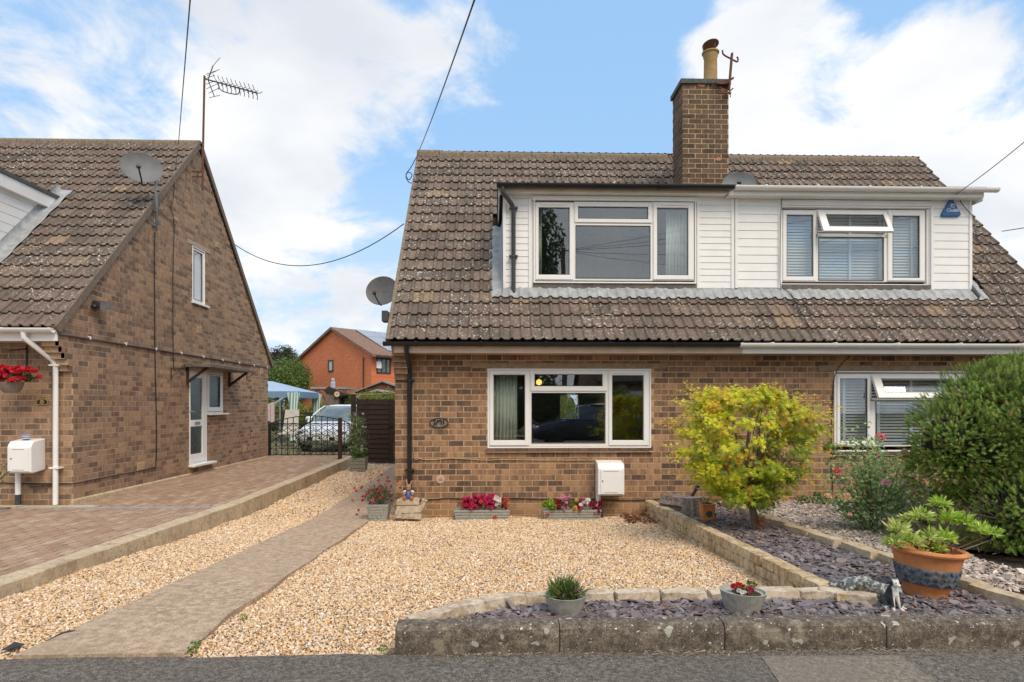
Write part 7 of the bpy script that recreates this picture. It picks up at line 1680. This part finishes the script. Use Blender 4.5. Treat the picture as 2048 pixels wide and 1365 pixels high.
def car(name, mw, paint, label, L=3.95):
    t = thing(name, (0, 0, 0), label, 'car'); sup = lambda a, p: (abs(math.cos(a)) ** p * (1 if math.cos(a) >= 0 else -1), abs(math.sin(a)) ** p * (1 if math.sin(a) >= 0 else -1))
    st = [(0, .34, .56, .55), (.06, .27, .66, .68), (.22, .22, .76, .77), (.55, .20, .86, .82), (.95, .20, .94, .84), (1.4, .20, .97, .85), (2.4, .20, .98, .85), (3.2, .22, .99, .84), (3.65, .24, .98, .81), (3.88, .30, .90, .74), (3.95, .40, .78, .64)]
    m = MB(); n = 24
    for (y, z0, z1, hw) in st:
        for k in range(n): c_, s_ = sup(2 * math.pi * k / n, .45); m.v.append((hw * c_ * (.97 if s_ < 0 else 1), y * L / 3.95, (z0 + z1) / 2 + (z1 - z0) / 2 * s_))
    for i in range(len(st) - 1):
        for k in range(n): m.f.append((i * n + k, (i + 1) * n + k, (i + 1) * n + (k + 1) % n, i * n + (k + 1) % n))
    m.f += [tuple(range(n)), tuple(range((len(st) - 1) * n, len(st) * n))[::-1]]; m.m = [0] * len(m.f); m.build('body', paint, t, smooth=True, auto=50)
    gh = [(.90, .82, 3.86, .79), (1.02, 1.02, 3.78, .755), (1.18, 1.28, 3.66, .70), (1.32, 1.55, 3.50, .635), (1.385, 1.74, 3.38, .59)]; rf = [(1.385, 1.72, 3.42, .605), (1.425, 1.92, 3.28, .54), (1.445, 2.2, 3.0, .40)]
    for rings, nm, mt in ((gh, 'windows', M['carglass']), (rf, 'roof', paint)):
        m = MB(); n = 32
        for (z, ya, yb, hw) in rings:
            for k in range(n): c_, s_ = sup(2 * math.pi * k / n, .38); m.v.append((hw * c_, (ya + yb) / 2 - (yb - ya) / 2 * s_, z))
        for i in range(len(rings) - 1):
            for k in range(n): m.f.append((i * n + k, i * n + (k + 1) % n, (i + 1) * n + (k + 1) % n, (i + 1) * n + k)[::-1])
        m.f.append(tuple(range((len(rings) - 1) * n, len(rings) * n))[::-1]); m.m = [0] * len(m.f); m.build(nm, mt, t, smooth=True, auto=50)
    for s_ in (-1, 1):
        m = MB(); m.tube([(s_ * .775, .86, .90), (s_ * .735, 1.12, 1.07), (s_ * .66, 1.42, 1.25), (s_ * .585, 1.76, 1.39)], .028, 6); m.tube([(s_ * .80, 2.35, .92), (s_ * .63, 2.42, 1.39)], .03, 6); m.tube([(s_ * .77, 3.75, .92), (s_ * .70, 3.62, 1.16), (s_ * .585, 3.36, 1.39)], .05, 6); m.tube([(s_ * .60, 1.76, 1.385), (s_ * .64, 2.5, 1.37), (s_ * .60, 3.3, 1.38)], .022, 6); m.build('pillars', paint, t, smooth=True)
        m = MB(); m.ell((s_ * .93, 1.28, 1.0), .10, .06, .075, 12, 8); m.bar((s_ * .82, 1.3, .95), (s_ * .92, 1.29, .97), .05, .03); m.build('mirror', paint, t, smooth=True)
        m = MB(); m.ell((s_ * .60, .12, .64), .17, .12, .075, 14, 8); m.build('headlight', M['lampglass'], t, smooth=True)
        for y in (.72, 3.12):
            m = MB(); Mw = Matrix.Translation((s_ * .76, y, .30)) @ Matrix.Rotation(R(90), 4, 'Y'); m.lathe([(.18, -.09), (.28, -.10), (.30, -.07), (.30, .07), (.28, .10), (.18, .09)], n=24, M=Mw); wh = m.build('wheel', M['black'], t, smooth=True); m = MB(); m.lathe([(0, .055 * s_), (.17, .075 * s_), (.19, .085 * s_)], n=24, M=Mw); m.build('rim', M['steel'], wh)
    m = MB(); m.box(-.42, -.012, .38, .42, .05, .47); m.box(-.35, .06, .565, .35, .11, .63); m.build('grille', M['black'], t); m = MB(); m.box(-.26, -.025, .38, .26, -.013, .48); m.build('number_plate', M['white'], t)
    m = MB(); m.tube([(0, 1.95, 1.42), (0, 2.08, 1.62)], .006, 4); m.build('aerial', M['black'], t)
    t.matrix_basis = mw; W[t.name] = mw.copy(); 
    return t
M['carglass'] = plain('car_window', (.10, .13, .13), .05, spec=.9, var=.5, scale=2); M['lampglass'] = plain('headlight_glass', (.5, .52, .55), .1, spec=.9)
silver = plain('silver_paint', (.74, .77, .78), .28, .25, var=.03); dark = plain('dark_blue_paint', (.05, .06, .085), .15, .2, var=.05)
c = at(654, 860, 19.4); car('parked_car', Matrix.Translation((c.x, 18.7, .25)) @ Matrix.Rotation(R(-7), 4, 'Z'), silver, 'pale silver hatchback parked nose out behind the iron gate')
car('parked_car', Matrix.Translation((1.25, -2.2, .30)) @ Matrix.Rotation(R(-90), 4, 'Z'), dark, 'dark blue hatchback reflected in the ground floor window', 4.2)

# gazebo
gz_ = [(-10.4, 23.5), (-7.4, 23.5), (-7.4, 26.5), (-10.4, 26.5)]; ze = at(596, 783, 23.5).z; zp = at(576, 763, 25).z
xr1 = at(596, 785, 23.5).x; xr2 = at(634, 785, 26.5).x; X1 = (xr1 + xr2) / 2; X0_ = X1 - 3.4
t = thing('gazebo', ((X0_ + X1) / 2, 25, .27), 'pale blue fabric gazebo with green striped corner curtains', 'gazebo'); m = MB()
a_ = [(X0_, 23.5, ze), (X1, 23.5, ze), (X1, 26.5, ze), (X0_, 26.5, ze)]; b_ = [(X0_ + 1.45, 24.8, zp), (X1 - 1.45, 24.8, zp), (X1 - 1.45, 25.2, zp), (X0_ + 1.45, 25.2, zp)]
m.add(a_ + b_, [(0, 1, 5, 4), (1, 2, 6, 5), (2, 3, 7, 6), (3, 0, 4, 7), (4, 5, 6, 7)]); M['bluecloth'] = plain('pale_blue_canvas', (.33, .42, .56), .8, var=.06, scale=2); m.build('canopy', M['bluecloth'], t)
m = MB()
for (p, q_) in zip(a_, a_[1:] + a_[:1]):
    p, q_ = Vector(p), Vector(q_); n = 40
    for i in range(n + 1):
        r_ = p.lerp(q_, i / n); s_ = .22 + .045 * abs(math.sin(i / n * math.pi * 10)); m.v += [tuple(r_), tuple(r_ - Vector((0, 0, s_)))]
        if i: k = len(m.v) - 4; m.f.append((k, k + 1, k + 3, k + 2))
m.m = [0] * len(m.f); m.build('valance', plain('blue_valance', (.17, .27, .38), .8), t)
mst, t_, b3_, o_ = newmat('striped_curtain'); sp = t_.n('ShaderNodeSeparateXYZ'); t_.l(pos(t_), sp.inputs[0]); t_.l(t_.mix(t_.math('GREATER_THAN', t_.math('FRACT', t_.math('MULTIPLY', t_.math('ADD', sp.outputs[0], sp.outputs[1]), 9)), .5), (.75, .78, .75), (.16, .36, .29)), b3_.inputs[0])
for (x, y) in ((X1, 23.5), (X1, 26.5), (X0_, 23.5), (X0_, 26.5)):
    m = MB(); m.tube([(x, y, .27), (x, y, ze - .02)], .02, 8); m.build('leg', M['white'], t)
    m = MB(); m.lathe([(.24, ze - .05), (.15, ze - .6), (.12, ze - 1.1), (.15, .35)], (x - .1 if x > -9 else x + .1, y, 0), 14, 1, .4); m.build('corner_curtain', mst, t)
# garden chair, rotary dryer, cloth
p = at(575, 845, 21.5); t = thing('garden_chair', (p.x, 21.5, .27), 'cream folding garden chair left of the silver car', 'chair'); fb = plain('cream_canvas', (.52, .49, .43), .9)
z1 = at(570, 820, 21.5).z; hw = .29
m = MB(); m.box(p.x - hw, 21.4, .68, p.x + hw, 21.85, .72); m.build('seat', fb, t); m = MB(); m.add([(p.x - hw, 21.85, .72), (p.x + hw, 21.85, .72), (p.x + hw * .8, 22.0, z1), (p.x - hw * .8, 22.0, z1), (p.x - hw, 21.88, .72), (p.x + hw, 21.88, .72), (p.x + hw * .8, 22.03, z1), (p.x - hw * .8, 22.03, z1)], [(0, 1, 2, 3), (4, 7, 6, 5), (0, 3, 7, 4), (1, 5, 6, 2), (3, 2, 6, 7)]); m.build('backrest', fb, t)
for s_ in (-1, 1): m = MB(); m.bar((p.x + s_ * hw, 21.42, .27), (p.x + s_ * hw, 21.85, .70), .03); m.build('leg', M['palewood'], t); m = MB(); m.bar((p.x + s_ * hw, 21.85, .27), (p.x + s_ * hw, 21.42, .70), .03); m.build('leg', M['palewood'], t)
p = at(560, 830, 22.5); t = thing('clothes_airer', (p.x, 22.5, .27), 'washing airer with a pinkish sheet half hidden by the left house', 'airer'); z1 = at(560, 795, 22.5).z
m = MB(); m.bar(at(526, 824, 20), at(566, 797, 22.5), .05, .05); m.tube([(p.x, 22.5, .27), (p.x, 22.5, z1)], .03, 6); m.build('arm', M['steel'], t); a, b = at(530, 815, 20.2), at(547, 836, 20.6)
m = MB()
for i in range(9):
    x = at(529, 820, 20.4).x + .34 * i / 8; y = 20.4 + .03 * math.sin(i * 2.1); m.v += [(x, y, at(540, 811 - i, 20.4).z), (x, y, at(540, 845, 20.4).z)]
    if i: k = 2 * (i - 1); m.f.append((k, k + 1, k + 3, k + 2))
m.m = [0] * len(m.f); m.build('sheet', plain('pink_sheet', (.58, .46, .50), .9), t)
# pergola shelter with clock, bird ornament and parasol fabric
Yq = 27; a, b = at(632, 774, Yq), at(662, 774, Yq)
t = thing('pergola', (a.x, Yq, .27), 'dark timber pergola shelter in front of the red house', 'pergola')
m = MB(); m.box(at(620, 774, Yq).x, Yq, a.z - .10, at(692, 774, Yq).x, Yq + 2, a.z); m.build('roof', plain('corrugated_edge', (.33, .24, .21), .9), t)
for u in (628, 655, 688): p = at(u, 800, Yq); m = MB(); m.box(p.x - .07, Yq + .02, .27, p.x + .07, Yq + .16, a.z - .1); m.bar((p.x, Yq + .09, a.z - .7), (p.x - .45, Yq + .09, a.z - .12), .09); m.build('post', M['bark'], t)
p = at(668, 812, 25.5); t = thing('bird_table', (p.x, 25.5, .27), 'little wooden garden tower with a round clock face on it', 'garden tower')
m = MB(); z1 = at(668, 782, 25.5).z; m.box(p.x - .28, 25.3, .27, p.x + .22, 25.7, z1); m.build('body', plain('grey_brown_boards', (.17, .13, .11), .9, var=.3, scale=9), t)
m = MB(); pk = at(660, 776, 25.5); m.prism([(p.x - .36, 25.25, z1), (pk.x, 25.25, pk.z + .05), (p.x + .55, 25.25, at(690, 790, 25.5).z), (p.x + .5, 25.25, at(690, 790, 25.5).z - .06), (p.x - .3, 25.25, z1 - .05)], (0, .5, 0)); m.build('roof', M['brownwood'], t)
ck = at(674, 789, 25.2); t = thing('garden_clock', ck, 'round cream clock hung on the wooden garden tower', 'clock'); Mk = Matrix.Translation(ck) @ Matrix.Rotation(R(90), 4, 'X'); m = MB(); m.lathe([(0, .012), (.095, .012)], n=24, M=Mk); m.build('face', plain('cream_clock', (.62, .56, .38), .6), t); m = MB(); m.tube([Mk @ Vector((.105 * math.cos(2 * math.pi * k / 20), .105 * math.sin(2 * math.pi * k / 20), 0)) for k in range(20)], .016, 6, closed=True); m.build('rim', M['pot'], t); m = MB(); m.bar(ck + Vector((0, -.02, 0)), ck + Vector((.04, -.02, .05)), .012); m.bar(ck + Vector((0, -.02, 0)), ck + Vector((-.04, -.02, .02)), .012); m.build('hands', M['iron'], t)
p = at(666, 775, 25.4); t = thing('owl_ornament', p, 'grey owl ornament perched on the wooden garden tower', 'ornament'); blobbody('body', [((p, .11), (p + Vector((0, 0, .16)), .10)), ((p + Vector((0, 0, .26)), .08), (p + Vector((0, -.02, .30)), .075))], plain('grey_owl', (.38, .42, .45), .6, var=.3, scale=20), t, .02)
# sheds
def shed(name, uv, Yf, depth, mw_, mr, label):
    """gable-fronted; uv = left eave, peak, right eave"""
    (ul, vl), (uc, vc), (ur, vr) = uv; L, C_, Rr = at(ul, vl, Yf), at(uc, vc, Yf), at(ur, vr, Yf); t = thing(name, (C_.x, Yf, .27), label, 'shed')
    m = MB(); m.prism([(L.x, Yf, .2), (Rr.x, Yf, .2), (Rr.x, Yf, Rr.z), (C_.x, Yf, C_.z), (L.x, Yf, L.z)], (0, depth, 0)); m.build('wall', mw_, t)
    m = MB(); th = .08
    for A, B in ((L, C_), (C_, Rr)): d = (B - A).normalized(); ex = d * .12; A2 = A - ex if A is L else A; B2 = B + ex if B is Rr else B; m.prism([(A2.x, Yf - .15, A2.z + .01), (B2.x, Yf - .15, B2.z + .01), (B2.x, Yf - .15, B2.z + th), (A2.x, Yf - .15, A2.z + th)], (0, depth + .3, 0))
    m.build('roof', mr, t); return t
rbm = newmat('orange_red_brick'); mm_, t_, b_, o_ = rbm; p_ = pos(t_); sp = t_.n('ShaderNodeSeparateXYZ'); t_.l(p_, sp.inputs[0]); cv = t_.n('ShaderNodeCombineXYZ'); t_.l(t_.math('ADD', t_.math('MULTIPLY', sp.outputs[0], .76), t_.math('MULTIPLY', sp.outputs[1], -.65)), cv.inputs[0]); t_.l(sp.outputs[2], cv.inputs[1])
def brick_tex(t_, vec, c1_, c2_, mo): bt = t_.n('ShaderNodeTexBrick'); bt.inputs['Scale'].default_value = 1; bt.inputs['Brick Width'].default_value = .225; bt.inputs['Row Height'].default_value = .075; bt.inputs['Mortar Size'].default_value = .008; bt.inputs['Color1'].default_value = c4(c1_); bt.inputs['Color2'].default_value = c4(c2_); bt.inputs['Mortar'].default_value = c4(mo); t_.l(vec, bt.inputs['Vector']); return bt.outputs[0]
c_ = brick_tex(t_, cv.outputs[0], (.56, .13, .045), (.70, .19, .07), (.56, .30, .18)); c_ = t_.mix(t_.maprange(t_.noise(p_, .8, 4, .6), .35, .7, 0, .3), c_, (.48, .13, .05)); t_.l(c_, b_.inputs[0]); b_.inputs['Roughness'].default_value = .9; M['redbrick'] = mm_
shed('garage', ((712, 785), (765, 765), (815, 782)), 33, 6, plain('dark_red_garage', (.17, .07, .045), .9, var=.2), plain('grey_roof_edge', (.24, .22, .20), .9), 'low brown gabled garage in front of the red house')
shed('garden_shed', ((714, 797), (755, 783), (800, 795)), 24.5, 3, plain('pale_grey_shed', (.34, .36, .33), .8), plain('green_grey_roof', (.30, .33, .30), .8), 'pale grey garden shed behind the board gate')
# red house with solar panels
B_ = at(743, 713, 41); A_ = at(600, 722, 46.8); ez = 5.0; hr = thing('red_brick_house', (B_.x, B_.y, .2), 'orange red brick house with solar panels seen beyond the gardens', 'house')
A2, B2 = Vector((A_.x, A_.y, 0)), Vector((B_.x, B_.y, 0)); gd = (B2 - A2).normalized(); ld = Vector((-gd.y, gd.x, 0)); 
if ld.x < 0: ld = -ld
LEN = 11; Wd = (B2 - A2).length; pkz = ez + (at(667, 660, 43.9).z - 5.0); pk = (A2 + B2) / 2
m = MB(); m.prism([A2 + Vector((0, 0, .2)), B2 + Vector((0, 0, .2)), B2 + Vector((0, 0, ez)), pk + Vector((0, 0, pkz)), A2 + Vector((0, 0, ez))], ld * LEN); m.build('wall', M['redbrick'], hr)
rt_ = plain('red_roof_tiles', (.22, .13, .09), .9, var=.3, scale=6); U = Vector((0, 0, 1))
for E in (B2, A2):
    sgn = 1 if E is B2 else -1; e_ = E + gd * .45 * sgn + U * (ez - .20); p0 = pk + U * pkz; m = MB(); th = U * .18; off = -ld * .25
    m.prism([e_ + off, p0 + off, p0 + off + th, e_ + off + th], ld * (LEN + .5)); m.build('roof', rt_, hr)
s0 = B2 + gd * .30 + U * (ez - .0); s1 = pk + U * (pkz + .19); sp_m = plain('solar_cell_sky_sheen', (.30, .32, .35), .22, spec=.8, var=.05); sv = (s1 - s0)  # light grey base colour carries the bright sky's reflection in the panels
for i in range(5):
    for j in range(3):
        a = s0 + sv * (.14 + j * .27) + ld * (1.6 + i * 1.5); m = MB(); nrm_ = ld.cross(sv).normalized(); nrm_ = nrm_ if nrm_.z > 0 else -nrm_
        m.prism([a + nrm_ * .05, a + ld * 1.46 + nrm_ * .05, a + ld * 1.46 + sv * .262 + nrm_ * .05, a + sv * .262 + nrm_ * .05], nrm_ * .05); m.build('solar_panel', sp_m, hr)
def on_gable(u, v): d = ray(u, v); n_ = Vector((-gd.y, gd.x, 0)); o = Vector((0, 0, CAMZ)); tt_ = (A2 - o).dot(n_) / d.dot(n_); return o + d * tt_
out_n = -ld
fr_m = plain('brown_window_frame', (.05, .03, .025), .6)
def far_window(p00, p11, along, out, mat, parent, mull=1):
    w_ = Vector((p11.x - p00.x, p11.y - p00.y, 0)).length; h_ = p11.z - p00.z; Bm = Matrix((along, -out, U)).transposed().to_4x4(); Bm.translation = p00
    m = MB(); e = .09; ring(m, (0, 0, w_, h_), (e, e, w_ - e, h_ - e), -.05, .02)
    for k in range(1, mull): m.box(w_ * k / mull - .04, -.05, e, w_ * k / mull + .04, .02, h_ - e)
    m.v = [tuple(Bm @ Vector(p)) for p in m.v]; f_ = m.build('window', mat, parent); m = MB(); m.box(e, -.02, e, w_ - e, -.01, h_ - e); m.v = [tuple(Bm @ Vector(p)) for p in m.v]; m.build('pane', M['carglass'] if mull > 1 else M['palepane'], f_)
M['palepane'] = plain('pale_pane', (.42, .50, .47), .4)
far_window(on_gable(657, 744), on_gable(667, 720), gd, out_n, fr_m, hr)
def on_front(u, v): d = ray(u, v); n_ = gd; o = Vector((0, 0, CAMZ)); tt_ = (B2 - o).dot(n_) / d.dot(n_); return o + d * tt_
far_window(on_front(753, 747), on_front(781, 718), ld, gd, fr_m, hr, 3)
m = MB(); a = on_gable(728, 715); b = on_gable(728, 780); m.bar(a + out_n * .06, b + out_n * .06, .07); a = on_gable(603, 725); b = on_gable(603, 782); m.bar(a + out_n * .08, b + out_n * .08, .10); m.build('downpipe', fr_m, hr)
a = B2 + gd * .5 + U * (ez - .15); m = MB(); m.bar(a, a + ld * LEN, .12); m.build('gutter', fr_m, hr)
a = B2 + gd * .02 + U * (ez - .9) + ld * .35; m = MB(); m.prism([a, a + ld * .35, a + ld * .35 + U * .45, a + U * .45], gd * .12); m.build('alarm_box', M['white'], hr)
p = at(610, 705, 48); m = MB(); m.tube([(p.x, 48, 4.6), (p.x, 48, p.z + .1)], .12, 8); m.build('flue', fr_m, hr)
# another roof chimney and a thin aerial peeping above the verge of the middle house
q_ = pk + ld * 7.2 + U * pkz; m = MB(); m.box(q_.x - .35, q_.y - .3, q_.z - .3, q_.x + .35, q_.y + .3, q_.z + .75); ch_ = m.build('chimney', M['redbrick'], hr); m = MB(); m.tube([(q_.x - .3, q_.y, q_.z + .3), (q_.x - .3, q_.y, q_.z + 2.2)], .03, 5); m.bar((q_.x - .3, q_.y, q_.z + 2.2), (q_.x + .4, q_.y, q_.z + 2.2), .03); m.build('aerial', M['steel'], ch_)
p = atX(772, 634, XV - .12); t = thing('floodlight', p, 'dark floodlight peeping past the tiled verge low on the hidden gable', 'floodlight'); m = MB(); m.box(p.x - .05, p.y - .09, p.z - .08, p.x + .04, p.y + .09, p.z + .08); m.build('housing', M['darkgrey'], t, bevel=.01); m = MB(); m.bar((XV, p.y, p.z - .02), (p.x, p.y, p.z - .02), .03); m.build('arm', M['black'], t)

# hedges, fence and trees beyond
def leafy(name, label, cat, lobes, n, size, cols, trunk=None, tmpl=LEAF, core=.78):
    t = thing(name, (lobes[0][0][0], lobes[0][0][1], .27), label, cat); P = []; Dd = []; C_ = []
    vol = [r_[0] * r_[2] for _, r_ in lobes]; tot = sum(vol)
    for (c, r_), v_ in zip(lobes, vol):
        k = int(n * v_ / tot); d = rng.normal(size=(k, 3)); d /= np.linalg.norm(d, axis=1, keepdims=True); rad = (1 + .12 * np.sin(d[:, 0] * 8 + c[0]) * np.cos(d[:, 2] * 7)) * (1 - .35 * rng.random(k) ** 2)
        P.append(np.array(c)[None] + d * rad[:, None] * np.array(r_)[None]); Dd.append(d); cc_ = np.array([cols[i] for i in rng.integers(0, len(cols), k)]) * rng.uniform(.6, 1.3, (k, 1)); C_.append(cc_)
    P = np.concatenate(P); Dd = np.concatenate(Dd); C_ = np.concatenate(C_); k_ = P[:, 2] > .3; P, Dd, C_ = P[k_], Dd[k_], C_[k_]
    scatter('crown', M['leaf'], *tmpl, P, rot_from(Dd + rng.normal(0, .6, Dd.shape) + np.array([0, 0, .3])), size * rng.uniform(.6, 1.3, len(P)), C_, t)['kind'] = 'stuff'
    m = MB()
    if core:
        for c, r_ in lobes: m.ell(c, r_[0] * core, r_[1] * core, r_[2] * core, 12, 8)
        m.build('inner_branches', plain('inner_' + name, tuple(x * .25 for x in cols[0]), 1), t)  # solid core in darkened leaf colour, painted as the crown's inner shade
    if trunk: m = MB(); m.tube([(trunk[0], trunk[1], .2), (trunk[0] + .1, trunk[1], trunk[2])], [trunk[3], trunk[3] * .5], 8); m.build('trunk', M['bark'], t)
    return t
L_ = lambda u, v, Y, r_: (tuple(at(u, v, Y)), r_)
YGc, MG, DGc = [(.24, .30, .05), (.30, .34, .07)], [(.10, .17, .04), (.13, .20, .05)], [(.035, .06, .02), (.05, .08, .025)]
leafy('hedge', 'long yellow green hedge behind the gazebo', 'hedge', [(( -12 + i * 1.15, 31, 1.0 + .1 * (i % 2)), (.85, .6, .92)) for i in range(8)], 5200, .11, YGc)
leafy('hedge', 'bright green hedge top above the board gate', 'hedge', [L_(738, 803, 22, (.5, .4, .42)), L_(755, 806, 22, (.5, .4, .40)), L_(780, 803, 22, (.5, .4, .45)), L_(800, 806, 22, (.5, .4, .4))], 1500, .07, YGc)
leafy('hedge', 'sunlit hedge behind the middle house seen through its ground floor room', 'hedge', [((.6 + i * 1.0, 23.5, 1.3), (.7, .5, 1.1)) for i in range(4)], 1600, .10, YGc)
leafy('hedge', 'green clipped shrub right of the garden clock', 'hedge', [L_(697, 806, 26, (.65, .4, .5)), L_(712, 808, 26.5, (.55, .4, .5))], 1400, .08, MG + YGc)
leafy('garden_tree', 'light green rounded tree between the left house and the red house', 'tree', [L_(568, 752, 42, (1.7, 1.4, 1.3)), L_(585, 765, 42, (1.4, 1.2, 1.4)), L_(552, 770, 42, (1.6, 1.2, 1.4))], 5200, .17, [(.17, .26, .05), (.13, .20, .04)], (at(570, 800, 42).x, 42, 2.5, .15))
leafy('garden_tree', 'purple leaved tree rising behind the light green tree', 'tree', [L_(556, 722, 55, (1.7, 1.4, 1.3)), L_(572, 720, 55, (1.3, 1.2, 1.2)), L_(545, 745, 55, (1.8, 1.4, 1.8))], 5200, .17, [(.055, .035, .05), (.08, .045, .06), (.04, .05, .03)], (at(560, 800, 55).x, 55, 4, .2), core=.6)
leafy('garden_tree', 'dark green pointed conifer beside the purple tree', 'tree', [L_(575, 713, 52, (.5, .5, .9)), L_(576, 738, 52, (1.0, .9, 1.4)), L_(590, 745, 52, (.9, .9, 1.2)), L_(540, 775, 48, (1.5, 1, 2.0)), L_(592, 770, 46, (.7, .8, 1.6))], 5600, .15, [(.06, .09, .025), (.09, .12, .035)], (at(576, 800, 52).x, 52, 4, .2))
t = thing('post_fence', (-11, 29, .27), 'dark post and rail fence in front of the long hedge', 'fence')
for i in range(6): x = -13 + i * 1.6; m = MB(); m.box(x - .06, 28.95, .2, x + .06, 29.05, 1.9); m.build('post', M['brownwood'], t)
for z in (1.25, .75): m = MB(); m.box(-13, 28.98, z, -5, 29.02, z + .09); m.build('rail', M['brownwood'], t)
for i in range(10): m = MB(); x = -7.4 + i * .38; m.box(x, 24.0, .27, x + .36, 24.03, 1.45); 
pf = thing('panel_fence', (-5.5, 23.6, .27), 'red brown board fence behind the silver car', 'fence')
for i in range(14): x = at(676, 820, 23.6).x + i * .17; m = MB(); m.box(x, 23.6, .27, x + .155, 23.625, at(690, 812, 23.6).z + .02 * (i % 3)); m.build('board', plain('red_brown_board', (.12, .05, .035), .9, var=.3) if i == 0 else bpy.data.materials['red_brown_board'], pf)

# ================================================================== the other side of the road, seen in the window glass
leafy('street_tree', 'tall tree across the road, mirrored in the upper left window', 'tree', [((1.6, -14, 10.2), (2.1, 2.2, 3.0)), ((1.9, -14, 7.4), (1.9, 2.2, 2.6)), ((-.5, -14.5, 7.5), (2.6, 2.5, 3.6)), ((1.0, -14, 4.2), (2.8, 2.2, 2.6))], 13000, .30, [(.10, .14, .045), (.14, .18, .06), (.06, .09, .03)], (.3, -14, 8, .3), core=.6)
leafy('hedge', 'dark hedge across the road, mirrored in the ground floor window', 'hedge', [((-6 + i * 1.7, -10.2, 1.3 + .2 * (i % 3)), (1.2, .8, 1.3)) for i in range(7)], 6000, .14, [(.10, .15, .05), (.15, .19, .07)])
leafy('garden_shrub', 'feathery shrub across the road, mirrored in the right pane', 'shrub', [((5.6, -9.5, 1.5), (.9, .7, 1.1)), ((6.6, -9.8, 1.2), (.8, .7, .9))], 2200, .12, [(.38, .40, .08), (.22, .30, .08)])
ho = thing('opposite_house', (9, -12, .3), 'brick house across the road, mirrored in the windows', 'house')
m = MB(); m.box(5.2, -20, .3, 14.2, -12, 2.8); m.prism([(5.2, -12, 2.8), (5.2, -16, 6.8), (5.2, -20, 2.8)], (9, 0, 0)); m.build('wall', plain('opposite_brick', (.34, .21, .14), .9, var=.3), ho)
m = MB(); m.prism([(5.0, -11.6, 2.7), (5.0, -16, 7.0), (5.0, -16, 7.15), (5.0, -11.5, 2.85)], (9.4, 0, 0)); m.prism([(5.0, -20.4, 2.7), (5.0, -16, 7.0), (5.0, -16, 7.15), (5.0, -20.5, 2.85)], (9.4, 0, 0)); m.build('roof', plain('opposite_tiles', (.11, .085, .07), .9), ho)
for (xa, xb, za, zb) in ((9.2, 11.0, 1.2, 2.3), (11.9, 13.4, 1.2, 2.3)):
    m = MB(); ring(m, (xa, za, xb, zb), (xa + .08, za + .08, xb - .08, zb - .08), -12.0 + .001, -11.93); m.box((xa + xb) / 2 - .04, -11.999, za, (xa + xb) / 2 + .04, -11.93, zb); w_ = m.build('window', M['white'], ho); m = MB(); m.box(xa + .08, -11.99, za + .08, xb - .08, -11.96, zb - .08); m.build('pane', M['carglass'], w_)
m = MB(); m.box(3.6, -12.0, .3, 4.6, -11.9, 2.4); 
m = MB(); m.box(6.4, -11.999, .4, 7.4, -11.92, 2.4); dd_ = m.build('door', M['white'], ho); m = MB(); m.prism([(6.9 + .3 * math.cos(R(a)), -11.918, 1.95 + .26 * math.sin(R(a))) for a in range(0, 181, 20)], (0, .01, 0)); m.build('fanlight', M['carglass'], dd_)
t = thing('telegraph_pole', (3.15, -9, .3), 'wooden telegraph pole across the road, mirrored in the upper left window', 'pole'); m = MB(); m.tube([(3.15, -9, .3), (3.15, -9, 8.85)], [.13, .10], 10); m.build('post', plain('pole_wood', (.16, .10, .07), .9, var=.3), t)
for (x, y, z, la) in ((15, 4, 6, 'lowest'), (18, 9, 6.5, 'slack second'), (20, 9, 7.5, 'middle'), (17, -3, 6.3, 'short'), (22, 9, 9, 'highest')): wire((3.15, -9, 8.7), (x, y, z), .35, la + ' mirrored wire fanning out from the telegraph pole in the upper window', .008)
